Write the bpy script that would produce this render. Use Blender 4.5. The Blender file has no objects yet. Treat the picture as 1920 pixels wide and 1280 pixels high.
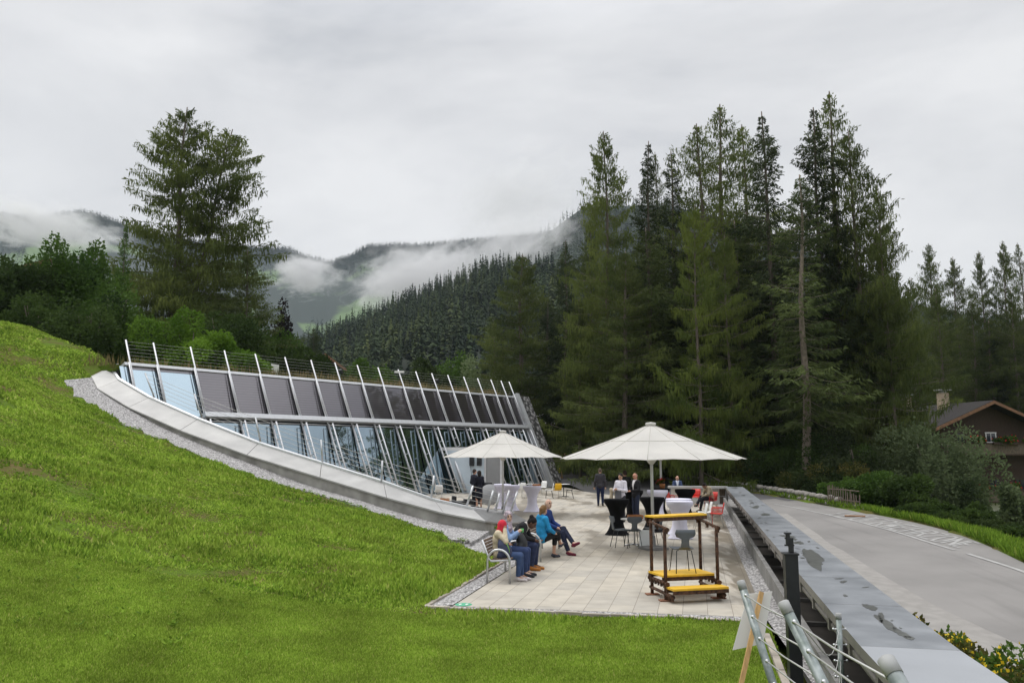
import bpy, bmesh, math, random
import numpy as np
from mathutils import Vector, Matrix
from mathutils.bvhtree import BVHTree
R = math.radians
sc = bpy.context.scene
col = sc.collection
random.seed(7); rng = np.random.default_rng(7)

# ------------------------------------------------------------------ camera, world, sun, exposure
F_PX, CAM_H, HORIZON = 1550.0, 2.6, 845.0
PITCH = math.atan((HORIZON - 640) / F_PX)
cd = bpy.data.cameras.new('camera'); cam = bpy.data.objects.new('camera', cd); col.objects.link(cam)
cd.sensor_width = 36; cd.lens = F_PX * 36 / 1920; cd.clip_start = 0.05; cd.clip_end = 9000
cam.location = (0, 0, CAM_H); cam.rotation_euler = (math.pi / 2 + PITCH, 0, 0)
sc.camera = cam
SUN_EL, SUN_AZ = R(58), R(-60)          # azimuth measured from +Y towards +X
w = bpy.data.worlds.new('World'); sc.world = w; w.use_nodes = True
nt = w.node_tree; nt.nodes.clear()
def N(nt, t, **kw):
    n = nt.nodes.new(t)
    for k, v in kw.items(): setattr(n, k, v)
    return n
out = N(nt, 'ShaderNodeOutputWorld'); bg = N(nt, 'ShaderNodeBackground'); bg2 = N(nt, 'ShaderNodeBackground')
sky = N(nt, 'ShaderNodeTexSky', sky_type='NISHITA', sun_disc=False)
sky.sun_elevation = SUN_EL; sky.sun_rotation = SUN_AZ
bg.inputs[1].default_value = 0.07
nt.links.new(sky.outputs[0], bg.inputs[0])
tc = N(nt, 'ShaderNodeTexCoord'); mp = N(nt, 'ShaderNodeMapping'); mp.inputs['Scale'].default_value = (1.0, 1.0, 2.6)
n1 = N(nt, 'ShaderNodeTexNoise'); n1.inputs['Scale'].default_value = 1.7; n1.inputs['Detail'].default_value = 7; n1.inputs['Roughness'].default_value = .56; n1.inputs['Distortion'].default_value = .35
cr = N(nt, 'ShaderNodeValToRGB')
cr.color_ramp.elements[0].position = .30; cr.color_ramp.elements[0].color = (.50, .52, .56, 1)
cr.color_ramp.elements[1].position = .66; cr.color_ramp.elements[1].color = (.89, .89, .90, 1)
e = cr.color_ramp.elements.new(.48); e.color = (.745, .75, .77, 1)
sx = N(nt, 'ShaderNodeSeparateXYZ'); mr = N(nt, 'ShaderNodeMapRange')
mr.inputs[1].default_value = .46; mr.inputs[2].default_value = .95; mr.inputs[3].default_value = 1.0; mr.inputs[4].default_value = 2.9
vm = N(nt, 'ShaderNodeVectorMath', operation='SCALE')
nt.links.new(tc.outputs['Generated'], mp.inputs[0]); nt.links.new(mp.outputs[0], n1.inputs[0]); nt.links.new(n1.outputs[0], cr.inputs[0])
nt.links.new(tc.outputs['Generated'], sx.inputs[0]); nt.links.new(sx.outputs[2], mr.inputs[0])
nt.links.new(cr.outputs[0], vm.inputs[0]); nt.links.new(mr.outputs[0], vm.inputs['Scale'])
nt.links.new(vm.outputs[0], bg2.inputs[0]); bg2.inputs[1].default_value = 1.0
mx = N(nt, 'ShaderNodeMixShader'); mx.inputs[0].default_value = .93
nt.links.new(bg.outputs[0], mx.inputs[1]); nt.links.new(bg2.outputs[0], mx.inputs[2]); nt.links.new(mx.outputs[0], out.inputs[0])
sl = bpy.data.lights.new('sun', 'SUN'); sl.energy = 1.3; sl.angle = R(25); sl.color = (1, .96, .9)
so = bpy.data.objects.new('sun', sl); col.objects.link(so)
sd = Vector((math.sin(SUN_AZ) * math.cos(SUN_EL), math.cos(SUN_AZ) * math.cos(SUN_EL), math.sin(SUN_EL)))
so.rotation_euler = sd.to_track_quat('Z', 'Y').to_euler()
sc.view_settings.view_transform = 'Standard'; sc.view_settings.look = 'None'
sc.view_settings.exposure = 0.0; sc.view_settings.gamma = 1.0; sc.view_settings.use_curve_mapping = False
sc.cycles.max_bounces = 6; sc.cycles.diffuse_bounces = 4; sc.cycles.glossy_bounces = 3; sc.cycles.transmission_bounces = 4
sc.cycles.transparent_max_bounces = 8; sc.cycles.volume_bounces = 1; sc.cycles.caustics_reflective = False; sc.cycles.caustics_refractive = False

# ------------------------------------------------------------------ pixel -> place helpers
def ray(px, py):
    u = (px - 960) / F_PX; v = (640 - py) / F_PX; c, s = math.cos(PITCH), math.sin(PITCH)
    return Vector((u, c - v * s, s + v * c))
def P(px, py, d):                       # the point seen at a pixel, d metres ahead
    r = ray(px, py); return Vector((0, 0, CAM_H)) + r * (d / r.y)
def G(px, py, z=0.0):                   # the point seen at a pixel on the level z
    r = ray(px, py); return Vector((0, 0, CAM_H)) + r * ((z - CAM_H) / r.z)

# ------------------------------------------------------------------ objects
def tag(o, label=None, cat=None, group=None, kind=None):
    if label: o['label'] = label
    if cat: o['category'] = cat
    if group: o['group'] = group
    if kind: o['kind'] = kind
    return o
def empty(name, label, cat, loc=(0, 0, 0), rz=0, group=None):
    o = bpy.data.objects.new(name, None); col.objects.link(o); o.location = loc; o.rotation_euler = (0, 0, rz)
    return tag(o, label, cat, group)
def copy_tree(o, parent=None):
    c = o.copy(); col.objects.link(c)
    if parent: c.parent = parent
    for ch in list(o.children): copy_tree(ch, c)
    return c
def link(name, me, parent=None):
    o = bpy.data.objects.new(name, me); col.objects.link(o)
    if parent: o.parent = parent
    return o
def np_mesh(name, V, Fc, mat, smooth=False, n=4, uv=None):
    me = bpy.data.meshes.new(name); V = np.ascontiguousarray(V, dtype=np.float32).reshape(-1, 3)
    Fc = np.ascontiguousarray(Fc, dtype=np.int32).reshape(-1, n)
    me.vertices.add(len(V)); me.vertices.foreach_set('co', V.ravel())
    me.loops.add(Fc.size); me.loops.foreach_set('vertex_index', Fc.ravel())
    me.polygons.add(len(Fc)); me.polygons.foreach_set('loop_start', np.arange(0, Fc.size, n, dtype=np.int32))
    if smooth: me.polygons.foreach_set('use_smooth', np.ones(len(Fc), dtype=bool))
    me.materials.append(mat); me.update(calc_edges=True)
    return me
class MB:
    def __init__(s): s.v = []; s.f = []; s.m = []; s.sm = []
    def add(s, vs, fs, m=0, smooth=False):
        b = len(s.v); s.v += [tuple(v) for v in vs]
        for f in fs: s.f.append([b + i for i in f]); s.m.append(m); s.sm.append(smooth)
        return s
    def box(s, c, size, rz=0, M=None, m=0, bev=0):
        bm = bmesh.new(); bmesh.ops.create_cube(bm, size=1)
        for v in bm.verts: v.co = Vector((v.co.x * size[0], v.co.y * size[1], v.co.z * size[2]))
        if bev: bmesh.ops.bevel(bm, geom=bm.edges[:], offset=bev, segments=2, affect='EDGES', profile=.5)
        T = Matrix.Translation(c) @ (M.to_4x4() if M is not None else Matrix.Rotation(rz, 4, 'Z'))
        bm.verts.index_update()
        s.add([T @ v.co for v in bm.verts], [[v.index for v in f.verts] for f in bm.faces], m); bm.free(); return s
    def tube(s, pts, r, seg=8, m=0, cap=True, closed=False):
        pts = [Vector(p) for p in pts]; rs = r if isinstance(r, (list, tuple)) else [r] * len(pts); n = len(pts)
        vs = []; up = None
        for i, p in enumerate(pts):
            t = (pts[min(i + 1, n - 1)] - pts[max(i - 1, 0)]) if not closed else (pts[(i + 1) % n] - pts[i - 1])
            t = t.normalized() if t.length > 1e-9 else Vector((0, 0, 1))
            if up is None:
                up = Vector((0, 0, 1)) if abs(t.z) < .9 else Vector((1, 0, 0))
            a = (up - t * up.dot(t)); a = a.normalized() if a.length > 1e-6 else t.orthogonal().normalized(); up = a
            b = t.cross(a)
            for k in range(seg):
                an = 2 * math.pi * k / seg; vs.append(p + (a * math.cos(an) + b * math.sin(an)) * rs[i])
        fs = []
        for i in range(n - 1 + (1 if closed else 0)):
            i2 = (i + 1) % n
            for k in range(seg):
                fs.append([i * seg + k, i * seg + (k + 1) % seg, i2 * seg + (k + 1) % seg, i2 * seg + k])
        s.add(vs, fs, m, True)
        if cap and not closed:
            b = len(s.v) - len(vs)
            s.f.append([b + k for k in range(seg)][::-1]); s.m.append(m); s.sm.append(False)
            s.f.append([b + (n - 1) * seg + k for k in range(seg)]); s.m.append(m); s.sm.append(False)
        return s
    def lathe(s, prof, c=(0, 0, 0), seg=20, m=0, wob=None):
        vs = []; fs = []
        for i, (r, z) in enumerate(prof):
            for k in range(seg):
                a = 2 * math.pi * k / seg; rr = r * (wob(a, z) if wob else 1)
                vs.append((c[0] + rr * math.cos(a), c[1] + rr * math.sin(a), c[2] + z))
        for i in range(len(prof) - 1):
            for k in range(seg): fs.append([i * seg + k, i * seg + (k + 1) % seg, (i + 1) * seg + (k + 1) % seg, (i + 1) * seg + k])
        return s.add(vs, fs, m, True)
    def prism(s, poly, ext, m=0):           # poly: list of 3D points, ext: vector
        n = len(poly); p = [Vector(q) for q in poly]; e = Vector(ext)
        vs = p + [q + e for q in p]
        fs = [list(range(n))[::-1], list(range(n, 2 * n))] + [[i, (i + 1) % n, n + (i + 1) % n, n + i] for i in range(n)]
        return s.add(vs, fs, m)
    def ell(s, c, r, seg=14, ring=9, m=0, M=None):
        vs = []; fs = []
        for i in range(ring + 1):
            th = math.pi * i / ring
            for k in range(seg):
                a = 2 * math.pi * k / seg
                q = Vector((r[0] * math.sin(th) * math.cos(a), r[1] * math.sin(th) * math.sin(a), r[2] * math.cos(th)))
                vs.append(Vector(c) + ((M @ q) if M is not None else q))
        for i in range(ring):
            for k in range(seg): fs.append([i * seg + k, (i + 1) * seg + k, (i + 1) * seg + (k + 1) % seg, i * seg + (k + 1) % seg])
        return s.add(vs, fs, m, True)
    def build(s, name, mats, parent=None, recalc=True):
        me = bpy.data.meshes.new(name); me.from_pydata([tuple(v) for v in s.v], [], s.f)
        for mm in (mats if isinstance(mats, (list, tuple)) else [mats]): me.materials.append(mm)
        me.polygons.foreach_set('material_index', s.m); me.polygons.foreach_set('use_smooth', s.sm)
        if recalc:
            bm = bmesh.new(); bm.from_mesh(me); bmesh.ops.recalc_face_normals(bm, faces=bm.faces[:]); bm.to_mesh(me); bm.free()
        me.update(); return link(name, me, parent)

# ------------------------------------------------------------------ materials
def mat(name, c, rough=.6, metal=0, var=.0, scale=6, c2=None, bump=0, bscale=None, spec=.5, coat=0, detail=4, trans=0, rot=None, stretch=None, rnd=0, lo=.35, hi=.68):
    m = bpy.data.materials.new(name); m.use_nodes = True; t = m.node_tree; b = t.nodes['Principled BSDF']
    b.inputs['Roughness'].default_value = rough; b.inputs['Metallic'].default_value = metal
    b.inputs['Specular IOR Level'].default_value = spec; b.inputs['Coat Weight'].default_value = coat
    b.inputs['Base Color'].default_value = (*c, 1)
    csock = None
    if var or c2:
        tcn = N(t, 'ShaderNodeTexCoord'); nz = N(t, 'ShaderNodeTexNoise'); nz.inputs['Scale'].default_value = scale; nz.inputs['Detail'].default_value = detail
        src = tcn.outputs['Object']
        if stretch:
            mpn = N(t, 'ShaderNodeMapping'); mpn.inputs['Scale'].default_value = stretch
            if rot: mpn.inputs['Rotation'].default_value = rot
            t.links.new(src, mpn.inputs[0]); src = mpn.outputs[0]
        t.links.new(src, nz.inputs[0])
        r = N(t, 'ShaderNodeValToRGB'); r.color_ramp.elements[0].position = lo; r.color_ramp.elements[1].position = hi
        a = tuple(max(0, x * (1 - var)) for x in c); bb = c2 if c2 else tuple(min(1, x * (1 + var)) for x in c)
        r.color_ramp.elements[0].color = (*a, 1); r.color_ramp.elements[1].color = (*bb, 1)
        t.links.new(nz.outputs[0], r.inputs[0]); csock = r.outputs[0]; t.links.new(csock, b.inputs['Base Color'])
    if rnd:
        oi = N(t, 'ShaderNodeObjectInfo'); mrr = N(t, 'ShaderNodeMapRange'); mrr.inputs[3].default_value = 1 - rnd; mrr.inputs[4].default_value = 1 + rnd
        hs = N(t, 'ShaderNodeHueSaturation'); t.links.new(oi.outputs['Random'], mrr.inputs[0]); t.links.new(mrr.outputs[0], hs.inputs['Value'])
        if csock: t.links.new(csock, hs.inputs['Color'])
        else: hs.inputs['Color'].default_value = (*c, 1)
        csock = hs.outputs[0]; t.links.new(csock, b.inputs['Base Color'])
    if bump:
        tcn = N(t, 'ShaderNodeTexCoord'); nz2 = N(t, 'ShaderNodeTexNoise'); nz2.inputs['Scale'].default_value = bscale or scale * 5; nz2.inputs['Detail'].default_value = 4
        bp = N(t, 'ShaderNodeBump'); bp.inputs['Strength'].default_value = bump; bp.inputs['Distance'].default_value = .02
        t.links.new(tcn.outputs['Object'], nz2.inputs[0]); t.links.new(nz2.outputs[0], bp.inputs['Height']); t.links.new(bp.outputs[0], b.inputs['Normal'])
    if trans:
        tl = N(t, 'ShaderNodeBsdfTranslucent'); ms = N(t, 'ShaderNodeMixShader'); ms.inputs[0].default_value = trans
        if csock: t.links.new(csock, tl.inputs[0])
        else: tl.inputs[0].default_value = (*c, 1)
        t.links.new(b.outputs[0], ms.inputs[1]); t.links.new(tl.outputs[0], ms.inputs[2]); t.links.new(ms.outputs[0], t.nodes['Material Output'].inputs[0])
    return m
M = {}
M['steel'] = mat('steel', (.55, .56, .57), .35, .85, var=.08, scale=9)
M['alu'] = mat('alu', (.62, .63, .65), .42, .35, var=.05, scale=5)
M['galv'] = mat('galv', (.20, .245, .225), .5, .55, var=.28, scale=11, c2=(.37, .405, .405), bump=.05)
M['galv_cap'] = mat('galv_cap', (.34, .345, .34), .6, 0, var=.1)
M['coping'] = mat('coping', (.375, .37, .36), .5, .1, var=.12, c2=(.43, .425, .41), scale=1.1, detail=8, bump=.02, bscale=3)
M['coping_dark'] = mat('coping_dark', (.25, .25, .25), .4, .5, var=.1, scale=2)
M['concrete'] = mat('concrete', (.30, .29, .265), .9, 0, var=.30, c2=(.37, .36, .33), scale=1.6, detail=10, bump=.15, bscale=40)
M['white'] = mat('white', (.74, .745, .76), .6, var=.03, scale=2)
M['wall_blue'] = mat('wall_blue', (.58, .67, .74), .5, var=.03, scale=1)
M['canvas'] = mat('canvas', (.74, .725, .69), .9, var=.05, scale=1.5, trans=.42)
M['seam'] = mat('seam', (.52, .50, .45), .9)
M['cloth_white'] = mat('cloth_white', (.68, .67, .80), .85, var=.03, scale=3)
M['cloth_black'] = mat('cloth_black', (.0045, .0045, .0055), .95, var=.2, scale=4, spec=.15)
M['black'] = mat('black', (.018, .019, .021), .5, var=.15, scale=5)
M['black_post'] = mat('black_post', (.022, .024, .026), .45, .2, var=.2, scale=8)
M['grey_ply'] = mat('grey_ply', (.10, .115, .13), .5, var=.08)
M['plastic_white'] = mat('plastic_white', (.72, .72, .70), .45)
M['plastic_red'] = mat('plastic_red', (.58, .03, .02), .45, var=.08)
M['foot'] = mat('foot', (.2, .2, .2), .8)
M['plastic_yellow'] = mat('plastic_yellow', (.75, .42, .01), .45, var=.06)
M['yellow_board'] = mat('yellow_board', (.72, .43, .025), .55, var=.10, scale=6, stretch=(1, 8, 1), bump=.08, bscale=60)
M['rust'] = mat('rust', (.052, .026, .016), .85, .2, var=.45, scale=18, c2=(.13, .062, .032), bump=.5, bscale=70)
M['rust_plate'] = mat('rust_plate', (.25, .11, .06), .9, 0, var=.3, scale=15)
M['wood'] = mat('wood', (.16, .11, .075), .75, var=.3, scale=10, stretch=(1, 1, 6))
M['wood_light'] = mat('wood_light', (.52, .32, .13), .7, var=.2, scale=5, stretch=(6, 6, .6))
M['board_brown'] = mat('board_brown', (.26, .14, .07), .7, var=.2)
M['wood_orange'] = mat('wood_orange', (.42, .17, .06), .6, var=.15)
M['timber_dark'] = mat('timber_dark', (.034, .020, .013), .8, 0, var=.45, scale=3, c2=(.072, .040, .024), stretch=(2, 2, 14))
M['timber_grey'] = mat('timber_grey', (.10, .085, .07), .85, var=.4, scale=6, stretch=(9, 9, .8), c2=(.20, .15, .11))
M['plaster'] = mat('plaster', (.66, .65, .62), .9, var=.06, scale=2)
M['shingle'] = mat('shingle', (.036, .033, .032), .9, spec=.1, var=.3, scale=14, bump=.3)
M['chimney'] = mat('chimney', (.38, .30, .22), .9, var=.2, scale=5, bump=.2)
M['window'] = mat('window', (.03, .035, .045), .1, spec=.8)
M['red_flower'] = mat('red_flower', (.6, .02, .02), .6, var=.2)
M['yellow_flower'] = mat('yellow_flower', (.72, .52, .01), .6, var=.15)
M['car_red'] = mat('car_red', (.30, .012, .014), .25, coat=.6)
M['rubber'] = mat('rubber', (.012, .012, .012), .8)
M['sign_yellow'] = mat('sign_yellow', (.70, .55, .02), .5)
M['bark'] = mat('bark', (.13, .105, .085), .95, var=.4, scale=5, stretch=(3, 3, .5), bump=.4, bscale=12)
M['bark_pale'] = mat('bark_pale', (.20, .165, .13), .95, var=.3, scale=4, stretch=(2, 2, 1), bump=.4, bscale=12)
M['paint_white'] = mat('paint_white', (.46, .455, .44), .8, var=.15, c2=(.33, .325, .315), scale=2.5, detail=9, lo=.42, hi=.6, spec=.1)
M['cable'] = mat('cable', (.42, .42, .40), .5, .3)
M['glass_clear'] = mat('glass_clear', (.7, .75, .75), .05)
def leafmat(name, c, c2, scale=.35, trans=.36, rnd=.12):
    return mat(name, c, .75, var=.35, c2=c2, scale=scale, detail=3, trans=trans, rnd=rnd, spec=.08, lo=.3, hi=.7)
M['spruce'] = leafmat('spruce', (0.057, 0.085, 0.030), (0.119, 0.150, 0.050))
M['spruce_dark'] = leafmat('spruce_dark', (0.037, 0.057, 0.027), (0.077, 0.100, 0.040))
M['larch'] = leafmat('larch', (0.090, 0.128, 0.033), (0.169, 0.203, 0.053), .3)
M['larch_light'] = leafmat('larch_light', (.072, .115, .028), (.185, .225, .048), .22)
M['larch_dark'] = leafmat('larch_dark', (0.070, 0.100, 0.031), (0.135, 0.165, 0.048), .3)
M['leaf_green'] = leafmat('leaf_green', (0.050, 0.106, 0.020), (0.112, 0.194, 0.037), .5)
M['leaf_dark'] = leafmat('leaf_dark', (0.033, 0.062, 0.018), (0.075, 0.119, 0.027), .6)
M['leaf_bright'] = leafmat('leaf_bright', (.105, .215, .024), (.20, .34, .04), .8)
M['leaf_willow'] = leafmat('leaf_willow', (.092, .138, .056), (.20, .25, .125), .5)
M['leaf_purple'] = leafmat('leaf_purple', (0.022, 0.015, 0.018), (0.037, 0.025, 0.025), .5)
M['leaf_hedge'] = leafmat('leaf_hedge', (0.033, 0.057, 0.018), (0.075, 0.106, 0.033), 1.2)
M['leaf_mix'] = leafmat('leaf_mix', (0.056, 0.088, 0.020), (0.150, 0.125, 0.037), 2.5)
M['far_forest'] = mat('far_forest', (.020, .036, .022), .9, var=.5, c2=(.042, .06, .032), scale=.02, detail=6, spec=.1)
M['far_forest_blue'] = mat('far_forest_blue', (.020, .036, .026), .9, var=.5, c2=(.035, .05, .035), scale=.006, detail=6, spec=.1)

def blade_mat(name, c, c2):
    m = bpy.data.materials.new(name); m.use_nodes = True; t = m.node_tree; b = t.nodes['Principled BSDF']; L = t.links.new
    b.inputs['Roughness'].default_value = .7; b.inputs['Specular IOR Level'].default_value = .06
    g = N(t, 'ShaderNodeNewGeometry'); r = N(t, 'ShaderNodeValToRGB'); r.color_ramp.elements[0].color = (*[x * .62 for x in c], 1); r.color_ramp.elements[1].color = (*c2, 1); e = r.color_ramp.elements.new(.5); e.color = (*c, 1); e = r.color_ramp.elements.new(.94); e.color = (*c2, 1); r.color_ramp.elements[-1].color = (c2[0] * 1.35, c2[1] * 1.0, c2[2] * 2, 1)
    tcn = N(t, 'ShaderNodeTexCoord'); nz = N(t, 'ShaderNodeTexNoise'); nz.inputs['Scale'].default_value = 1.1; nz.inputs['Detail'].default_value = 6; mr = N(t, 'ShaderNodeMapRange'); mr.inputs[1].default_value = .3; mr.inputs[2].default_value = .7; mr.inputs[3].default_value = .76; mr.inputs[4].default_value = 1.22
    v = N(t, 'ShaderNodeVectorMath', operation='SCALE'); tl = N(t, 'ShaderNodeBsdfTranslucent'); ms = N(t, 'ShaderNodeMixShader'); ms.inputs[0].default_value = .35
    L(g.outputs['Random Per Island'], r.inputs[0]); L(tcn.outputs['Object'], nz.inputs[0]); L(nz.outputs[0], mr.inputs[0]); L(r.outputs[0], v.inputs[0]); L(mr.outputs[0], v.inputs['Scale']); L(v.outputs[0], b.inputs['Base Color']); L(v.outputs[0], tl.inputs[0])
    L(b.outputs[0], ms.inputs[1]); L(tl.outputs[0], ms.inputs[2]); L(ms.outputs[0], t.nodes['Material Output'].inputs[0]); return m
M['blade'] = blade_mat('blade', (.268, .395, .050), (.405, .54, .088))
M['blade2'] = blade_mat('blade2', (.15, .26, .028), (.25, .38, .045))
# ------------------------------------------------------------------ terrain heights
def gp(px, py, d): v = P(px, py, d); return (v.x, v.y, v.z)
a0 = ray(1303, 845); DU = Vector((a0.x, a0.y, 0)).normalized(); LU = Vector((DU.y, -DU.x, 0)); ANG = math.atan2(DU.x, DU.y)
O_ST = [(150,706,38.4),(172,706,37.5),(183,728,36.5),(241,763,35),(338,806,33.3),(463,852,31.5),(600,894,29.8),(725,932,28.2),(832,961,26.9),(911,976,26.2),(948,981,28.2),(990,976,30.8)]
I_ST = [(222,684,39.6),(209,690,38.5),(224,711.5,37.3),(280,744.5,36),(371,785,34.3),(485,830.5,32.5),(603,868,30.9),(719,904,29.4),(815,938,28.2),(887,954,27.8),(931,960,29.5),(962,961,32)]
B_ST = [(170,708,37.5),(183,731,36.5),(241,768,35),(340,819,33.3),(463,868,31.5),(600,919,29.8),(728,957,28.2),(831,985,26.9),(916,998,26.2)]
GR_ST = [(121,715,36.8),(147,746,35.2),(186,767,34.2),(235,798,33),(316,829,31.9),(381,858,31),(464,889,29.9),(527,910,29.2),(637,938,27.9),(694,958,27.2),(797,992,25.9),(880,1020,23.0),(915,1045,20.15)]
# facade frame
T0 = P(235, 683, 38); r1 = ray(965, 745); T1 = Vector((0, 0, CAM_H)) + r1 * ((T0.z - CAM_H) / r1.z)
HD = (T1 - T0).normalized(); FLEN = (T1 - T0).length; B1 = G(1024, 912)
nrm = Vector((HD.y, -HD.x, 0)); OFF = nrm * 3.1; ZT = T0.z
def fac(t, v, o=0.0):                      # t along, v 0 base .. 1 top, o metres out along the glass normal
    p = T0 + HD * t + OFF * (1 - v); p.z = ZT * v
    return p + FN * o
FN = HD.cross(Vector((-OFF.x, -OFF.y, ZT))); FN = FN.normalized(); FN = FN if FN.dot(nrm) > 0 else -FN
_pl = G(1630, 1230, .85); _w = (G(1816, 1230, .85) - _pl).dot(LU)
def NX(y): p = _pl + DU * ((y - _pl.y) / DU.y) + LU * (_w - .08); return (p.x, p.y)
F_SEC = [((3.7,74,1.35),(-6,68,1.2)),((6,67,1.0),(3.0,61.5,.40)),((11.2,60,.47),(5.0,53,-.02)),((15.2,52,-.02),(8.3,44.5,-.06)),((16.3,42,-.22),(*NX(41.5),-.22)),
         ((16.7,35,-.34),(*NX(34.5),-.55)),((16.3,30,-.5),(*NX(29),-.85)),((15.5,25,-.87),(*NX(24),-1.2)),((14.6,19,-1.4),(*NX(17.5),-1.7)),((13.6,12,-2.1),(*NX(10),-2.2)),((12.6,4,-2.8),(4.2,3,-2.8)),((12,-4,-3.4),(3.4,-4,-3.4))]
CP = [gp(*q) for q in B_ST] + [gp(*q) for q in GR_ST]
for px, py, d in [(0,605,42),(60,622,42),(100,635,42),(200,655,41),(320,685,45),(0,700,31),(0,800,24),(0,950,16.5),(0,1090,12.2),(0,1280,8.5),(300,1000,18),(300,900,24),(150,850,24),
                  (600,1050,17),(450,1120,13.4),(700,1100,15.4),(600,1000,20.5),(450,950,22.5),(250,1150,11.5),(750,1030,21)]:
    CP.append(gp(px, py, d))
CP += [(-1.5,13.6,0),(-.9,16,0),(0,20,0),(.5,12.7,0),(3.6,12.7,0),(0,9.3,.02),(2.3,9.3,.06),(2.0,6.8,.35),(1.5,4.5,.6),(1.2,3,.72),(0,3.5,.55),(0,0,.95),(-4,3,.8),(-2.5,6.5,.2),(-12,4,2.2),(-30,12,7.5),(-40,30,10),(-38,48,10.5),(-26,60,8.6),
       (-16,50,6.5),(-10,62,6.2),(-40,90,9),(-10,90,5),(0,80,3.2),(2,76,1.8)]
CP += [(f[0] + .4, f[1] + .2, f[2] + .03) for f, n in F_SEC] + [(f[0] + 3, f[1] + 2.0, f[2] - .35) for f, n in F_SEC[3:]]
CP += [(12,68,1.6),(20,66,.6),(16,90,4),(30,60,-3.2),(43,75,-6),(52,82,-6),(38,69,-5.5),(34,62,-4.6),(29,54,-3.2),(32,40,-3.4),(30,20,-4.2),(64,74,-5),(50,30,-6),(60,115,2),(20,120,7),(-50,120,13),(-60,60,15),(-55,10,13),(5,3,-1.5),(4.5,-4,-2.5)]
CP = np.array(CP, float)
def _phi(r2): return np.where(r2 > 1e-9, r2 * np.log(r2 + 1e-12) * .5, 0)
_n = len(CP); _d2 = ((CP[:, None, :2] - CP[None, :, :2]) ** 2).sum(-1)
_A = np.zeros((_n + 3, _n + 3)); _A[:_n, :_n] = _phi(_d2) + np.eye(_n) * .6
_A[:_n, _n] = 1; _A[:_n, _n + 1:] = CP[:, :2]; _A[_n:, :_n] = _A[:_n, _n:].T
_W = np.linalg.solve(_A, np.r_[CP[:, 2], 0, 0, 0])
def height(xy):
    xy = np.atleast_2d(np.asarray(xy, float)); o = np.empty(len(xy))
    for i in range(0, len(xy), 20000):
        q = xy[i:i + 20000]; d2 = ((q[:, None] - CP[None, :, :2]) ** 2).sum(-1)
        o[i:i + 20000] = _phi(d2) @ _W[:_n] + _W[_n] + q @ _W[_n + 1:]
    return np.clip(o, -9, 18)
def H1(x, y): return float(height([(x, y)])[0])
def inside(xy, poly):
    x, y = xy[:, 0], xy[:, 1]; c = np.zeros(len(xy), bool); n = len(poly)
    for i in range(n):
        x1, y1 = poly[i][:2]; x2, y2 = poly[(i + 1) % n][:2]
        k = (y1 > y) != (y2 > y)
        with np.errstate(divide='ignore', invalid='ignore'): c ^= k & (x < (x2 - x1) * (y - y1) / (y2 - y1 + 1e-12) + x1)
    return c
def cat(pts, k=6):                         # Catmull-Rom
    pts = [Vector(p) for p in pts]; o = []
    for i in range(len(pts) - 1):
        p0, p1, p2, p3 = pts[max(i - 1, 0)], pts[i], pts[i + 1], pts[min(i + 2, len(pts) - 1)]
        for j in range(k):
            t = j / k; o.append(.5 * ((2 * p1) + (p2 - p0) * t + (2 * p0 - 5 * p1 + 4 * p2 - p3) * t * t + (3 * p1 - p0 - 3 * p2 + p3) * t ** 3))
    return o + [pts[-1]]

# ------------------------------------------------------------------ road
FAR = cat([f for f, n in F_SEC], 6); NEAR = cat([n for f, n in F_SEC], 6)
rv = []; rf = []; RC = 8
for f, n in zip(FAR, NEAR):
    for k in range(RC + 1): rv.append(n.lerp(f, k / RC))
for i in range(len(FAR) - 1):
    for k in range(RC): rf.append([i * (RC + 1) + k, i * (RC + 1) + k + 1, (i + 1) * (RC + 1) + k + 1, (i + 1) * (RC + 1) + k])
road_bvh = BVHTree.FromPolygons(rv, rf)
def on_road(px, py, lift=0.0):
    h = road_bvh.ray_cast(Vector((0, 0, CAM_H)), ray(px, py).normalized())
    return h[0] + Vector((0, 0, lift)) if h[0] else None
def asphalt(name, base, dark):
    m = mat(name, base, .9, var=.12, scale=.35, c2=tuple(min(1, x * 1.15) for x in base), detail=8, bump=.25, bscale=160)
    t = m.node_tree; b = t.nodes['Principled BSDF']; cs = b.inputs['Base Color'].links[0].from_socket
    tcn = N(t, 'ShaderNodeTexCoord'); n2 = N(t, 'ShaderNodeTexNoise'); n2.inputs['Scale'].default_value = 90; n2.inputs['Detail'].default_value = 2
    mpn = N(t, 'ShaderNodeMapping'); mpn.inputs['Rotation'].default_value = (0, 0, ANG); mpn.inputs['Scale'].default_value = (1.6, .12, 1)
    n3 = N(t, 'ShaderNodeTexNoise'); n3.inputs['Scale'].default_value = 1.3; n3.inputs['Detail'].default_value = 5
    r3 = N(t, 'ShaderNodeValToRGB'); r3.color_ramp.elements[0].position = .56; r3.color_ramp.elements[1].position = .72
    r3.color_ramp.elements[0].color = (1, 1, 1, 1); r3.color_ramp.elements[1].color = (dark, dark, dark, 1)
    r2 = N(t, 'ShaderNodeMapRange'); r2.inputs[3].default_value = .78; r2.inputs[4].default_value = 1.22
    m1 = N(t, 'ShaderNodeVectorMath', operation='MULTIPLY'); m2 = N(t, 'ShaderNodeVectorMath', operation='SCALE')
    L = t.links.new; L(tcn.outputs['Object'], n2.inputs[0]); L(tcn.outputs['Object'], mpn.inputs[0]); L(mpn.outputs[0], n3.inputs[0]); L(n3.outputs[0], r3.inputs[0]); L(n2.outputs[0], r2.inputs[0])
    L(cs, m1.inputs[0]); L(r3.outputs[0], m1.inputs[1]); L(m1.outputs[0], m2.inputs[0]); L(r2.outputs[0], m2.inputs['Scale']); L(m2.outputs[0], b.inputs['Base Color'])
    return m
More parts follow.
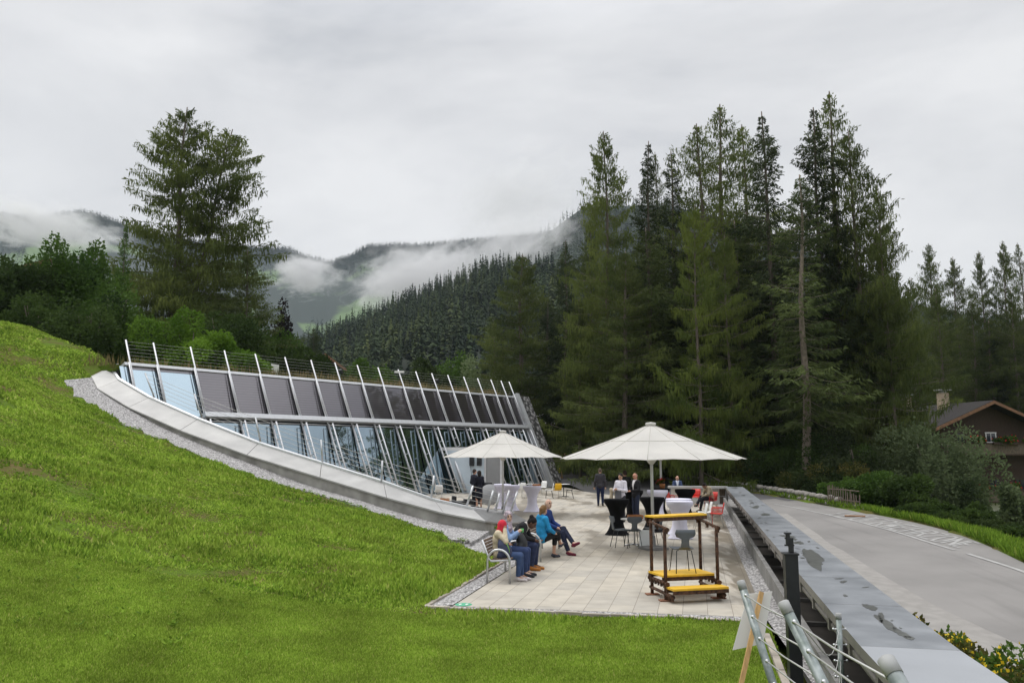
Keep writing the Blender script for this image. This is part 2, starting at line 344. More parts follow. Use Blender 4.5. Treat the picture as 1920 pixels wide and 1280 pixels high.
M['asphalt'] = asphalt('asphalt', (.215, .205, .195), .82)
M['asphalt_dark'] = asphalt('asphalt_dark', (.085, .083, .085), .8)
nsplit = 16
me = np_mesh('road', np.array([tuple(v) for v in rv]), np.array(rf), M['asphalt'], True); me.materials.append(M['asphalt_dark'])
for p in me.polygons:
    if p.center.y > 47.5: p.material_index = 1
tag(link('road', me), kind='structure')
mb = MB()                                   # pale concrete strip along the near side of the road
sb_ = cat([on_road(x, y) for x, y in [(1475,962),(1520,992),(1600,1044),(1727,1120),(1830,1171),(1920,1212),(2020,1262)]], 6)
nrd = NEAR; strip = []
for q in sb_:
    j = min(range(len(nrd)), key=lambda k: abs(nrd[k].y - q.y)); n_ = nrd[j]; strip.append((Vector((n_.x - .2 + (q.y - n_.y) * .25, q.y, q.z + .006)), q + Vector((0, 0, .006))))
mb.add([p for q in strip for p in q], [[2 * i, 2 * i + 1, 2 * i + 3, 2 * i + 2] for i in range(len(strip) - 1)])
M['pave_strip'] = mat('pave_strip', (.265, .252, .235), .9, var=.1, scale=3, bump=.15, bscale=90)
tag(mb.build('pavement_strip', M['pave_strip']), kind='structure')
def ribbon(name, pts, wd, mt, up=.012):
    mb = MB(); vs = []
    for i, p in enumerate(pts):
        t = pts[min(i + 1, len(pts) - 1)] - pts[max(i - 1, 0)]; s = Vector((t.y, -t.x, 0)).normalized() * wd * .5
        vs += [p + s + Vector((0, 0, up)), p - s + Vector((0, 0, up))]
    mb.add(vs, [[2 * i, 2 * i + 1, 2 * i + 3, 2 * i + 2] for i in range(len(pts) - 1)]); return mb
lp = [on_road(x, y) for x, y in [(1452,944.5),(1490,951.5),(1530,960),(1585,972),(1640,986),(1690,1000),(1740,1016),(1790,1031)]]
l2 = [on_road(x, y) for x, y in [(1815,1038),(1850,1049),(1885,1060),(1920,1072),(1960,1087)]]
mb = ribbon('l', cat(lp, 4), .14, None); mb2 = ribbon('l', cat(l2, 4), .16, None)
mb.add(mb2.v, mb2.f); tag(mb.build('road_line', M['paint_white']), kind='structure')
# the lettering on the road
STRK = {'F': [((0,0),(0,1)),((0,1),(1,1)),((0,.52),(.8,.52))], 'E': [((0,0),(0,1)),((0,1),(1,1)),((0,.52),(.8,.52)),((0,0),(1,0))],
        'U': [((0,1),(0,.2)),((0,.2),(.25,0)),((.25,0),(.75,0)),((.75,0),(1,.2)),((1,.2),(1,1))],
        'R': [((0,0),(0,1)),((0,1),(.8,1)),((.8,1),(1,.85)),((1,.85),(1,.65)),((1,.65),(.8,.5)),((.8,.5),(0,.5)),((.45,.5),(1,0))],
        'W': [((0,1),(.25,0)),((.25,0),(.5,.8)),((.5,.8),(.75,0)),((.75,0),(1,1))], 'H': [((0,0),(0,1)),((1,0),(1,1)),((0,.5),(1,.5))],
        'Z': [((0,1),(1,1)),((1,1),(0,0)),((0,0),(1,0))], 'O': [((.25,0),(.75,0)),((.75,0),(1,.25)),((1,.25),(1,.75)),((1,.75),(.75,1)),((.75,1),(.25,1)),((.25,1),(0,.75)),((0,.75),(0,.25)),((0,.25),(.25,0))],
        'N': [((0,0),(0,1)),((0,1),(1,0)),((1,0),(1,1))]}
base = cat([on_road(x, y) for x, y in [(1548,965),(1600,976),(1650,987),(1700,1000),(1750,1014),(1800,1027)]], 8)
topl = cat([on_road(x, y) for x, y in [(1585,960),(1640,969),(1692,980),(1742,993),(1790,1006),(1838,1019)]], 8)
def lat(s, t):
    x = s * (len(base) - 1); i = min(int(x), len(base) - 2); f = x - i
    return base[i].lerp(base[i + 1], f).lerp(topl[i].lerp(topl[i + 1], f), t) + Vector((0, 0, .012))
mb = MB(); word = 'FEUERWEHRZONE'
for k, ch in enumerate(word):
    for (x0, y0), (x1, y1) in STRK[ch]:
        p = lat((k + .08 + .72 * x0) / len(word), y0); q = lat((k + .08 + .72 * x1) / len(word), y1)
        s = Vector(((q - p).y, -(q - p).x, 0)).normalized() * .06; e = (q - p).normalized() * .05
        mb.add([p + s - e, p - s - e, q - s + e, q + s + e], [[0, 1, 2, 3]])
tag(mb.build('road_lettering', M['paint_white'], recalc=False), kind='structure')

# ------------------------------------------------------------------ terrace, gravel, kerbs
FL = G(849, 1135); FR_ = G(1404, 1083); fe = (G(1390, 1155) - FL).normalized()
den = fe.cross(DU).z; FRc = FL + fe * ((FR_ - FL).cross(DU).z / den)
tip = Vector(gp(*O_ST[-1])); O9 = Vector(gp(*O_ST[9]))
Ipts = [Vector(gp(*q)) for q in I_ST]; Opts = [Vector(gp(*q)) for q in O_ST]
KB = G(1440, 1100)                          # foot of the kerb wall
def along(p, y): return p + DU * ((y - p.y) / DU.y)
CORN = along(FR_, 42.6)
lend = along(FL, 21.5)
pav = [FL, lend, Vector((.25, 25.2, 0)), Vector((O9.x + .2, O9.y - .05, 0)), Vector((Opts[10].x, Opts[10].y, 0)), Vector((tip.x, tip.y, 0))] + [Vector((p.x, p.y, 0)) for p in Ipts[11:1:-1]]
pav += [Vector((*(T0 + OFF).xy, 0)) - HD * 1.0 - OFF * .6, Vector((*(T1 + OFF).xy, 0)) + HD * 1.2 - OFF * .5, Vector((3.9, 60.2, 0)), Vector((5.0, 53, 0)), Vector((7.6, 44.5, 0)), along(FR_, 43.2), FRc]
for p in pav: p.z = 0
def paving():
    m = mat('paving', (.4, .38, .34), .85, bump=.1, bscale=60); t = m.node_tree; b = t.nodes['Principled BSDF']; L = t.links.new
    tcn = N(t, 'ShaderNodeTexCoord'); mpn = N(t, 'ShaderNodeMapping'); mpn.inputs['Rotation'].default_value = (0, 0, ANG - math.pi / 2)
    mpn.inputs['Location'].default_value = (0, .13, 0)
    br = N(t, 'ShaderNodeTexBrick'); br.offset = .45; br.inputs['Scale'].default_value = 1; br.inputs['Brick Width'].default_value = .86; br.inputs['Row Height'].default_value = .40
    br.inputs['Mortar Size'].default_value = .0055; br.inputs['Mortar Smooth'].default_value = .1; br.inputs['Bias'].default_value = -.1
    br.inputs['Color1'].default_value = (.455, .415, .345, 1); br.inputs['Color2'].default_value = (.37, .345, .30, 1); br.inputs['Mortar'].default_value = (.21, .185, .155, 1)
    mp2 = N(t, 'ShaderNodeMapping'); mp2.inputs['Rotation'].default_value = (0, 0, ANG - math.pi / 2); mp2.inputs['Scale'].default_value = (.55, .16, 1)
    nz = N(t, 'ShaderNodeTexNoise'); nz.inputs['Scale'].default_value = 1.5; nz.inputs['Detail'].default_value = 7; nz.inputs['Roughness'].default_value = .62
    rp = N(t, 'ShaderNodeValToRGB'); rp.color_ramp.elements[0].position = .49; rp.color_ramp.elements[1].position = .58
    sx = N(t, 'ShaderNodeSeparateXYZ'); far = N(t, 'ShaderNodeMapRange'); far.inputs[1].default_value = 17; far.inputs[2].default_value = 26; far.inputs[3].default_value = .12; far.inputs[4].default_value = .85
    mu = N(t, 'ShaderNodeMath', operation='MULTIPLY'); mixc = N(t, 'ShaderNodeMix', data_type='RGBA', blend_type='MULTIPLY'); mixc.inputs[7].default_value = (.50, .465, .42, 1)
    n5 = N(t, 'ShaderNodeTexNoise'); n5.inputs['Scale'].default_value = 2.2; n5.inputs['Detail'].default_value = 8
    r5 = N(t, 'ShaderNodeMapRange'); r5.inputs[1].default_value = .3; r5.inputs[2].default_value = .7; r5.inputs[3].default_value = .86; r5.inputs[4].default_value = 1.1
    v5 = N(t, 'ShaderNodeVectorMath', operation='SCALE')
    L(tcn.outputs['Object'], mpn.inputs[0]); L(mpn.outputs[0], br.inputs['Vector']); L(tcn.outputs['Object'], mp2.inputs[0]); L(mp2.outputs[0], nz.inputs[0]); L(nz.outputs[0], rp.inputs[0])
    L(tcn.outputs['Object'], sx.inputs[0]); L(sx.outputs[1], far.inputs[0]); L(rp.outputs[0], mu.inputs[0]); L(far.outputs[0], mu.inputs[1])
    L(tcn.outputs['Object'], n5.inputs[0]); L(n5.outputs[0], r5.inputs[0]); L(br.outputs[0], v5.inputs[0]); L(r5.outputs[0], v5.inputs['Scale'])
    L(mu.outputs[0], mixc.inputs[0]); L(v5.outputs[0], mixc.inputs[6]); L(mixc.outputs[2], b.inputs['Base Color'])
    # wet streaks along the kerb side: lateral distance from the right edge, noise stretched across the slabs
    vd = N(t, 'ShaderNodeVectorMath', operation='DOT_PRODUCT'); vd.inputs[1].default_value = tuple(LU); ed_ = N(t, 'ShaderNodeMapRange'); u0 = FRc.dot(LU); ed_.inputs[1].default_value = u0 - 1.15; ed_.inputs[2].default_value = u0 - .1
    mp6 = N(t, 'ShaderNodeMapping'); mp6.inputs['Rotation'].default_value = (0, 0, ANG - math.pi / 2); mp6.inputs['Scale'].default_value = (2.2, .35, 1); n6 = N(t, 'ShaderNodeTexNoise'); n6.inputs['Scale'].default_value = 1.6; n6.inputs['Detail'].default_value = 3
    a6 = N(t, 'ShaderNodeMath', operation='MULTIPLY_ADD'); a6.inputs[1].default_value = .42; r6 = N(t, 'ShaderNodeMapRange'); r6.inputs[1].default_value = .72; r6.inputs[2].default_value = .84
    fy = N(t, 'ShaderNodeMapRange'); fy.inputs[1].default_value = 13.5; fy.inputs[2].default_value = 16; mf = N(t, 'ShaderNodeMath', operation='MULTIPLY'); mxx = N(t, 'ShaderNodeMath', operation='MAXIMUM')
    L(tcn.outputs['Object'], vd.inputs[0]); L(vd.outputs['Value'], ed_.inputs[0]); L(tcn.outputs['Object'], mp6.inputs[0]); L(mp6.outputs[0], n6.inputs[0]); L(ed_.outputs[0], a6.inputs[0]); L(n6.outputs[0], a6.inputs[2]); L(a6.outputs[0], r6.inputs[0])
    L(sx.outputs[1], fy.inputs[0]); L(r6.outputs[0], mf.inputs[0]); L(fy.outputs[0], mf.inputs[1]); L(mf.outputs[0], mxx.inputs[0]); L(mu.outputs[0], mxx.inputs[1]); L(mxx.outputs[0], mixc.inputs[0])
    mu = mxx
    rr = N(t, 'ShaderNodeMapRange'); rr.inputs[3].default_value = .85; rr.inputs[4].default_value = .42; L(mu.outputs[0], rr.inputs[0]); L(rr.outputs[0], b.inputs['Roughness'])
    return m
M['paving'] = paving()
mb = MB(); mb.prism([p - Vector((0, 0, .12)) for p in pav], (0, 0, .12)); tag(mb.build('terrace_paving', M['paving']), kind='structure')
def gravel(name, k=1.0):
    m = mat(name, (.3, .3, .3), .95); t = m.node_tree; b = t.nodes['Principled BSDF']; L = t.links.new
    tcn = N(t, 'ShaderNodeTexCoord'); v = N(t, 'ShaderNodeTexVoronoi'); v.inputs['Scale'].default_value = 24
    sp = N(t, 'ShaderNodeSeparateColor'); r = N(t, 'ShaderNodeValToRGB'); r.color_ramp.elements[0].color = (.16 * k, .155 * k, .15 * k, 1); r.color_ramp.elements[1].color = (.56 * k, .55 * k, .54 * k, 1)
    e = r.color_ramp.elements.new(.5); e.color = (.36 * k, .345 * k, .34 * k, 1)
    dr = N(t, 'ShaderNodeMapRange'); dr.inputs[1].default_value = .2; dr.inputs[2].default_value = .7; dr.inputs[3].default_value = 1; dr.inputs[4].default_value = .45
    sc_ = N(t, 'ShaderNodeVectorMath', operation='SCALE'); bp = N(t, 'ShaderNodeBump'); bp.invert = True; bp.inputs['Distance'].default_value = .03; bp.inputs['Strength'].default_value = .9
    L(tcn.outputs['Object'], v.inputs['Vector']); L(v.outputs['Color'], sp.inputs[0]); L(sp.outputs[0], r.inputs[0]); L(v.outputs['Distance'], dr.inputs[0])
    L(r.outputs[0], sc_.inputs[0]); L(dr.outputs[0], sc_.inputs['Scale']); L(sc_.outputs[0], b.inputs['Base Color']); L(v.outputs['Distance'], bp.inputs['Height']); L(bp.outputs[0], b.inputs['Normal'])
    return m
M['gravel'] = gravel('gravel', 1.38)
GFL = G(797, 1140); GFR = G(1432, 1168); gl2 = along(GFL, 20.3)
kr = along(KB, 42.4); kf = along(KB, 8.4)
mb = MB()
def flat(pts, z): return [Vector((p.x, p.y, z)) for p in pts]
zf = -.004
mb.add(flat([GFL, G(800 + 620, 1167), FRc, FL], zf), [[0, 1, 2, 3]])
mb.add(flat([GFL, FL, lend, Vector((.25, 25.2, 0)), O9 + Vector((.2, -.05, 0)), Vector(gp(*B_ST[-1])) + Vector((-.35, .1, 0)), Vector(gp(*GR_ST[-2])) + Vector((-.3, .1, 0)), gl2], .014), [list(range(8))])
mb.add(flat([FRc, kf, kr, CORN], zf), [[0, 1, 2, 3]])
gs = []
for i in range(60):
    s = i / 59; b_ = cat([gp(*q) for q in B_ST], 8); g_ = cat([gp(*q) for q in GR_ST[:-1]], 8)
    p = b_[min(len(b_) - 1, int(s * (len(b_) - 1) + .5))]; q = g_[min(len(g_) - 1, int(s * (len(g_) - 1) + .5))]
    w_ = .12 * math.sin(i * 1.7) + .08 * math.sin(i * 4.1)
    q = q + (q - p) * w_; gs.append((p + (p - q).normalized() * .12, p.lerp(q, .5), q))
vs = [];
for tr in gs:
    for p in tr: vs.append(Vector((p.x, p.y, max(.005, H1(p.x, p.y) + .035))))
b0 = len(mb.v); mb.v += [tuple(v) for v in vs]
lst = vs[-3:]; mb.add(lst + [v - Vector((0, 0, .4)) for v in lst], [[0, 1, 4, 3], [1, 2, 5, 4]]); mb.add([v for v in vs[2::3]] + [v - Vector((0, 0, .3)) for v in vs[2::3]], [[i, i + 1, 61 + i, 60 + i] for i in range(59)])
for i in range(59):
    for k in range(2): mb.f.append([b0 + i * 3 + k, b0 + i * 3 + k + 1, b0 + i * 3 + k + 4, b0 + i * 3 + k + 3]); mb.m.append(0); mb.sm.append(True)
tag(mb.build('gravel_strip', M['gravel']), kind='structure')
M['kerb'] = mat('kerb', (.36, .32, .27), .95, var=.25, scale=3, bump=.2, bscale=30)
mb = MB()
def kerb_run(p, q, n, wd=.075, hh=.05):
    p = Vector((p.x, p.y, 0)); q = Vector((q.x, q.y, 0)); t = (q - p) / n
    for i in range(n):
        c = p + t * (i + .5); mb.box((c.x, c.y, random.uniform(-.012, .012)), (t.length * .97, wd, hh * 2), rz=math.atan2(t.y, t.x) + random.uniform(-.015, .015), bev=.008)
kerb_run(GFL, gl2, 16); kerb_run(GFL, G(1415, 1168), 12)
kerb_run(along(G(1428, 1168), 12.2), along(G(1428, 1168), 6.0), 9, .09)
tag(mb.build('kerb_stones', M['kerb']), kind='structure')

# ------------------------------------------------------------------ ground sheet
gx = np.arange(-64, 70, .45); gy = np.arange(-6, 122, .45); X, Y = np.meshgrid(gx, gy); XY = np.c_[X.ravel(), Y.ravel()]
Z = height(XY)
Z += .014 * np.sin(XY[:, 0] * 1.3 + np.sin(XY[:, 1] * .9)) * np.cos(XY[:, 1] * 1.1)
pit = [(p.x, p.y) for p in pav]
roofp = [T0 + HD * .3 - OFF.normalized() * .5, T1 + HD * 1.0 - OFF.normalized() * .5, T1 + HD * 1.0 - OFF.normalized() * 13, T0 - OFF.normalized() * 13]
facp = [T0 - HD * .6 + OFF, T1 + HD * .5 + OFF, T1 + HD * .5 - OFF.normalized() * .5, T0 - HD * .6 - OFF.normalized() * .5]
rin = inside(XY, roofp); Z = np.where(rin, ZT - .12, Z)
grv = [(p.x, p.y) for p in (GFL, G(1420, 1167), kf, kr, CORN, FL, lend, O9, Vector(gp(*GR_ST[-2])), gl2)]
grv2 = [(p.x, p.y) for p in (GFL, FRc, lend, Vector((.25, 25.2, 0)), O9, Vector(gp(*B_ST[-1])), Vector(gp(*GR_ST[-2])), gl2)]
low = inside(XY, pit) | inside(XY, facp) | inside(XY, grv2) | inside(XY, [(p.x, p.y) for p in (GFL, G(1420, 1167), FRc, FL)])
Z = np.where(low, -.25, Z)
def dist_poly(xy, poly):
    d = np.full(len(xy), 1e9)
    for i in range(len(poly)):
        a, b_ = np.array(poly[i][:2]), np.array(poly[(i + 1) % len(poly)][:2]); ab = b_ - a; t = np.clip(((xy - a) @ ab) / (ab @ ab + 1e-9), 0, 1); d = np.minimum(d, np.hypot(*(xy - a - t[:, None] * ab).T))
    return d
nearp = (dist_poly(XY, pit) < 1.1) & (XY[:, 0] > -.7) & (XY[:, 1] > 24) & ~rin
Z = np.where(nearp, np.minimum(Z, -.12), Z)
Z = np.where((dist_poly(XY, grv2) < .5) & (XY[:, 1] > 19.5) & (XY[:, 1] < 27), Z - .09, Z)
KW = along(KB, 2.0)
trough = [(p.x, p.y) for p in (along(KB, 1.0) - LU * .5, along(KB, 42.8), along(KB, 42.8) + LU * 1.5, along(KB, 1.0) + LU * 1.6)]
Z = np.where(inside(XY, trough), np.minimum(Z, -.5), Z)
rpoly = [(p.x, p.y) for p in FAR] + [(p.x, p.y) for p in NEAR[::-1]]
ri = np.where(inside(XY, rpoly))[0]
for i in ri:
    h = road_bvh.ray_cast(Vector((XY[i, 0], XY[i, 1], 50)), Vector((0, 0, -1)))
    if h[0]: Z[i] = min(Z[i], h[0].z - .12) if not low[i] else Z[i]
ny, nx = X.shape; idx = np.arange(nx * ny).reshape(ny, nx)
GF = np.stack([idx[:-1, :-1], idx[:-1, 1:], idx[1:, 1:], idx[1:, :-1]], -1).reshape(-1, 4)
def ground_mat():
    m = mat('grass_ground', (.1, .15, .03), .95, spec=.04); t = m.node_tree; b = t.nodes['Principled BSDF']; L = t.links.new
    tcn = N(t, 'ShaderNodeTexCoord'); n1 = N(t, 'ShaderNodeTexNoise'); n1.inputs['Scale'].default_value = .55; n1.inputs['Detail'].default_value = 8; n1.inputs['Roughness'].default_value = .65
    r = N(t, 'ShaderNodeValToRGB'); els = r.color_ramp.elements
    els[0].position = .36; els[0].color = (.13, .105, .042, 1); els[1].position = .72; els[1].color = (.125, .195, .016, 1)
    for p, c in ((.46, (.10, .10, .03)), (.54, (.095, .15, .02))): e = els.new(p); e.color = (*c, 1)
    n2 = N(t, 'ShaderNodeTexNoise'); n2.inputs['Scale'].default_value = 18; n2.inputs['Detail'].default_value = 5
    r2 = N(t, 'ShaderNodeMapRange'); r2.inputs[3].default_value = .55; r2.inputs[4].default_value = 1.45; v = N(t, 'ShaderNodeVectorMath', operation='SCALE')
    bp = N(t, 'ShaderNodeBump'); bp.inputs['Strength'].default_value = .8; bp.inputs['Distance'].default_value = .06
    L(tcn.outputs['Object'], n1.inputs[0]); L(n1.outputs[0], r.inputs[0]); L(tcn.outputs['Object'], n2.inputs[0]); L(n2.outputs[0], r2.inputs[0])
    L(r.outputs[0], v.inputs[0]); L(r2.outputs[0], v.inputs['Scale']); L(v.outputs[0], b.inputs['Base Color']); L(n2.outputs[0], bp.inputs['Height']); L(bp.outputs[0], b.inputs['Normal'])
    return m
M['grass_ground'] = ground_mat()
GV = np.c_[XY, Z]
tag(link('ground', np_mesh('ground', GV, GF, M['grass_ground'], True)), kind='structure')
ground_bvh = BVHTree.FromPolygons([tuple(v) for v in GV], [tuple(f) for f in GF])
def on_ground(px, py):
    h = ground_bvh.ray_cast(Vector((0, 0, CAM_H)), ray(px, py).normalized()); return h[0]
def gz(x, y):
    h = ground_bvh.ray_cast(Vector((x, y, 60)), Vector((0, 0, -1))); return h[0].z if h[0] else 0
vf = MB(); vf.add([(-6000, -3000, -10), (6000, -3000, -10), (6000, 8000, -10), (-6000, 8000, -10)], [[0, 1, 2, 3]])
tag(vf.build('valley_floor', M['grass_ground']), kind='structure')

# ------------------------------------------------------------------ curved retaining wall with its coping
wall = empty('retaining_wall', 'curved low concrete wall with wide pale sheet metal coping sweeping down the grass slope to the terrace', 'wall', tuple(Opts[6]))
wb = wall.location.copy()
def child(mb, name, m, par, base=None):
    o = mb.build(name, m, par)
    if base is not None:
        o.data.transform(Matrix.Translation(-Vector(base)))
    return o
Oc, Ic = Opts, Ipts
for i in range(len(Oc) - 1):
    mb = MB(); dn = Vector((0, 0, -.05)); g = .004
    o0, o1, i0, i1 = Oc[i].lerp(Oc[i + 1], g), Oc[i + 1].lerp(Oc[i], g), Ic[i].lerp(Ic[i + 1], g), Ic[i + 1].lerp(Ic[i], g)
    mb.add([o0, o1, i1, i0, o0 + dn, o1 + dn, i1 + dn, i0 + dn], [[0, 1, 2, 3], [7, 6, 5, 4], [0, 4, 5, 1], [1, 5, 6, 2], [2, 6, 7, 3], [3, 7, 4, 0]])
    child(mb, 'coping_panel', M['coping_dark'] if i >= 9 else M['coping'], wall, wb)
mb = MB()
for i in range(len(Oc) - 1):               # raised lip on the inner edge
    u = Vector((0, 0, .07)); w0 = (Ic[i] - Oc[i]).normalized() * .09; w1 = (Ic[i + 1] - Oc[i + 1]).normalized() * .09
    q = [Ic[i] - w0, Ic[i + 1] - w1, Ic[i + 1] + w1 * .3, Ic[i] + w0 * .3]
    mb.add([p + Vector((0, 0, .002)) for p in q] + [p + u for p in q], [[4, 5, 6, 7], [0, 1, 5, 4], [2, 3, 7, 6], [1, 2, 6, 5], [3, 0, 4, 7]])
child(mb, 'coping_lip', M['alu'], wall, wb)
mb = MB()
for i in range(len(Oc) - 1):
    ins0 = (Ic[i] - Oc[i]).normalized() * .10; ins1 = (Ic[i + 1] - Oc[i + 1]).normalized() * .10
    a_, b_, c_, d_ = Oc[i] + ins0, Oc[i + 1] + ins1, Ic[i + 1] - ins1 * .3, Ic[i] - ins0 * .3
    up = [p - Vector((0, 0, .055)) for p in (a_, b_, c_, d_)]; lo = [Vector((p.x, p.y, min(p.z - .9, -.15 if k > 1 else 9))) for k, p in enumerate((a_, b_, c_, d_))]
    mb.add(up + lo, [[0, 1, 5, 4], [2, 3, 7, 6], [0, 3, 2, 1]] + ([[1, 2, 6, 5]] if i == len(Oc) - 2 else []) + ([[0, 4, 7, 3]] if i == 0 else []))
child(mb, 'concrete_base', M['concrete'], wall, wb)
PT = [((272,699),(290,741),36),((364,738),(380,780),34.6),((479,782),(489,824),32.6),((602,824),(605,865),30.9),((717,863),(715,902),29.4),((814,891),(808,931),28.3),((887,910),(873,948),27.9),((925,919),(912,957),28.7),((937,924),(927,959),29.4),((955,919),(941,960),30.2),((970,921),(955,961),31.6)]
rail = empty('cable_railing', 'railing of short slanted steel posts and thin cables along the curved wall coping', 'railing', tuple(Opts[6]))
tops = []; bots = []
for (tx, ty), (bx, by), d in PT:
    b_ = P(bx, by, d); t_ = P(tx, ty, d - .1); tops.append(t_); bots.append(b_ - Vector((0, 0, .1)))
    mb = MB(); mb.tube([b_ - Vector((0, 0, .12)), t_], .036, 8); child(mb, 'post', M['steel'], rail, wb)
for k in range(5):
    mb = MB(); f = .97 - .19 * k
    mb.tube([b.lerp(t, f) for b, t in zip(bots, tops)], .0075, 4, cap=False); child(mb, 'cable', M['cable'], rail, wb)

# ------------------------------------------------------------------ glass building
bld = empty('glass_building', 'low building set into the slope behind a long leaning glass front with silver ribs', 'building', tuple(T0 + OFF)); bb = bld.location.copy(); bb.z = 0; bld.location.z = 0
def proj(v):
    v = Vector(v) - Vector((0, 0, CAM_H)); c, s = math.cos(PITCH), math.sin(PITCH)
    dp = v.y * c + v.z * s; up = -v.y * s + v.z * c
    return 960 + F_PX * v.x / dp, 640 - F_PX * up / dp
def t_of(px):
    lo, hi = -3, FLEN + 3
    for _ in range(40):
        m_ = (lo + hi) / 2
        if proj(T0 + HD * m_)[0] < px: lo = m_
        else: hi = m_
    return lo
RIB = [t_of(x) for x in (241,293,363,427,485,541,590,635,677,716,754,787,817,847,877,903,928,947,962)]
n_ = FN; rr_ = ray(700, 792); s_ = (T0 - Vector((0, 0, CAM_H))).dot(n_) / rr_.dot(n_); VT = (Vector((0, 0, CAM_H)) + rr_ * s_).z / ZT
def refl(name, tint, dark, fac, rough=.02, wav=.006):
    m = bpy.data.materials.new(name); m.use_nodes = True; t = m.node_tree; L = t.links.new; b = t.nodes['Principled BSDF']
    b.inputs['Base Color'].default_value = (*dark, 1); b.inputs['Roughness'].default_value = .3
    g = N(t, 'ShaderNodeBsdfGlossy'); g.inputs[0].default_value = (*tint, 1); g.inputs[1].default_value = rough
    fr = N(t, 'ShaderNodeFresnel'); fr.inputs[0].default_value = 1.5; mr = N(t, 'ShaderNodeMapRange'); mr.inputs[3].default_value = fac; mr.inputs[4].default_value = 1
    ms = N(t, 'ShaderNodeMixShader'); tcn = N(t, 'ShaderNodeTexCoord'); nz = N(t, 'ShaderNodeTexNoise'); nz.inputs['Scale'].default_value = .8; bp = N(t, 'ShaderNodeBump'); bp.inputs['Distance'].default_value = wav; bp.inputs['Strength'].default_value = 1
    L(tcn.outputs['Object'], nz.inputs[0]); L(nz.outputs[0], bp.inputs['Height']); L(bp.outputs[0], g.inputs['Normal'])
    L(fr.outputs[0], mr.inputs[0]); L(mr.outputs[0], ms.inputs[0]); L(b.outputs[0], ms.inputs[1]); L(g.outputs[0], ms.inputs[2]); L(ms.outputs[0], t.nodes['Material Output'].inputs[0]); return m
M['glass'] = refl('glass', (.66, .82, .93), (.008, .022, .024), .56)
M['pv'] = refl('pv', (.85, .82, .88), (.03, .026, .03), .11, .03)
t = M['pv'].node_tree; b = t.nodes['Principled BSDF']                     # thin horizontal cell rows
tcn = N(t, 'ShaderNodeTexCoord'); sx = N(t, 'ShaderNodeSeparateXYZ'); m1 = N(t, 'ShaderNodeMath', operation='MULTIPLY'); m1.inputs[1].default_value = 7.5
m2 = N(t, 'ShaderNodeMath', operation='FRACT'); r = N(t, 'ShaderNodeValToRGB'); r.color_ramp.elements[0].position = .25; r.color_ramp.elements[0].color = (.006, .005, .006, 1); r.color_ramp.elements[1].position = .45; r.color_ramp.elements[1].color = (.045, .037, .042, 1)
for x, y in ((tcn.outputs['Object'], sx.inputs[0]), (sx.outputs[2], m1.inputs[0]), (m1.outputs[0], m2.inputs[0]), (m2.outputs[0], r.inputs[0]), (r.outputs[0], b.inputs['Base Color'])): t.links.new(x, y)
def slab(t0, t1, v0, v1, o, th, name, m, ob=None):
    ob = o if ob is None else ob; mb = MB(); q = [fac(t0, v0, ob), fac(t1, v0, ob), fac(t1, v1, o), fac(t0, v1, o)]
    mb.add(q + [p - FN * th for p in q], [[0, 1, 2, 3], [7, 6, 5, 4], [0, 4, 5, 1], [1, 5, 6, 2], [2, 6, 7, 3], [3, 7, 4, 0]]); return child(mb, name, m, bld, bb)
ENT0, ENT1 = t_of(0) * 0 + 20.6, 24.8
for i in range(len(RIB) - 1):
    a_, b_ = RIB[i] + .06, RIB[i + 1] - .06
    if i < 2: slab(a_, b_, .02, .965, 0, .04, 'window_pane', M['glass']); slab(a_, b_, .967, .995, 0, .05, 'top_panel', M['pv'])
    else:
        slab(a_, b_, VT + .03, .985, .05, .05, 'solar_panel', M['pv'], -.05); slab(a_, b_, .02, VT - .045, 0, .04, 'window_pane', M['glass'], -.55)
        mb = MB(); mb.tube([fac(a_ + .0, VT - .035, .02), fac(b_, VT - .035, .02)], .03, 6); child(mb, 'glazing_bar', M['alu'], bld, bb)
slab(-.3, RIB[0] - .06, .3, .985, 0, .04, 'window_pane', M['glass'])
for i, tt in enumerate(RIB):
    mb = MB(); top = 1 + 1.12 / ZT
    mb.tube([fac(tt, VT - .02, .16), fac(tt, top, .16)], .042, 8); mb.tube([fac(tt - .10, VT + .06, .22), fac(tt - .10, 1.0, .22)], .03, 6)
    mb.tube([fac(tt, .0, .05), fac(tt, 1.0, .05)], .035, 6)
    child(mb, 'upper_rib', M['alu'], bld, bb)
    if i >= 2:
        v0 = 0.0
        px_ = proj(fac(tt, .3))[0]
        if 20.9 < tt < 24.2: v0 = 2.78 / ZT
        mb = MB(); mb.tube([fac(tt, v0, .10), fac(tt, VT - .03, .10)], .045, 6); mb.tube([fac(tt, v0, .42), fac(tt, VT - .05, .42)], .045, 6)
        nr = max(2, int((VT - v0) * 9))
        for k in range(nr + 1):
            v = v0 + (VT - .06 - v0) * k / nr; mb.tube([fac(tt, v, .10), fac(tt, v, .42)], .025, 5)
        child(mb, 'lower_rib', M['alu'], bld, bb)
slab(RIB[2] - .1, FLEN + .3, VT - .018, VT + .016, .30, .26, 'transom_beam', M['alu'])
slab(-.08, FLEN + .3, .990, 1.010, .10, .4, 'top_beam', M['alu'])
slab(FLEN - .05, FLEN + .32, 0, 1.03, .3, .5, 'end_frame', M['alu'])
mb = MB(); mb.prism([T0 - HD * .4 - OFF.normalized() * .3, T1 + HD * .9 - OFF.normalized() * .3, T1 + HD * .9 - OFF.normalized() * 13, T0 - HD * .4 - OFF.normalized() * 13], (0, 0, -.3)); child(mb, 'roof', M['grass_ground'], bld, bb)
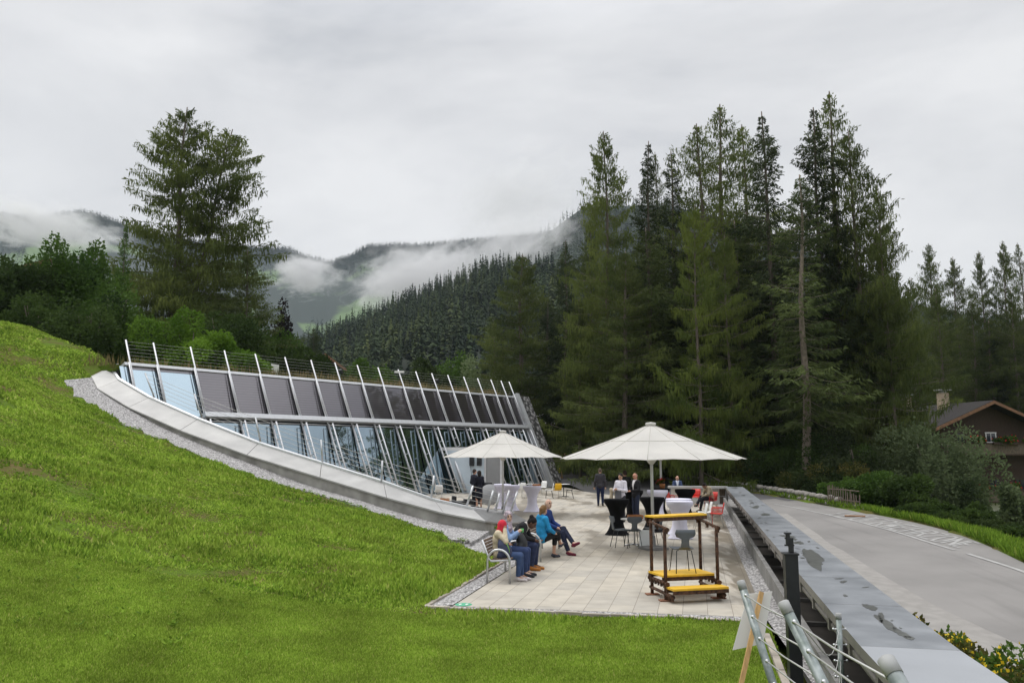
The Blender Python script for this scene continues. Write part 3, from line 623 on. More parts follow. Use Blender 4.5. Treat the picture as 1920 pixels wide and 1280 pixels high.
# far end wall of caged stone
M['gabion'] = gravel('gabion', 1.0); g_ = M['gabion'].node_tree
for q in g_.nodes:
    if q.type == 'TEX_VORONOI': q.inputs['Scale'].default_value = 4.2
    if q.type == 'MAP_RANGE': q.inputs[4].default_value = .12
    if q.type == 'VALTORGB': q.color_ramp.elements[0].color = (.10, .095, .085, 1)
bk = -OFF.normalized() * 13
q0, q1 = fac(FLEN + .33, 0, .25), fac(FLEN + .33, 1.0, .25)
mb = MB(); mb.prism([q0, q1, q1 + bk, Vector((*(q1 + bk).xy, 0))], HD * 1.15); child(mb, 'stone_end_wall', M['gabion'], bld, bb)
# entrance box
eA = fac(20.4, 0); z_e = 2.75; eAt = fac(20.4, z_e / ZT); eB = Vector((-.62, 51.6, 0)); ed = (eB - Vector((eA.x, eA.y, 0))).normalized(); en = Vector((ed.y, -ed.x, 0))
def epl(s, z): return Vector((eA.x, eA.y, 0)) + ed * s + Vector((0, 0, z))
eL = (eB - Vector((eA.x, eA.y, 0))).length; sdo = eL * .56
sl_ = (eAt - Vector((eA.x, eA.y, z_e))).dot(ed)
mb = MB(); mb.prism([epl(0, 0), epl(sdo, 0), epl(sdo, z_e - .12), epl(sl_, z_e - .12)], -en * .12); child(mb, 'entrance_wall', M['wall_blue'], bld, bb)
M['door_grey'] = mat('door_grey', (.27, .275, .28), .5, var=.08, scale=1.5)
mb = MB(); mb.prism([epl(sdo + .12, 0), epl(eL - .1, 0), epl(eL - .1, z_e - .12), epl(sdo + .12, z_e - .12)], -en * .08); child(mb, 'entrance_door', M['door_grey'], bld, bb)
mb = MB(); mb.box(epl(sdo + .06, (z_e - .12) / 2), (.11, .16, z_e - .125), rz=math.atan2(ed.y, ed.x)); mb.box(epl(eL - .03, (z_e - .12) / 2), (.13, .2, z_e - .125), rz=math.atan2(ed.y, ed.x)); child(mb, 'door_frame', M['alu'], bld, bb)
mb = MB(); mb.prism([epl(sl_ - .2, z_e - .12), epl(eL + .1, z_e - .12), epl(eL + .1, z_e - .12) - nrm * 3.0, epl(sl_ - .2, z_e - .12) - nrm * .3], (0, 0, .2)); child(mb, 'entrance_roof', M['white'], bld, bb)
mb = MB(); mb.prism([epl(eL, 0), epl(eL, z_e - .13), epl(eL, z_e - .13) - nrm * 3.4, epl(eL, 0) - nrm * 2.2], ed * -.08); child(mb, 'entrance_side', M['wall_blue'], bld, bb)
mb = MB(); mb.tube([fac(20.3, 0, .35), fac(20.3, VT - .3, .35)], .09, 8); child(mb, 'entrance_rib', M['alu'], bld, bb)
# roof-edge cables
for k in range(6):
    mb = MB(); v = 1 + (1.05 - .17 * k) / ZT; mb.tube([fac(tt, v, .16) for tt in RIB], .0045, 4, cap=False); child(mb, 'roof_cable', M['cable'], bld, bb)
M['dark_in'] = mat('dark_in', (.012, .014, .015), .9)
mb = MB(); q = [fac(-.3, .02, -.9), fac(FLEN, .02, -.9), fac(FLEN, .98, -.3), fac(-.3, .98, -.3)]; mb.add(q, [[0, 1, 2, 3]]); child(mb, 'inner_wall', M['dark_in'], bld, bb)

# ------------------------------------------------------------------ parapet ledge along the road
PZ = .85; pl = G(1630, 1230, PZ); wdt = (G(1816, 1230, PZ) - pl).dot(LU); farP = G(1365, 912, PZ)
def pe(y, u, z): p = along(pl, y) + LU * u; return Vector((p.x, p.y, z))
par = empty('parapet_ledge', 'long grey parapet with a wide metal top plate over a dark trough beside the road', 'parapet', (pl.x, pl.y, 0)); pb = par.location.copy()
def wetplate():
    m = mat('plate_metal', (.235, .25, .27), .40, .25, var=.16, c2=(.30, .315, .335), scale=2.2, detail=10, bump=.03, bscale=5); return m
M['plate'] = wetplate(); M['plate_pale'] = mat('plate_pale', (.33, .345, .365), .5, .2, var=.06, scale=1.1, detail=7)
M['fascia'] = mat('fascia', (.22, .205, .19), .55, .2, var=.12, scale=2)
yn = G(1640, 1210, PZ).y
ys = [yn] + [yn + 2.1 * k for k in range(1, 14)]; ys = [y for y in ys if y < farP.y - 1] + [farP.y]
for i in range(len(ys) - 1):
    y0, y1 = ys[i] + .006, ys[i + 1] - .006; mb = MB(); th = .10
    q = [pe(y0, 0, PZ), pe(y1, 0, PZ), pe(y1, wdt, PZ), pe(y0, wdt, PZ)]; d_ = Vector((0, 0, -th))
    mb.add(q, [[0, 1, 2, 3]], 0); mb.add(q + [p + d_ for p in q], [[7, 6, 5, 4], [0, 4, 5, 1], [1, 5, 6, 2], [2, 6, 7, 3], [3, 7, 4, 0]], 1)
    child(mb, 'top_plate', [M['plate'], M['fascia']], par, pb)
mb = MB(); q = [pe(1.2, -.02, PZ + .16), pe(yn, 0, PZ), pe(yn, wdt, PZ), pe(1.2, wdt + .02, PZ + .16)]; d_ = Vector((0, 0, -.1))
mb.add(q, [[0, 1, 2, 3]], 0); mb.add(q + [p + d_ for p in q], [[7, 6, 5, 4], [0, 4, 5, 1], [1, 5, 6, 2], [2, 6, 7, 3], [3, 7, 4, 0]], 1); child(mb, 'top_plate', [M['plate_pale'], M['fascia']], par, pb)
M['trough'] = mat('trough', (.060, .054, .048), .6, 0, var=.35, scale=1.5, detail=7)
ku = (KB - along(pl, KB.y)).dot(LU)
mb = MB(); mb.prism([pe(1, ku + .1, -.30), pe(42.6, ku + .1, -.30), pe(42.6, wdt - .14, -.30), pe(1, wdt - .14, -.30)], (0, 0, .08)); child(mb, 'trough_floor', M['trough'], par, pb)
mb = MB(); mb.prism([pe(1, wdt - .14, -4.5), pe(43, wdt - .14, -4.5), pe(43, wdt - .02, -4.5), pe(1, wdt - .02, -4.5)], (0, 0, 4.5 + PZ - .105)); child(mb, 'outer_wall', M['concrete'], par, pb)
mb = MB(); y = 5.0
M['kerb_wall'] = mat('kerb_wall', (.22, .215, .205), .85, var=.2, scale=2.5, detail=8)
while y < 42:
    mb.prism([pe(y + .008, ku, -.3), pe(y + 1.19, ku, -.3), pe(y + 1.19, ku + .09, -.3), pe(y + .008, ku + .09, -.3)], (0, 0, .62)); y += 1.2
child(mb, 'kerb_wall', M['kerb_wall'], par, pb)
for k in range(17):
    y = 5.2 + 2.2 * k; mb = MB(); mb.prism([pe(y, ku + .1, -.215), pe(y + .07, ku + .1, -.215), pe(y + .07, wdt - .15, -.215), pe(y, wdt - .15, -.215)], (0, 0, .06)); child(mb, 'cross_bar', M['kerb_wall'], par, pb)
for k in range(30):
    y = 3.4 + 1.3 * k; mb = MB(); mb.prism([pe(y, .04, PZ - .30), pe(y + .10, .04, PZ - .30), pe(y + .10, wdt - .15, PZ - .45), pe(y, wdt - .15, PZ - .45)], (0, 0, .19)); mb.tube([pe(y + .1, .1, PZ - .24), pe(y + 1.3, .1, PZ - .24)], .045, 6)
    child(mb, 'bracket', M['fascia'], par, pb)
def puddle_mat():
    return mat('wet_patch', (.11, .113, .107), .28, 0, var=.2, scale=9)
M['wet'] = puddle_mat()
def blob(px, py, rx, ry, rot=0, sd=0):
    q = []
    rg = random.Random(sd)
    ph = [rg.uniform(0, 6.28) for _ in range(3)]
    for k in range(40):
        a = 2 * math.pi * k / 40; rr = 1 + .20 * math.sin(2 * a + ph[0]) + .13 * math.sin(3 * a + ph[1]) + .08 * math.sin(7 * a + ph[2]) + .05 * math.sin(11 * a + ph[0]) + rg.uniform(-.04, .04)
        x, y = rx * rr * math.cos(a), ry * rr * math.sin(a)
        q.append(G(px + x * math.cos(rot) - y * math.sin(rot), py + x * math.sin(rot) + y * math.cos(rot), PZ + .002))
    mb = MB(); mb.prism(q, (0, 0, .0015)); child(mb, 'wet_patch', M['wet'], par, pb)
for i, bl in enumerate([(1525,1047,27,11,.62),(1497,1017,9,3),(1488,1010,6,2),(1477,1005,12,2,.1),(1435,964,7,2.6),(1417,950,7,2.4),(1410,942,4,1.2),(1407,938,3,.9),(1377,914,5,1.5),(1394,928,3,.9),(1388,923,2.5,.8),
                        (1581,1090,6,2.2),(1573,1084,8,1.0),(1632,1138,12,5,.3),(1662,1168,22,7,.55),(1652,1156,9,5,1.1),(1690,1186,17,5,.55),(1705,1195,10,3,.3)]): blob(*bl, sd=i) if len(bl) == 5 else blob(*bl, 0, i)
rsp = random.Random(12)
for i in range(34):
    q = along(pl, rsp.uniform(4.5, 30)) + LU * rsp.uniform(.1, wdt - .1); a_, b_ = proj((q.x, q.y, PZ)); s_ = F_PX / q.y; blob(a_, b_, s_ * rsp.uniform(.012, .05), s_ * rsp.uniform(.004, .012), rsp.uniform(-.3, .5), 100 + i)
# short return at the far end
rl0, rl1 = G(1252, 911, PZ), farP; rdir = (rl1 - rl0).normalized(); rn = Vector((-rdir.y, rdir.x, 0))
mb = MB(); mb.prism([rl0 - Vector((0, 0, .1)), rl1 - rdir * .01 - Vector((0, 0, .1)), rl1 - rdir * .01 + rn * .7 - Vector((0, 0, .1)), rl0 + rn * .7 - Vector((0, 0, .1))], (0, 0, .098)); child(mb, 'end_plate', M['coping'], par, pb)
def wallq(f0, f1, z0, z1, o, m, name):
    p0, p1 = rl0.lerp(rl1, f0) + rn * o, rl0.lerp(rl1, f1) + rn * o
    mb = MB(); mb.prism([Vector((p0.x, p0.y, z0)), Vector((p1.x, p1.y, z0)), Vector((p1.x, p1.y, z1)), Vector((p0.x, p0.y, z1))], rn * .06); child(mb, name, m, par, pb)
wallq(.05, .86, 0, .74, .42, M['plaster'], 'white_panel'); wallq(.86, .96, .38, .72, .40, M['timber_grey'], 'timber_panel'); wallq(.86, .96, 0, .36, .40, M['timber_grey'], 'timber_panel'); wallq(.965, .999, -.2, .745, .2, M['fascia'], 'end_post')
# ------------------------------------------------------------------ far hills, forest
def interp(pts, x): xs = [p[0] for p in pts]; return np.interp(x, xs, [p[1] for p in pts])
def spray_template(n, seed, wide=.17):
    r = np.random.default_rng(seed); t = np.sort(r.random(n) ** .8); az = r.random(n) * 6.283
    rad = wide * (1 - t) ** .85 * r.uniform(.35, 1.05, n) + .008
    c = np.c_[np.cos(az), np.sin(az), np.zeros(n)]
    tipp = c * rad[:, None]; tipp[:, 2] = .06 + t * .94 - rad * .35
    root = c * (rad * .05)[:, None]; root[:, 2] = .06 + t * .94 + .03
    s = np.c_[-np.sin(az), np.cos(az), np.zeros(n)] * (rad * .38 + .012)[:, None]
    mid = (tipp * .62 + root * .38)
    return np.stack([root, mid + s, tipp, mid - s], 1)          # n,4,3
def forest(name, pos, hts, nq, wide, mt, label):
    T = [spray_template(nq, 50 + k, wide) for k in range(5)]; V = np.empty((len(pos), nq, 4, 3), np.float32)
    k = rng.integers(0, 5, len(pos)); an = rng.random(len(pos)) * 6.283
    for j in range(5):
        s = k == j; c, sn = np.cos(an[s]), np.sin(an[s]); t_ = T[j][None] * hts[s][:, None, None, None]
        V[s, ..., 0] = t_[..., 0] * c[:, None, None] - t_[..., 1] * sn[:, None, None]; V[s, ..., 1] = t_[..., 0] * sn[:, None, None] + t_[..., 1] * c[:, None, None]; V[s, ..., 2] = t_[..., 2]
    V += pos[:, None, None, :]
    F_ = np.arange(V.size // 3, dtype=np.int32).reshape(-1, 4)
    return tag(link(name, np_mesh(name, V.reshape(-1, 3), F_, mt)), label, 'forest', kind='stuff')
def hill(name, ridge, db, dr, zb, mt, nr=26, cols=150, amp=.03, seed=3, pw=1.0, back=.5):
    px = np.linspace(ridge[0][0], ridge[-1][0], cols); py = interp(ridge, px); dbs = np.broadcast_to(np.asarray(db(px) if callable(db) else db, float), px.shape); drs = np.broadcast_to(np.asarray(dr(px) if callable(dr) else dr, float), px.shape)
    top = np.array([tuple(P(a, b, d)) for a, b, d in zip(px, py, drs)]); bot = top * (dbs / drs)[:, None]; bot[:, 2] = zb
    t = np.r_[np.linspace(0, 1, nr), 1 + np.linspace(.1, back, 5)]
    G_ = np.empty((len(t), cols, 3)); r = np.random.default_rng(seed); ph = r.random((6, 3)) * 6.28
    for i, tt in enumerate(t):
        xy = bot[:, :2] + (top[:, :2] - bot[:, :2]) * tt; up = tt ** pw if tt <= 1 else 1 - (tt - 1) * 1.5
        z = bot[:, 2] + (top[:, 2] - bot[:, 2]) * up
        hgt = (top[:, 2] - zb); nz = sum(np.sin(xy[:, 0] * f / drs.mean() * 14 + ph[j, 0]) * np.sin(xy[:, 1] * f / drs.mean() * 14 + ph[j, 1]) / f for j, f in enumerate((1, 2.1, 4.3)))
        z = z + nz * amp * hgt * math.sin(math.pi * min(tt, 1)); G_[i] = np.c_[xy, z]
    n = len(t); ix = np.arange(n * cols).reshape(n, cols); Fq = np.stack([ix[:-1, :-1], ix[:-1, 1:], ix[1:, 1:], ix[1:, :-1]], -1).reshape(-1, 4)
    tag(link(name, np_mesh(name, G_.reshape(-1, 3), Fq, mt, True)), kind='structure')
    return G_, nr
def scatter(G_, nr, n, t0=0.0, t1=1.0, keep=None):
    u = rng.random(n * 3) * (G_.shape[1] - 1.001); t = (t0 + (t1 - t0) * np.sqrt(rng.random(n * 3) * (1 - 1e-6))) * (nr - 1.001)
    i, j = t.astype(int), u.astype(int); a, b = (t - i)[:, None], (u - j)[:, None]
    p = (G_[i, j] * (1 - b) + G_[i, j + 1] * b) * (1 - a) + (G_[i + 1, j] * (1 - b) + G_[i + 1, j + 1] * b) * a
    if keep is not None: p = p[keep(p, u / (G_.shape[1] - 1), t / (nr - 1))]
    return p[:n]
M['hill_ground'] = mat('hill_ground', (.016, .026, .013), .95, var=.4, scale=.01)
M['far_slope'] = mat('far_slope', (.012, .022, .016), .95, c2=(.10, .16, .055), scale=.0052, detail=5, lo=.52, hi=.58)
RA = [(200,770),(380,740),(520,685),(590,655),(640,634),(700,612),(740,594),(830,556),(900,529),(960,520),(1060,530),(1200,560),(1500,640),(1900,680),(2200,690)]
gA, nA = hill('near_hillside', RA, lambda x: np.interp(x, [200, 1000, 1500, 2200], [150, 150, 150, 150]), lambda x: np.interp(x, [200, 600, 1000, 1400, 2200], [560, 520, 430, 330, 300]), -4, M['hill_ground'])
vis = lambda p, u, t: np.ones(len(p), bool)
pA = scatter(gA, nA, 8500); hA = rng.uniform(7.5, 15.5, len(pA)) * np.where(rng.random(len(pA)) < .12, 1.25, 1)
M['forest_a'] = mat('forest_a', (.020, .038, .024), .9, var=.4, c2=(.060, .085, .040), scale=.03, detail=3, spec=.1, lo=.38, hi=.66)
M['forest_a2'] = mat('forest_a2', (.045, .070, .030), .9, var=.3, c2=(.095, .115, .042), scale=.03, detail=3, spec=.1)
ml = rng.random(len(pA)) < .74
forest('hillside_spruce_forest', pA[ml], hA[ml], 64, .18, M['forest_a'], 'dark spruce forest covering the near mountain slope')
forest('hillside_larch_forest', pA[~ml], hA[~ml] * .95, 64, .22, M['forest_a2'], 'lighter green larches mixed through the near slope forest')
RA2 = [(600,670),(740,620),(830,570),(900,512),(960,482),(1040,428),(1095,388),(1250,384),(1400,420),(1600,510),(1700,570),(2100,640)]
gB, nB = hill('misty_ridge', RA2, 520, 1000, 0, M['hill_ground'], seed=5)
pB = scatter(gB, nB, 9000); forest('ridge_forest', pB, rng.uniform(9, 17, len(pB)), 26, .2, M['forest_a'], 'dark conifer forest on the higher ridge behind the mist')
RC_ = [(-500,470),(-200,440),(-60,418),(0,402),(60,412),(120,402),(160,398),(205,412),(260,432),(330,450),(430,462),(510,468),(540,468),(575,484),(620,494),(655,482),(690,463),(740,462),(790,462),(860,455),(950,446),(1050,436),(1200,430)]
gC, nC = hill('far_mountain', RC_, 900, 2000, -10, M['far_slope'], nr=40, cols=220, seed=11, pw=1.25, amp=.02)
def keepC(p, u, t):
    m_ = np.sin(p[:, 0] * .013 + 1) * np.sin(p[:, 1] * .009 + 2) + .6 * np.sin(p[:, 0] * .03 + p[:, 1] * .02)
    return (t > .9) | (t < .50) | (m_ > .05) & (t > .5)
pC = np.r_[scatter(gC, nC, 16000, keep=keepC), scatter(gC, nC, 16000, t0=.9)]; forest('mountain_forest', pC, rng.uniform(8, 16, len(pC)), 14, .34, M['far_forest_blue'], 'blue green forest on the far mountain around pale meadows')

# ------------------------------------------------------------------ trees
def leaf_mesh(name, p, v, s, L, Wd, mt):
    a = p; b = p + v * (L * .5)[:, None] + s * (Wd * .5)[:, None]; c = p + v * L[:, None]; d = p + v * (L * .5)[:, None] - s * (Wd * .5)[:, None]
    V = np.stack([a, b, c, d], 1).reshape(-1, 3); return np_mesh(name, V, np.arange(len(V)).reshape(-1, 4), mt)
def unit(a): return a / (np.linalg.norm(a, axis=1, keepdims=True) + 1e-9)
def conifer(kind, H, Rr, seed, zb=.08, dens=1.0, gap=None, twin=False):
    r = np.random.default_rng(seed); tr = MB(); Ps, Vs, Ss, Ls, Ws = [], [], [], [], []
    stems = [(0, 0, H, 0)] if not twin else [(0, 0, H, 0), (.35, .1, H * .93, 1)]
    larch = kind == 'larch'
    for (sx_, sy_, Hs, tw) in stems:
        lean = (r.uniform(-.02, .02), r.uniform(-.02, .02)) if not tw else (.15, .02)
        def ax(z): return np.array([sx_ + lean[0] * z + .08 * math.sin(z * .5 + seed), sy_ + lean[1] * z + .08 * math.cos(z * .4 + seed), z])
        tr.tube([ax(z) for z in np.linspace(-.5, Hs, 14)], [max(.015, Hs * .0125 * (1 - k / 14.0) + .02) for k in range(14)], 7)
        z = zb * Hs
        while z < Hs * .99:
            t = (z - zb * Hs) / (Hs * (1 - zb)); prof = (1 - t) ** (.44 if twin else .52 if larch else .72) * (1 + .2 * math.sin(z * 1.1 + seed) * (.5 if twin else 1)) * min(1, .18 + (1 - t) * 8.5)
            if not larch: prof = min(prof, .6 + 2.5 * t)
            nb = r.integers(4, 7) if larch else r.integers(5, 8)
            for k in range(nb):
                az = r.random() * 6.283; L = Rr * prof * (1 + (.08 if twin else .2) * math.sin(2 * az + z * .5 + seed)) * r.uniform(.5, 1.12) + .10
                if gap and r.random() < gap * (1 - abs(t - .4)): continue
                el = R(28) * t - R(8) * (1 - t) + r.normal() * .10 if larch else R(30) * t - R(16) * (1 - t) + r.normal() * .08
                m_ = 7; s_ = np.linspace(0, 1, m_); hor = s_ * L * math.cos(el)
                sag = (.10 if larch else .20) * L * (1 - t); zz = s_ * L * math.sin(el) - sag * np.sin(s_ * 2.3) + sag * .7 * s_ ** 3
                bend = r.normal() * .12; azs = az + bend * s_
                pts = ax(z)[None] + np.c_[hor * np.cos(azs), hor * np.sin(azs), zz]
                if L > .8: tr.tube([tuple(q) for q in pts[:6]], [max(.008, .012 * L ** .7 * (1 - q / 6.5)) for q in range(6)], 3, cap=False)
                n = int((26 if larch else 34) * dens * L ** 1.15) + 6
                u = r.random(n) ** .75 * .96 + .04; f = u * (m_ - 1); i = np.minimum(f.astype(int), m_ - 2); w_ = (f - i)[:, None]
                q = pts[i] * (1 - w_) + pts[i + 1] * w_
                dirb = np.array([math.cos(az), math.sin(az), 0]); side = np.array([-math.sin(az), math.cos(az), 0])
                sgn = r.choice([-1, 1], n); lat = r.random(n) * (.30 * L * (1 - u * .75) + .10)
                q = q + side[None] * (sgn * lat)[:, None] + dirb[None] * (lat * .5)[:, None]; q[:, 2] -= lat * (.25 if larch else .35)
                if larch:
                    hang = r.random(n) < .62
                    v = np.where(hang[:, None], np.c_[r.normal(0, .22, n), r.normal(0, .22, n), -np.ones(n)], dirb[None] * .8 + side[None] * (sgn * r.random(n))[:, None] + np.c_[np.zeros((n, 2)), r.normal(.25, .3, n)])
                    Ll = np.where(hang, r.uniform(.25, .8, n), r.uniform(.22, .5, n)) * (.6 + .5 * (1 - t)); Wl = r.uniform(.05, .105, n)
                else:
                    v = dirb[None] * r.uniform(.2, 1, n)[:, None] + side[None] * (sgn * r.uniform(.2, 1, n))[:, None] + np.c_[np.zeros((n, 2)), r.normal(-.55, .35, n)]
                    Ll = r.uniform(.25, .62, n) * (.42 + .63 * (1 - t)); Wl = r.uniform(.08, .16, n) * (.6 + .4 * (1 - t))
                v = unit(v); rd = r.normal(size=(n, 3)); s2 = unit(np.cross(v, rd))
                Ps.append(q); Vs.append(v); Ss.append(s2); Ls.append(Ll); Ws.append(Wl)
            z += r.uniform(.75, 1.25) * (.42 if larch else .36) * (1 if t < .8 else .7)
    P_ = np.concatenate(Ps); me = leaf_mesh('crown', P_, np.concatenate(Vs), np.concatenate(Ss), np.concatenate(Ls), np.concatenate(Ws), M['larch' if larch else 'spruce'])
    return dict(H=H, R=Rr, crown=me, trunk=tr, n=len(P_))
VAR = {}
def get_var(k):
    if k in VAR: return VAR[k]
    spec = {'spruce_a': ('spruce', 27, 4.8, 1, .08, .85), 'spruce_b': ('spruce', 26, 4.4, 2, .14, .8), 'spruce_thin': ('spruce', 28, 3.9, 3, .08, .75), 'spruce_open': ('spruce', 24, 3.6, 4, .25, .55, .45),
            'larch_a': ('larch', 26, 5.4, 11, .08, 1.0), 'larch_b': ('larch', 24, 5.2, 12, .10, 1.0, .1), 'larch_sparse': ('larch', 28, 5.2, 13, .2, .55, .2), 'larch_low': ('larch', 18, 5.2, 14, .04, 1.3, .42), 'larch_twin': ('larch', 22, 5.8, 15, .04, 1.3, .10, True)}[k]
    v = conifer(*spec); tmp = v['trunk'].build('trunk', M['bark_pale' if 'open' in k else 'bark'], recalc=False); v['tm'] = tmp.data; bpy.data.objects.remove(tmp); VAR[k] = v; return v
def put_tree(name, var, x, y, zt, rad, mt, label, cat_='tree', group=None, zb=None, rz=None):
    v = get_var(var); zb = gz(x, y) - .1 if zb is None else zb; H = zt - zb
    e_ = empty(name, label, cat_, (x, y, zb), random.random() * 6.28 if rz is None else rz, group); e_.scale = (rad / v['R'], rad / v['R'], H / v['H'])
    link('trunk', v['tm'], e_); c = link('crown', v['crown'], e_); c.material_slots[0].link = 'OBJECT'; c.material_slots[0].material = M[mt]; return e_
def T(name, var, px, py, d, wpx, mt, label, group=None, rz=None):
    if 1130 < px < 1700: wpx *= 1.22
    p = P(px, py, d); return put_tree(name, var, p.x, p.y, p.z, wpx / F_PX * d, mt, label, 'tree', group, rz=rz)
for a in [
 ('larch_tree','larch_a',1137,243,62,88,'larch','tall green larch at the left end of the tall conifer group'),
 ('spruce_tree','spruce_thin',1207,268,65,62,'spruce_dark','slim dark spruce just right of the left end larch, standing before the sky'),
 ('larch_tree','larch_sparse',1235,285,70,48,'larch_dark','thin see-through larch top between two dark spruce tips'),
 ('spruce_tree','spruce_thin',1260,278,67,62,'spruce_dark','second slim dark spruce beside the thin larch top'),
 ('larch_tree','larch_sparse',1342,190,66,118,'larch','tallest sparse larch with a pale pointed top in the middle of the conifer group'),
 ('larch_tree','larch_sparse',1318,235,64,108,'larch','sparse larch left of the tallest middle larch'),
 ('larch_tree','larch_sparse',1398,228,70,100,'larch','sparse larch close right of the tallest middle larch'),
 ('spruce_tree','spruce_a',1438,205,59,96,'spruce_dark','dark spruce with a narrow ragged spire right of the sparse larches'),
 ('larch_tree','larch_sparse',1553,165,62,108,'larch','tallest larch of all, its thin curved top rising above the dark spruces'),
 ('spruce_tree','spruce_b',1530,200,60,92,'spruce_dark','dark spruce standing against the tallest larch'),
 ('larch_tree','larch_b',1602,245,59,104,'larch_dark','wide larch with drooping branches at the right end of the tall group'),
 ('larch_tree','larch_low',1300,385,55,85,'larch_light','yellow green larch with bright drooping branches in front of the dark spruces'),
 ('larch_tree','larch_low',1360,440,57,75,'larch','smaller green larch right of the bright drooping one'),
 ('spruce_tree','spruce_open',1487,330,52,90,'spruce','spruce with a bare lower trunk and ragged drooping limbs in front of the group'),
 ('spruce_tree','spruce_a',1385,410,60,105,'spruce','broad mid green spruce low in the middle of the conifer group'),
 ('spruce_tree','spruce_a',1215,430,61,105,'spruce','broad spruce low in the left half of the conifer group'),
 ('larch_tree','larch_a',1165,470,58,90,'larch_dark','drooping larch behind the big parasol on its left'),
 ('spruce_tree','spruce_b',1575,390,60,100,'spruce_dark','dark spruce low behind the picket fence'),
 ('spruce_tree','spruce_a',1440,480,62,100,'spruce_dark','shadowy spruce filling the gap behind the bare trunk'),
 ('larch_tree','larch_b',1645,430,62,70,'larch_dark','drooping larch at the lower right edge of the tall group'),
 ('larch_tree','larch_a',1105,420,66,75,'larch_dark','larch at the left edge of the conifer group over the road bend'),
 ('spruce_tree','spruce_b',1057,450,72,60,'spruce_dark','dark narrow spruce standing left of the tall conifer group'),
 ('larch_tree','larch_a',973,478,74,108,'larch_dark','rounded larch standing alone behind the far end of the glass building'),
 ('larch_tree','larch_b',925,600,80,70,'larch','small light larch left behind the rounded larch'),
 ('spruce_tree','spruce_b',1030,560,78,70,'spruce_dark','short dark spruce behind the stone end wall'),
 ('larch_tree','larch_twin',343,198,70,158,'larch','big twin-stemmed larch towering over the left slope',None,.15),
 ('larch_tree','larch_a',470,470,69,90,'larch_dark','lower larch on the right flank of the big twin larch'),
 ('larch_tree','larch_b',1652,352,57,66,'larch_dark','drooping larch at the outermost right of the tall group'),
 ('spruce_tree','spruce_a',1300,470,63,95,'spruce_dark','shadowy spruce behind the bright drooping larch'),
 ('larch_tree','larch_a',1085,560,63,60,'larch_dark','low drooping larch over the road bend'),
 ('spruce_tree','spruce_a',590,615,82,42,'spruce_dark','small dark pine behind the roof railing, left of the chalet roof tip'),
 ]: T(*a)
for px, py, d, wpx, vr, mt in [(1738,455,108,62,'larch_a','larch_dark'),(1788,482,112,58,'larch_b','larch_dark'),(1838,470,106,52,'larch_a','larch_dark'),(1875,452,104,60,'larch_b','larch_dark'),(1914,455,110,52,'larch_sparse','larch_dark'),(1700,520,98,60,'larch_b','larch_dark'),
                               (1760,540,100,70,'larch_a','larch_dark'),(1815,560,101,70,'larch_b','larch_dark'),(1890,545,100,70,'larch_a','larch_dark'),(1950,470,106,65,'larch_a','larch_dark'),(2010,450,84,75,'larch_b','larch_dark'),(1720,620,98,62,'larch_a','larch_dark'),(1960,560,100,70,'spruce_a','spruce'),(2090,430,86,80,'larch_a','larch_dark'),(1850,600,102,70,'spruce_a','spruce_dark')]:
    T('larch_tree' if vr[0] == 'l' else 'spruce_tree', vr, px, py, d, wpx, mt, 'conifer in the long dark row on the slope behind the wooden chalet', 'conifers in the row behind the chalet')

def bush_mesh(name, seed, n=14000, lobes=14, size=(.10, .20), flat=.75, up=.3, shell=.55, long=1.5):
    r = np.random.default_rng(seed); C_ = r.normal(size=(lobes, 3)) * (.42, .42, .30); C_[:, 2] = np.abs(C_[:, 2]) * .9 + .32 * r.random(lobes) + .22
    rad = r.uniform(.24, .42, lobes); k = r.choice(lobes, n, p=rad ** 2 / (rad ** 2).sum()); d = unit(r.normal(size=(n, 3)))
    p = C_[k] + d * (rad[k] * (shell + (1 - shell) * r.random(n) ** .5))[:, None] * (1, 1, flat); p *= (1, 1, .78); p[:, 2] = np.maximum(p[:, 2], .02 + .1 * r.random(n))
    p += r.normal(size=(n, 3)) * .02
    v = unit(d * .7 + r.normal(size=(n, 3)) * .6 + np.array([0, 0, up])); s = unit(np.cross(v, r.normal(size=(n, 3)))); L = r.uniform(*size, n)
    return p, v, s, L, L / long
BV = {}
def bush(name, var, x, y, w_, h_, mt, label, cat_='shrub', group=None, stem=True, size=.15, n=9000, zb=None, flowers=None):
    asp = round(max(.4, h_ / w_ / .95) * 4) / 4; rel = size / w_; rel = 10 ** (round(math.log10(rel) * 8) / 8); key = (var, rel, n, asp); z = gz(x, y) - .08 if zb is None else zb
    ex = empty(name, label, cat_, (x, y, z), random.random() * 6.28, group); ex.scale = (w_, w_, h_ / asp)
    def mesh(nm, q, k): p, v, s, L, Wd = q; p = p * np.array([1, 1, asp]); return leaf_mesh(nm, p, v, s, L, Wd, M[k])
    if key not in BV: BV[key] = mesh('foliage', bush_mesh(name, var, n, 14 + int(6 * asp), (rel * .7, rel * 1.3)), mt)
    c = link('foliage', BV[key], ex); c.material_slots[0].link = 'OBJECT'; c.material_slots[0].material = M[mt]
    if stem:
        mb = MB(); r = random.Random(var)
        for k in range(5):
            a = r.random() * 6.28; mb.tube([(0, 0, -.02), (.1 * math.cos(a), .1 * math.sin(a), .3 * asp), (.3 * math.cos(a), .3 * math.sin(a), .75 * asp)], [.03, .02, .006], 5)
        mb.build('stem', M['bark'], ex, recalc=False)
    if flowers: tag(link('flowers', mesh('flowers', bush_mesh(name, var, 800, 14 + int(6 * asp), (rel * .5, rel * .8), shell=.95, up=.7, long=1.0), flowers), ex), kind='stuff')
    return ex
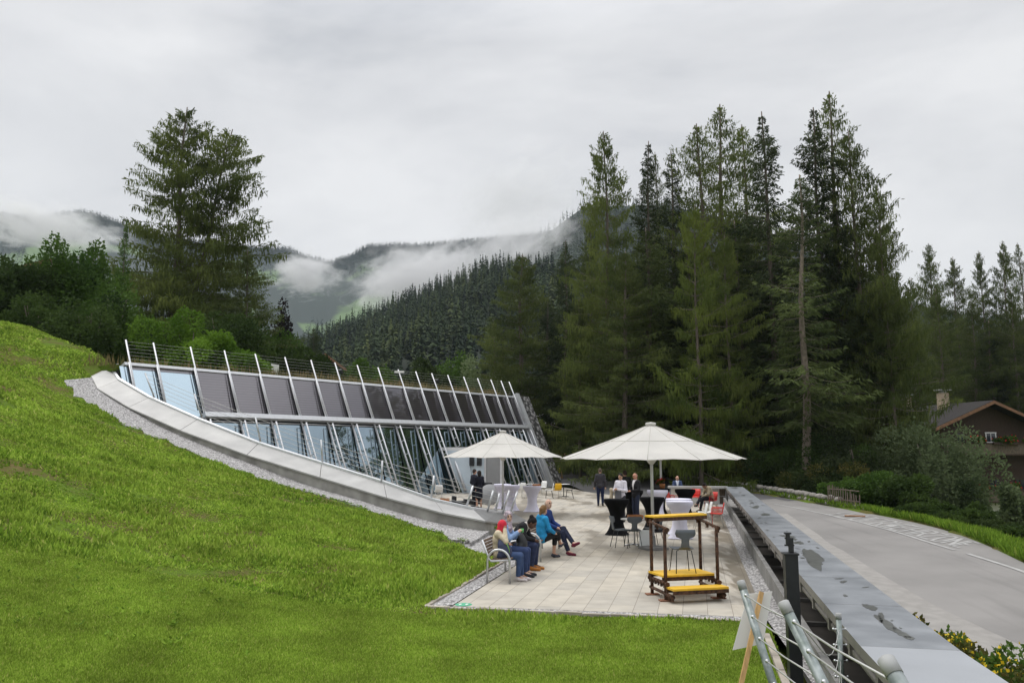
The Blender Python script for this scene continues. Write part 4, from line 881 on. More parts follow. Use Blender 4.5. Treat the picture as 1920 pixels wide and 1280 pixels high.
def Bp(name, var, px, pyt, d, wpx, mt, label, cat_='shrub', group=None, **kw):
    p = P(px, pyt, d); zb = kw.pop('zb', None); zb = gz(p.x, p.y) - .08 if zb is None else zb
    return bush(name, var, p.x, p.y, wpx / F_PX * d, (p.z - zb) / 1.02, mt, label, cat_, group, zb=zb, **kw)
# hedge and shrubs beyond the road under the conifers
k = 0
for i in range(0, 27):
    f = FAR[min(len(FAR) - 1, 5 + int(i * 1.02))]; x, y = f.x + 2.2 + random.uniform(-.3, .5), f.y + 1.4
    px_, py_ = proj((x, y, f.z + 1.5))
    if px_ < 1125 or px_ > 1540: continue
    bush('hedge_shrub', 20 + i % 5, x, y, random.uniform(1.7, 2.1), random.uniform(2.3, 3.0), ['leaf_hedge', 'leaf_dark', 'leaf_hedge', 'leaf_mix'][i % 4], 'dense dark green shrub in the hedge along the far side of the road', 'shrub', 'hedge shrubs below the tall conifers', size=.13, n=8000)
    bush('hedge_shrub', 22 + i % 5, x + 2.2, y + 2.0, 2.3, random.uniform(3.4, 4.4), 'leaf_dark', 'dense dark green shrub in the hedge along the far side of the road', 'shrub', 'hedge shrubs below the tall conifers', size=.16, n=8000)
for a in [('shrub',31,1545,868,49,52,'leaf_hedge','rounded dull green shrub left of the picket fence'),('shrub',32,1622,868,43,55,'leaf_green','leafy bright green shrub right of the picket fence'),('shrub',33,1690,885,40,55,'leaf_dark','dark leafy shrub on the verge below the willow'),
          ('shrub',34,1612,800,50,70,'spruce_dark','tall dark shrub behind the picket fence'),('willow_tree',35,1748,772,52,98,'leaf_willow','big grey green willow in front of the chalet roof'),('willow_tree',36,1812,878,50,38,'leaf_willow','smaller willow bush beside the chalet balcony'),
          ('hedge_shrub',37,1735,940,37,42,'leaf_dark','clipped dark hedge shrub on the verge, left one of the three before the chalet'),('hedge_shrub',38,1790,955,35,42,'leaf_dark','clipped dark hedge shrub on the verge, middle one of the three before the chalet'),('hedge_shrub',39,1860,975,33,44,'leaf_hedge','clipped green hedge shrub on the verge, right one of the three before the chalet'),
          ('shrub',30,1560,905,46,26,'leaf_green','low green weeds shrub at the left foot of the picket fence'),('shrub',34,1902,940,45,44,'leaf_hedge','dark green shrub at the foot of the chalet wall'),('shrub',33,1850,945,46,36,'leaf_dark','dark shrub left of the foot of the chalet wall'),('shrub',30,1895,900,42,22,'leaf_willow','grey green branch of shrub before the lower chalet balcony'),('hedge_shrub',38,1935,985,31,50,'leaf_dark','dark hedge shrub cut off by the right picture edge')]:
    Bp(*a, n=14000 if 'willow' in a[0] else 9000, size=.17)
# left slope: broad-leaved trees and shrubs behind the crest
for a in [('leafy_tree',41,120,425,52,62,'leaf_green','feathery tall green tree second from the left picture edge'),('leafy_tree',42,165,420,55,50,'leaf_green','feathery green tree top close to the columnar tree'),('leafy_tree',43,20,465,50,75,'leaf_dark','dark leafy tree at the left picture edge'),
          ('leafy_tree',44,215,500,50,85,'leaf_green','broad green tree with layered foliage below the columnar tree'),('leafy_tree',45,75,540,47,80,'leaf_dark','low dark tree behind the grass crest at the far left'),('leafy_tree',46,170,545,46,80,'leaf_dark','low dark tree behind the grass crest left of the bright shrub'),('leafy_tree',47,-40,500,48,80,'leaf_dark','dark tree partly outside the left picture edge'),
          ('shrub',48,360,592,47,78,'leaf_bright','large bright yellow green shrub behind the left end of the roof railing'),('shrub',49,465,640,47,38,'leaf_bright','small pale green shrub right of the large bright shrub'),('leafy_tree',50,531,570,74,20,'leaf_purple','dark purple leaved tree right of the big twin larch'),
          ('leafy_tree',44,520,600,70,50,'leaf_green','green tree at the foot of the dark purple tree'),('shrub',51,690,668,66,42,'leaf_green','round green bush behind the roof between the two floodlights'),('shrub',52,795,672,68,50,'leaf_hedge','wide flat green shrub right of the round green bush'),('shrub',53,845,655,72,36,'leaf_green','upright green shrub behind the right part of the roof'),('shrub',54,885,690,68,30,'leaf_willow','pale silvery shrub behind the right part of the roof'),
          ('shrub',55,630,690,70,40,'leaf_dark','dark low shrub behind the roof railing left of the round green bush'),('shrub',51,930,715,72,45,'leaf_hedge','dull green shrub behind the far end of the roof'),('shrub',46,290,590,56,60,'leaf_dark','dark shrub at the foot of the big twin larch'),('shrub',45,420,560,62,80,'leaf_dark','dark undergrowth tree low under the twin larch'),('shrub',47,560,650,64,45,'leaf_dark','dark low shrub left of the small dark pine'),
          ('shrub',56,1105,790,66,28,'leaf_green','pale leafy young bush beside the road behind the tip of the big parasol'),('shrub',45,1075,800,70,30,'leaf_dark','dark shrub behind the red car'),('shrub',46,1000,800,74,40,'leaf_dark','dark shrub behind the stone end wall')]:
    Bp(*a, n=11000, size=.17 if a[4] < 50 else .22)
T('columnar_tree', 'spruce_thin', 235, 408, 53, 24, 'leaf_green', 'slim columnar evergreen with a light tip in front of the big twin larch')
# yellow flowering bushes outside the parapet
for px, py, w_, fl, m_, lb in [(1704,1146,.18,'yellow_flower','leaf_mix','tiny yellow flower tuft peeping over the parapet edge'),(1762,1172,.42,'yellow_flower','leaf_green','smaller yellow flowering bush beside the parapet, the far one'),(1825,1205,.62,'yellow_flower','leaf_green','larger yellow flowering bush beside the parapet'),(1795,1190,.45,'yellow_flower','leaf_mix','middle yellow flowering bush beside the parapet')]:
    p = G(px, py, .62); bush('flowering_bush', 60, p.x + w_ * .15, p.y, w_, .78, m_, lb, 'bush', size=.055, n=3500, zb=-.18, flowers=fl)
p = G(1893, 1245, .55); bush('russet_bush', 61, p.x, p.y, .62, .85, 'leaf_mix', 'russet green low bush at the lower right picture corner', 'bush', size=.05, n=6000, zb=-.2)
mb = MB(); mb.prism([pe(2, wdt, -3), pe(16, wdt, -3), pe(16, wdt + 1.25, -3), pe(2, wdt + 1.25, -3)], (0, 0, 2.85)); M['soil'] = mat('soil', (.05, .035, .025), .95, var=.3, scale=8, bump=.4)
tag(mb.build('planting_bed', M['soil']), kind='structure')
mb = MB(); mb.tube([pe(2, wdt + 1.1, .25), pe(9, wdt + 1.0, .2)], .012, 5); tag(mb.build('border_rail', M['black']), 'thin dark rail running past the yellow bushes', 'rail')

# ------------------------------------------------------------------ grass blades
def blades(name, n, ymin, ymax, xmin, xmax, hfun, mt, label, mask=None, wk=.0016, dpow=1.3):
    x = rng.uniform(xmin, xmax, n); y = rng.uniform(ymin, ymax, n); d = np.hypot(x, y)
    k = (np.abs(x) < y * .72 + 2) & (rng.random(n) < np.clip((9.0 / np.maximum(d, 6)) ** dpow, 0, 1)); x, y, d = x[k], y[k], d[k]; xy = np.c_[x, y]
    bad = inside(xy, pit) | inside(xy, grv2) | inside(xy, [(p.x, p.y) for p in (GFL, G(1424, 1170), FRc, FL)]) | inside(xy, facp) | inside(xy, roofp) | inside(xy, cop) | inside(xy, gstrip) | inside(xy, [(p.x, p.y) for p in (FRc, along(G(1428,1168),2), along(KB,2)+LU*6, kr+LU*6, CORN)])
    if mask is not None: bad |= ~mask(xy)
    q_ = np.where((xy[:, 1] > 19.5) & (xy[:, 1] < 27.5) & (xy[:, 0] > -3) & ~bad)[0]
    if len(q_): bad[q_] |= dist_poly(xy[q_], grv2) < np.where(xy[q_, 1] > 23, .9, .3)
    x, y, d, xy = x[~bad], y[~bad], d[~bad], xy[~bad]; z = height(xy) + .014 * np.sin(x * 1.3 + np.sin(y * .9)) * np.cos(y * 1.1) - .01
    h = hfun(xy, d) * rng.uniform(.6, 1.25, len(x)); wd = wk * (d + 3); an = rng.random(len(x)) * 6.283; ln = rng.uniform(.1, .75, len(x)); a2 = rng.random(len(x)) * 6.283
    p = np.c_[x, y, z]; s = np.c_[np.cos(an), np.sin(an), np.zeros(len(x))] * wd[:, None]
    tp = p + np.c_[np.cos(a2) * ln * h, np.sin(a2) * ln * h, h * np.sqrt(1 - ln ** 2 * .8)]
    V = np.stack([p - s, p + s, tp], 1).reshape(-1, 3)
    return tag(link(name, np_mesh(name, V, np.arange(len(V)).reshape(-1, 3), mt, n=3)), label, 'grass', kind='stuff')
cop = [(p.x, p.y) for p in Opts] + [(p.x, p.y) for p in Ipts[::-1]]
gstrip = [(q[0].x, q[0].y) for q in gs] + [(q[2].x, q[2].y) for q in gs[::-1]]
def nz2(xy, f, s): return np.sin(xy[:, 0] * f + s + 1.3 * np.sin(xy[:, 1] * f * .7 + s)) * np.sin(xy[:, 1] * f * 1.1 + 2 * s + np.sin(xy[:, 0] * f * .8))
def hill_h(xy, d):
    lawn = np.clip((xy[:, 1] - (12.2 - .12 * xy[:, 0])) / 1.2, 0, 1)          # short mown lawn in front, rough slope behind
    return .035 + lawn * (.055 + .045 * nz2(xy, .9, 1) + .03 * nz2(xy, 2.3, 4))
bare = lambda xy: (xy[:, 1] < 12.5 - .12 * xy[:, 0]) | (nz2(xy, .55, 2.2) + .6 * nz2(xy, 1.7, .4) + rng.normal(0, .25, len(xy)) > -.62)
blades('grass', 2300000, 4, 46, -34, 6, hill_h, M['blade'], 'short bright green grass on the lawn and the slope', bare)
blades('lawn_grass', 1500000, 4.5, 14.5, -10, 4, lambda xy, d: np.full(len(xy), .055), M['blade'], 'short mown grass of the lawn in front', lambda xy: xy[:, 1] < 13.4 - .12 * xy[:, 0], .0013)
blades('darker_grass', 700000, 5, 46, -34, 4, lambda xy, d: hill_h(xy, d) * 1.15, M['blade2'], 'darker green tufts scattered through the slope grass', lambda xy: (nz2(xy, 1.1, 5) + .5 * nz2(xy, 3, 2) > .15) & (xy[:, 1] > 13 - .12 * xy[:, 0]))
def weeds(name, n, mt, label):                                               # broad-leaved weeds along the gravel edge and in the slope
    Pp, Vv, Ss, Ll, Ww = [], [], [], [], []; r = np.random.default_rng(9)
    for k in range(n):
        if k % 3 == 0: q = gs[r.integers(8, 59)][2]; x, y = q.x + r.normal() * .12 - .2, q.y - .25 + r.normal() * .18
        else: x, y = r.uniform(-16, -3), r.uniform(10, 27)
        xy = np.array([[x, y]])
        if inside(xy, gstrip)[0] or inside(xy, pit)[0] or inside(xy, grv2)[0] or abs(x) > y * .66: continue
        z = H1(x, y); m_ = r.integers(5, 10); a = r.random(m_) * 6.28; sz = r.uniform(.04, .10)
        Pp.append(np.c_[x + r.normal(0, .03, m_), y + r.normal(0, .03, m_), np.full(m_, z + .03) + r.random(m_) * .06]); Vv.append(unit(np.c_[np.cos(a), np.sin(a), r.uniform(.2, 1.1, m_)])); Ss.append(unit(np.c_[-np.sin(a), np.cos(a), r.normal(0, .2, m_)])); Ll.append(r.uniform(.6, 1.2, m_) * sz); Ww.append(Ll[-1] * .5)
    C = np.concatenate; tag(link(name, leaf_mesh(name, C(Pp), C(Vv), C(Ss), C(Ll), C(Ww), mt)), label, 'weeds', kind='stuff')
weeds('weeds', 1300, M['blade2'], 'broad leaved weeds scattered on the slope and along the gravel')
def tallgrass():
    n = 5000; t = rng.uniform(-1, FLEN, n) ; t = np.where(rng.random(n) < .6, rng.uniform(FLEN * .28, FLEN, n), t); b_ = rng.uniform(.5, 2.4, n); p0 = np.array([tuple(T0)]); hd = np.array(tuple(HD)); of = np.array(tuple(OFF.normalized()))
    p = p0 + hd * t[:, None] - of * b_[:, None]; p[:, 2] = ZT - .1; h = rng.uniform(.25, .85, n); v = unit(np.c_[rng.normal(0, .2, n), rng.normal(0, .2, n), np.ones(n)]); s = unit(np.cross(v, rng.normal(size=(n, 3))))
    M['straw'] = mat('straw', (.13, .14, .035), .8, var=.4, c2=(.30, .22, .10), scale=1.2, trans=.3)
    tag(link('tall_grass', leaf_mesh('tall_grass', p, v, s, h, np.full(n, .035), M['straw'])), 'tall dry grass growing along the planted roof edge', 'grass', kind='stuff')
tallgrass()
# verge grass beyond the road
def verge():
    n = 60000; i = rng.integers(18, len(FAR) - 8, n); f = np.array([tuple(p) for p in FAR]); u = rng.random(n)[:, None]; p = f[i] * (1 - u) + f[i + 1] * u; p = p + np.c_[rng.uniform(.1, 2.6, n), rng.uniform(-.2, .6, n), np.zeros(n)]; p[:, 2] = height(p[:, :2]) - .03
    h = rng.uniform(.12, .42, n); v = unit(np.c_[rng.normal(0, .35, n), rng.normal(0, .35, n), np.ones(n)]); s = unit(np.cross(v, rng.normal(size=(n, 3))))
    tag(link('verge_grass', leaf_mesh('verge_grass', p, v, s, h, np.full(n, .05), M['blade2'])), 'bright longer grass on the verge beyond the road', 'grass', kind='stuff')
verge()

# ------------------------------------------------------------------ low clouds on the mountains
def cloud(name, px0, py0, px1, py1, d, depth, dens, label, thr=.5, nscale=2.2, soft=.16, seed=0, tilt=0):
    a, b = P(px0, (py0 + py1) / 2, d), P(px1, (py0 + py1) / 2, d); c = (a + b) / 2; hz = (P(0, py0, d).z - P(0, py1, d).z) / 2
    mb = MB(); mb.ell((0, 0, 0), (1, 1, 1), 24, 14); o = mb.build(name, bpy.data.materials.new(name + '_vapour')); o.location = c; sxx = (b - a).length / 2; o.scale = (sxx, depth, hz); o.rotation_euler = (0, -tilt, 0)
    m = o.data.materials[0]; m.use_nodes = True; t = m.node_tree; t.nodes.clear(); L = t.links.new; out = N(t, 'ShaderNodeOutputMaterial'); pv = N(t, 'ShaderNodeVolumePrincipled')
    pv.inputs['Color'].default_value = (.99, .99, 1, 1); pv.inputs['Anisotropy'].default_value = .2
    tcn = N(t, 'ShaderNodeTexCoord'); mpn = N(t, 'ShaderNodeMapping'); mpn.inputs['Scale'].default_value = (1 * sxx / hz * .5, 1, 1); mpn.inputs['Location'].default_value = (seed * 3.1, seed, seed * 1.7)
    nz = N(t, 'ShaderNodeTexNoise'); nz.inputs['Scale'].default_value = nscale; nz.inputs['Detail'].default_value = 7; nz.inputs['Roughness'].default_value = .68; nz.inputs['Distortion'].default_value = .5
    ln = N(t, 'ShaderNodeVectorMath', operation='LENGTH'); fa = N(t, 'ShaderNodeMapRange'); fa.inputs[1].default_value = .25; fa.inputs[2].default_value = 1.0; fa.inputs[3].default_value = .10; fa.inputs[4].default_value = -.30
    ad = N(t, 'ShaderNodeMath', operation='ADD'); mr = N(t, 'ShaderNodeMapRange'); mr.inputs[1].default_value = thr; mr.inputs[2].default_value = thr + soft; mr.inputs[3].default_value = 0; mr.inputs[4].default_value = dens
    L(tcn.outputs['Object'], mpn.inputs[0]); L(mpn.outputs[0], nz.inputs[0]); L(tcn.outputs['Object'], ln.inputs[0]); L(ln.outputs['Value'], fa.inputs[0]); L(fa.outputs[0], ad.inputs[0]); L(nz.outputs[0], ad.inputs[1]); L(ad.outputs[0], mr.inputs[0]); L(mr.outputs[0], pv.inputs['Density']); L(pv.outputs[0], out.inputs['Volume'])
    return tag(o, label, 'cloud', kind='stuff')
CLOUDS = [('mist_bank', 590, 440, 1010, 610, 720, 130, .05, 'pale mist bank lying in the valley between the forested slopes', .40, 3.0, .26, 1, .22),
 ('mist_bank', 800, 385, 1150, 520, 690, 120, .03, 'mist drifting along the ridge beside the tall conifers', .42, 3.0, .30, 2, .30),
 ('mist_bank', 470, 440, 680, 580, 860, 90, .05, 'small wisp of mist before the far meadow', .45, 3.2, .2, 3, .1),
 ('mist_bank', -110, 370, 280, 480, 860, 110, .04, 'mist covering the far mountain crest at the left', .38, 2.8, .26, 4, -.05),
 ('mist_bank', 760, 250, 1180, 480, 1150, 130, .014, 'thin grey cloud rising above the ridge against the sky', .42, 3.0, .22, 5, .4)]
for q in CLOUDS: cloud(*q)
sc.cycles.volume_step_rate = 1.0; sc.cycles.volume_max_steps = 256
# ------------------------------------------------------------------ people: one continuous skin per body, clothing and hair as children
def surface_nets(Fd, org, h):
    s = Fd < 0; nx, ny, nz = Fd.shape
    c = np.zeros((nx - 1, ny - 1, nz - 1), int); cor = [(i, j, k) for i in (0, 1) for j in (0, 1) for k in (0, 1)]
    sl = lambda A, o: A[o[0]:nx - 1 + o[0], o[1]:ny - 1 + o[1], o[2]:nz - 1 + o[2]]
    for o in cor: c += sl(s, o)
    act = (c > 0) & (c < 8); ids = -np.ones(act.shape, int); ids[act] = np.arange(act.sum()); A = np.argwhere(act)
    acc = np.zeros((len(A), 3)); cnt = np.zeros(len(A))
    for a in range(8):
        for b in range(a + 1, 8):
            oa, ob = np.array(cor[a]), np.array(cor[b])
            if np.abs(oa - ob).sum() != 1: continue
            fa = Fd[tuple((A + oa).T)]; fb = Fd[tuple((A + ob).T)]; m = (fa < 0) != (fb < 0); t = fa / (fa - fb + 1e-12)
            acc[m] += (A + oa + (ob - oa) * t[:, None])[m]; cnt[m] += 1
    V = acc / cnt[:, None] * h + org; Q = []
    for ax in range(3):
        e = np.eye(3, dtype=int)[ax]; u, v = np.eye(3, dtype=int)[(ax + 1) % 3], np.eye(3, dtype=int)[(ax + 2) % 3]
        a = s[:nx - e[0], :ny - e[1], :nz - e[2]]; b = s[e[0]:, e[1]:, e[2]:]
        I = np.argwhere(a != b); I = I[(I[:, (ax + 1) % 3] > 0) & (I[:, (ax + 2) % 3] > 0)]
        I = I[(I[:, (ax + 1) % 3] < ids.shape[(ax + 1) % 3]) & (I[:, (ax + 2) % 3] < ids.shape[(ax + 2) % 3]) & (I[:, ax] < ids.shape[ax])]
        q = np.stack([ids[tuple((I - u - v).T)], ids[tuple((I - v).T)], ids[tuple(I.T)], ids[tuple((I - u).T)]], 1)
        fl = a[tuple(I.T)]; q[~fl] = q[~fl][:, ::-1]; Q.append(q)
    Q = np.concatenate(Q); return V, Q[(Q >= 0).all(1)]
def sdf_mesh(name, prims, mt, h=.0125, k=.03, cut=None):
    lo = np.min([p['lo'] for p in prims], 0) - .05; hi = np.max([p['hi'] for p in prims], 0) + .05
    n = np.ceil((hi - lo) / h).astype(int) + 1; Fd = np.full(n, .5); ax = [lo[i] + np.arange(n[i]) * h for i in range(3)]
    for p in prims:
        i0 = np.maximum(((p['lo'] - .07 - lo) / h).astype(int), 0); i1 = np.minimum(((p['hi'] + .07 - lo) / h).astype(int) + 2, n)
        g = np.stack(np.meshgrid(*[ax[i][i0[i]:i1[i]] for i in range(3)], indexing='ij'), -1)
        if p['t'] == 'cap':
            ab = p['b'] - p['a']; t = np.clip(((g - p['a']) @ ab) / (ab @ ab + 1e-9), 0, 1); d = np.linalg.norm(g - p['a'] - t[..., None] * ab, axis=-1) - (p['r0'] + (p['r1'] - p['r0']) * t)
        else:
            q = (g - p['c']) @ p['M']; k0 = np.linalg.norm(q / p['r'], axis=-1); k1 = np.linalg.norm(q / p['r'] ** 2, axis=-1); d = k0 * (k0 - 1) / (k1 + 1e-9)
        S = Fd[i0[0]:i1[0], i0[1]:i1[1], i0[2]:i1[2]]; kk = p.get('k', k); hh = np.clip(.5 + .5 * (S - d) / kk, 0, 1); S[...] = S * (1 - hh) + d * hh - kk * hh * (1 - hh)
    if cut:
        g = np.stack(np.meshgrid(*ax, indexing='ij'), -1)
        for (c, nn) in cut: Fd = np.maximum(Fd, (g - np.array(c)) @ np.array(nn))
    V, Q = surface_nets(Fd, lo, h); return np_mesh(name, V, Q, mt, True)
def cap(a, b, r0, r1=None, k=None):
    a, b = np.array(a, float), np.array(b, float); r1 = r0 if r1 is None else r1; rm = max(r0, r1)
    d = dict(t='cap', a=a, b=b, r0=r0, r1=r1, lo=np.minimum(a, b) - rm, hi=np.maximum(a, b) + rm)
    if k: d['k'] = k
    return d
def ell(c, r, Mx=None, k=None):
    Mx = np.eye(3) if Mx is None else np.array(Mx); d = dict(t='ell', c=np.array(c, float), r=np.array(r, float), M=Mx, lo=np.array(c) - max(r), hi=np.array(c) + max(r))
    if k: d['k'] = k
    return d
STAND = dict(hip=[(-.09, 0, .93), (.09, 0, .93)], knee=[(-.10, .02, .50), (.10, .02, .50)], ankle=[(-.105, -.02, .085), (.105, -.02, .085)], toe=[(-.125, .15, .03), (.125, .15, .03)],
             pelvis=(0, 0, .97), waist=(0, .0, 1.13), chest=(0, -.005, 1.31), neck=(0, -.015, 1.48), head=(0, .015, 1.655), sh=[(-.18, -.01, 1.43), (.18, -.01, 1.43)], el=[(-.235, -.04, 1.15), (.235, -.04, 1.15)], wr=[(-.24, .04, .91), (.24, .04, .91)])
SIT = dict(hip=[(-.09, 0, .53), (.09, 0, .53)], knee=[(-.11, .43, .53), (.11, .43, .53)], ankle=[(-.11, .42, .09), (.11, .42, .09)], toe=[(-.12, .59, .03), (.12, .59, .03)],
           pelvis=(0, -.02, .56), waist=(0, -.05, .72), chest=(0, -.04, .90), neck=(0, -.01, 1.07), head=(0, .03, 1.235), sh=[(-.175, -.02, 1.01), (.175, -.02, 1.01)], el=[(-.23, .06, .77), (.23, .06, .77)], wr=[(-.14, .28, .68), (.14, .28, .68)])
MATC = {}
def cm(c, rough=.8, v=.12, sc_=14):
    key = (tuple(c), rough)
    if key not in MATC: MATC[key] = mat('cloth', c, rough, var=v, scale=sc_, bump=.55, bscale=11, spec=.2)
    return MATC[key]
def hand(wr, el, s, grip=.5):
    wr, el = np.array(wr), np.array(el); d = unit((wr - el)[None])[0]; up = np.array([0, 0, 1.0]); sd = np.cross(d, up); sd = sd / (np.linalg.norm(sd) + 1e-6) if np.linalg.norm(sd) > .2 else np.array([0, 1.0, 0]); pn = np.cross(sd, d)
    o = [cap(wr, wr + d * .075 * s, .026 * s, .033 * s)]
    for j, (f, L) in enumerate(((-.028, .062), (-.010, .072), (.009, .068), (.027, .054))):
        b0 = wr + d * .085 * s + sd * f * s; m1 = b0 + (d * (1 - grip * .4) - pn * grip * .5) * L * .55 * s; o += [cap(b0, m1, .0105 * s, .0095 * s, .008), cap(m1, m1 + (d * (1 - grip) - pn * grip) * L * .5 * s, .0095 * s, .008 * s, .008)]
    o.append(cap(wr + d * .03 * s - sd * .03 * s, wr + d * .075 * s - sd * .058 * s - pn * .015, .0125 * s, .010 * s, .01)); return o
def person(label, loc, rz, base, over=None, skin=(.45, .27, .19), top=(.02, .02, .025), top_name='jacket', bottom=(.02, .025, .045), shoe=(.02, .02, .02), hair=None, hair_style='short', look=0.0, nod=0.0, scale=1.0, sleeve=True, skirt=None, bare=False, shirt=None, hood=None, group=None, fat=1.0, socks=None, lower=None):
    J = {k: v for k, v in base.items()}; J.update(over or {})
    root = empty('person', label, 'person', loc, rz, group); root.scale = (scale,) * 3
    sk = cm(skin, .5, .08)
    A = lambda x: np.array(x, float); sp = A(J['neck']) - A(J['waist']); th = math.atan2(sp[1], sp[2]); Rt = np.array([[1, 0, 0], [0, math.cos(th), math.sin(th)], [0, -math.sin(th), math.cos(th)]])
    f = fat
    def torso(i=0.0): return [ell(J['pelvis'], (.158 * f + i, .112 * f + i, .125 + i)), ell(J['waist'], (.138 * f + i, .098 * f + i, .15 + i), Rt), ell(J['chest'], (.168 * f + i, .112 * f + i, .19 + i), Rt), cap(A(J['sh'][0]) * .9 + A(J['neck']) * .1, A(J['sh'][1]) * .9 + A(J['neck']) * .1, .062 + i)]
    def arm(i=0.0, full=True): return [q for s in (0, 1) for q in ([cap(J['sh'][s], J['el'][s], .052 + i, .043 + i)] + ([cap(J['el'][s], J['wr'][s], .043 + i, .031 + i)] if full else []))]
    def leg(i=0.0, to=1.0):
        o = []
        for s in (0, 1):
            o.append(cap(J['hip'][s], J['knee'][s], .086 * f + i, .058 + i)); o.append(cap(J['knee'][s], A(J['knee'][s]) * (1 - to) + A(J['ankle'][s]) * to, .057 + i, .057 - .018 * to + i))
        return o
    H_ = A(J['head']); ca, sa = math.cos(look), math.sin(look); cn, sn = math.cos(nod), math.sin(nod)
    Mh = np.array([[ca, -sa, 0], [sa, ca, 0], [0, 0, 1]]) @ np.array([[1, 0, 0], [0, cn, -sn], [0, sn, cn]])      # columns: head axes
    hp = lambda x, y, z: H_ + Mh @ np.array([x, y, z])
    headp = [ell(H_, (.075, .095, .112), Mh), ell(hp(0, .03, -.065), (.054, .058, .055), Mh), cap(hp(0, .092, .01), hp(0, .108, -.022), .010, .014, .012), ell(hp(0, .082, .035), (.05, .018, .012), Mh, .01), ell(hp(0, .082, -.062), (.025, .015, .012), Mh, .008), ell(hp(-.077, -.005, -.01), (.012, .022, .032), Mh, .01), ell(hp(.077, -.005, -.01), (.012, .022, .032), Mh, .01)]
    feet = [q for s in (0, 1) for q in (cap(J['ankle'][s], J['toe'][s], .036, .026),)]
    hands = hand(J['wr'][0], J['el'][0], 1) + hand(J['wr'][1], J['el'][1], 1)
    me = sdf_mesh('body', torso() + arm() + leg() + feet + hands + headp + [cap(J['neck'], hp(0, -.02, -.05), .052, .048)], sk, h=.012)
    me.materials.append(cm((.03, .02, .015), .4)); me.materials.append(cm(tuple(x * .62 for x in skin), .5))
    cen = np.empty(len(me.polygons) * 3); me.polygons.foreach_get('center', cen); cen = cen.reshape(-1, 3); mi = np.zeros(len(cen), int)
    for x in (-.031, .031): mi[np.linalg.norm((cen - hp(x, .088, .012)) / 1, axis=1) < .015] = 1; mi[np.linalg.norm(cen - hp(x, .095, .036), axis=1) < .013] = 1
    mi[np.linalg.norm((cen - hp(0, .092, -.062)) / np.array([1.6, 1.2, .7]), axis=1) < .016] = 2
    me.polygons.foreach_set('material_index', mi.astype(np.int32)); link('body', me, root)
    lowc = .9 if not bare else .42
    if lower != 'none': link('trousers' if not skirt else 'tights', sdf_mesh('trousers', leg(.014, lowc) + [ell(J['pelvis'], (.17 * f, .124 * f, .12))], cm(bottom), h=.013, k=.025), root) if not skirt else None
    if skirt:
        p0 = A(J['pelvis']); link('dress', sdf_mesh('dress', [cap(p0, p0 + A([0, 0, -.40]), .165, .175), ell(p0, (.18, .14, .14))] + torso(.02), cm(top), h=.014, k=.03), root)
    nk = A(J['neck'])
    tp = torso(.022) + arm(.014, True if sleeve else False)
    if not skirt: tp.append(ell(A(J['pelvis']) + A([0, 0, -.03]), (.176 * f, .135 * f, .13)))
    if skirt: tp = arm(.012, True) + torso(.024)[2:]
    tp.append(cap(nk + A([0, -.01, -.04]), nk + A([0, -.005, .015]), .075, .062))
    if hood: tp.append(ell(nk + A([0, -.09, -.01]), (.11, .06, .075)))
    tmesh = sdf_mesh(top_name, tp, cm(top), h=.013, k=.03)
    if shirt:
        tmesh.materials.append(cm(shirt)); cen = np.empty(len(tmesh.polygons) * 3); tmesh.polygons.foreach_get('center', cen); cen = cen.reshape(-1, 3); nn = np.empty(len(cen) * 3); tmesh.polygons.foreach_get('normal', nn); nn = nn.reshape(-1, 3)
        zt, zb_ = nk[2] + .03, A(J['waist'])[2]; fr = np.clip((zt - cen[:, 2]) / (zt - zb_), 0, 1); w_ = .075 * (1 - fr) + .012
        tmesh.polygons.foreach_set('material_index', ((np.abs(cen[:, 0]) < w_) & (nn[:, 1] > .2) & (cen[:, 2] > zb_)).astype(np.int32))
    link(top_name, tmesh, root)
    for s in (0, 1):
        a_, t_ = A(J['ankle'][s]), A(J['toe'][s]); dv = unit((t_ - a_)[None])[0]; link('shoe', sdf_mesh('shoe', [cap(a_ + dv * .02 - A([0, 0, .03]), t_ + dv * .01, .046, .034), cap(a_ - dv * .045 - A([0, 0, .045]), a_ + dv * .03 - A([0, 0, .045]), .036), cap(a_, a_ - A([0, 0, .03]), .046)], cm(shoe, .5), h=.012, k=.02), root)
    if hair:
        if hair_style == 'short': hpz = [ell(hp(0, -.016, .026), (.085, .098, .105), Mh), ell(hp(0, -.055, -.02), (.07, .055, .07), Mh)]; cut = [(hp(0, .070, .055), Mh @ np.array([0, .8, -.6])), (hp(0, 0, -.065), Mh @ np.array([0, 0, -1.]))]
        elif hair_style == 'fringe': hpz = [ell(hp(0, -.03, .0), (.081, .085, .085), Mh)]; cut = [(hp(0, -.005, .045), Mh @ np.array([0, .75, .66]))]
        elif hair_style in ('tail', 'bun'):
            hpz = [ell(hp(0, -.018, .022), (.084, .098, .108), Mh), ell(hp(0, -.05, -.03), (.07, .055, .06), Mh)]; hpz += [ell(hp(0, -.12, .03), (.035, .035, .035), Mh), cap(hp(0, -.12, .02), hp(0, -.15, -.17), .04, .026)] if hair_style == 'tail' else [ell(hp(0, -.10, .085), (.052, .05, .05), Mh)]; cut = [(hp(0, .062, .05), Mh @ np.array([0, .8, -.6]))]
        elif hair_style == 'curly': hpz = [ell(hp(0, -.03, .02), (.105, .11, .12), Mh), ell(hp(0, -.06, -.06), (.10, .08, .09), Mh)]; cut = [(hp(0, .055, .03), Mh @ np.array([0, .85, -.5]))]
        elif hair_style == 'scarf':
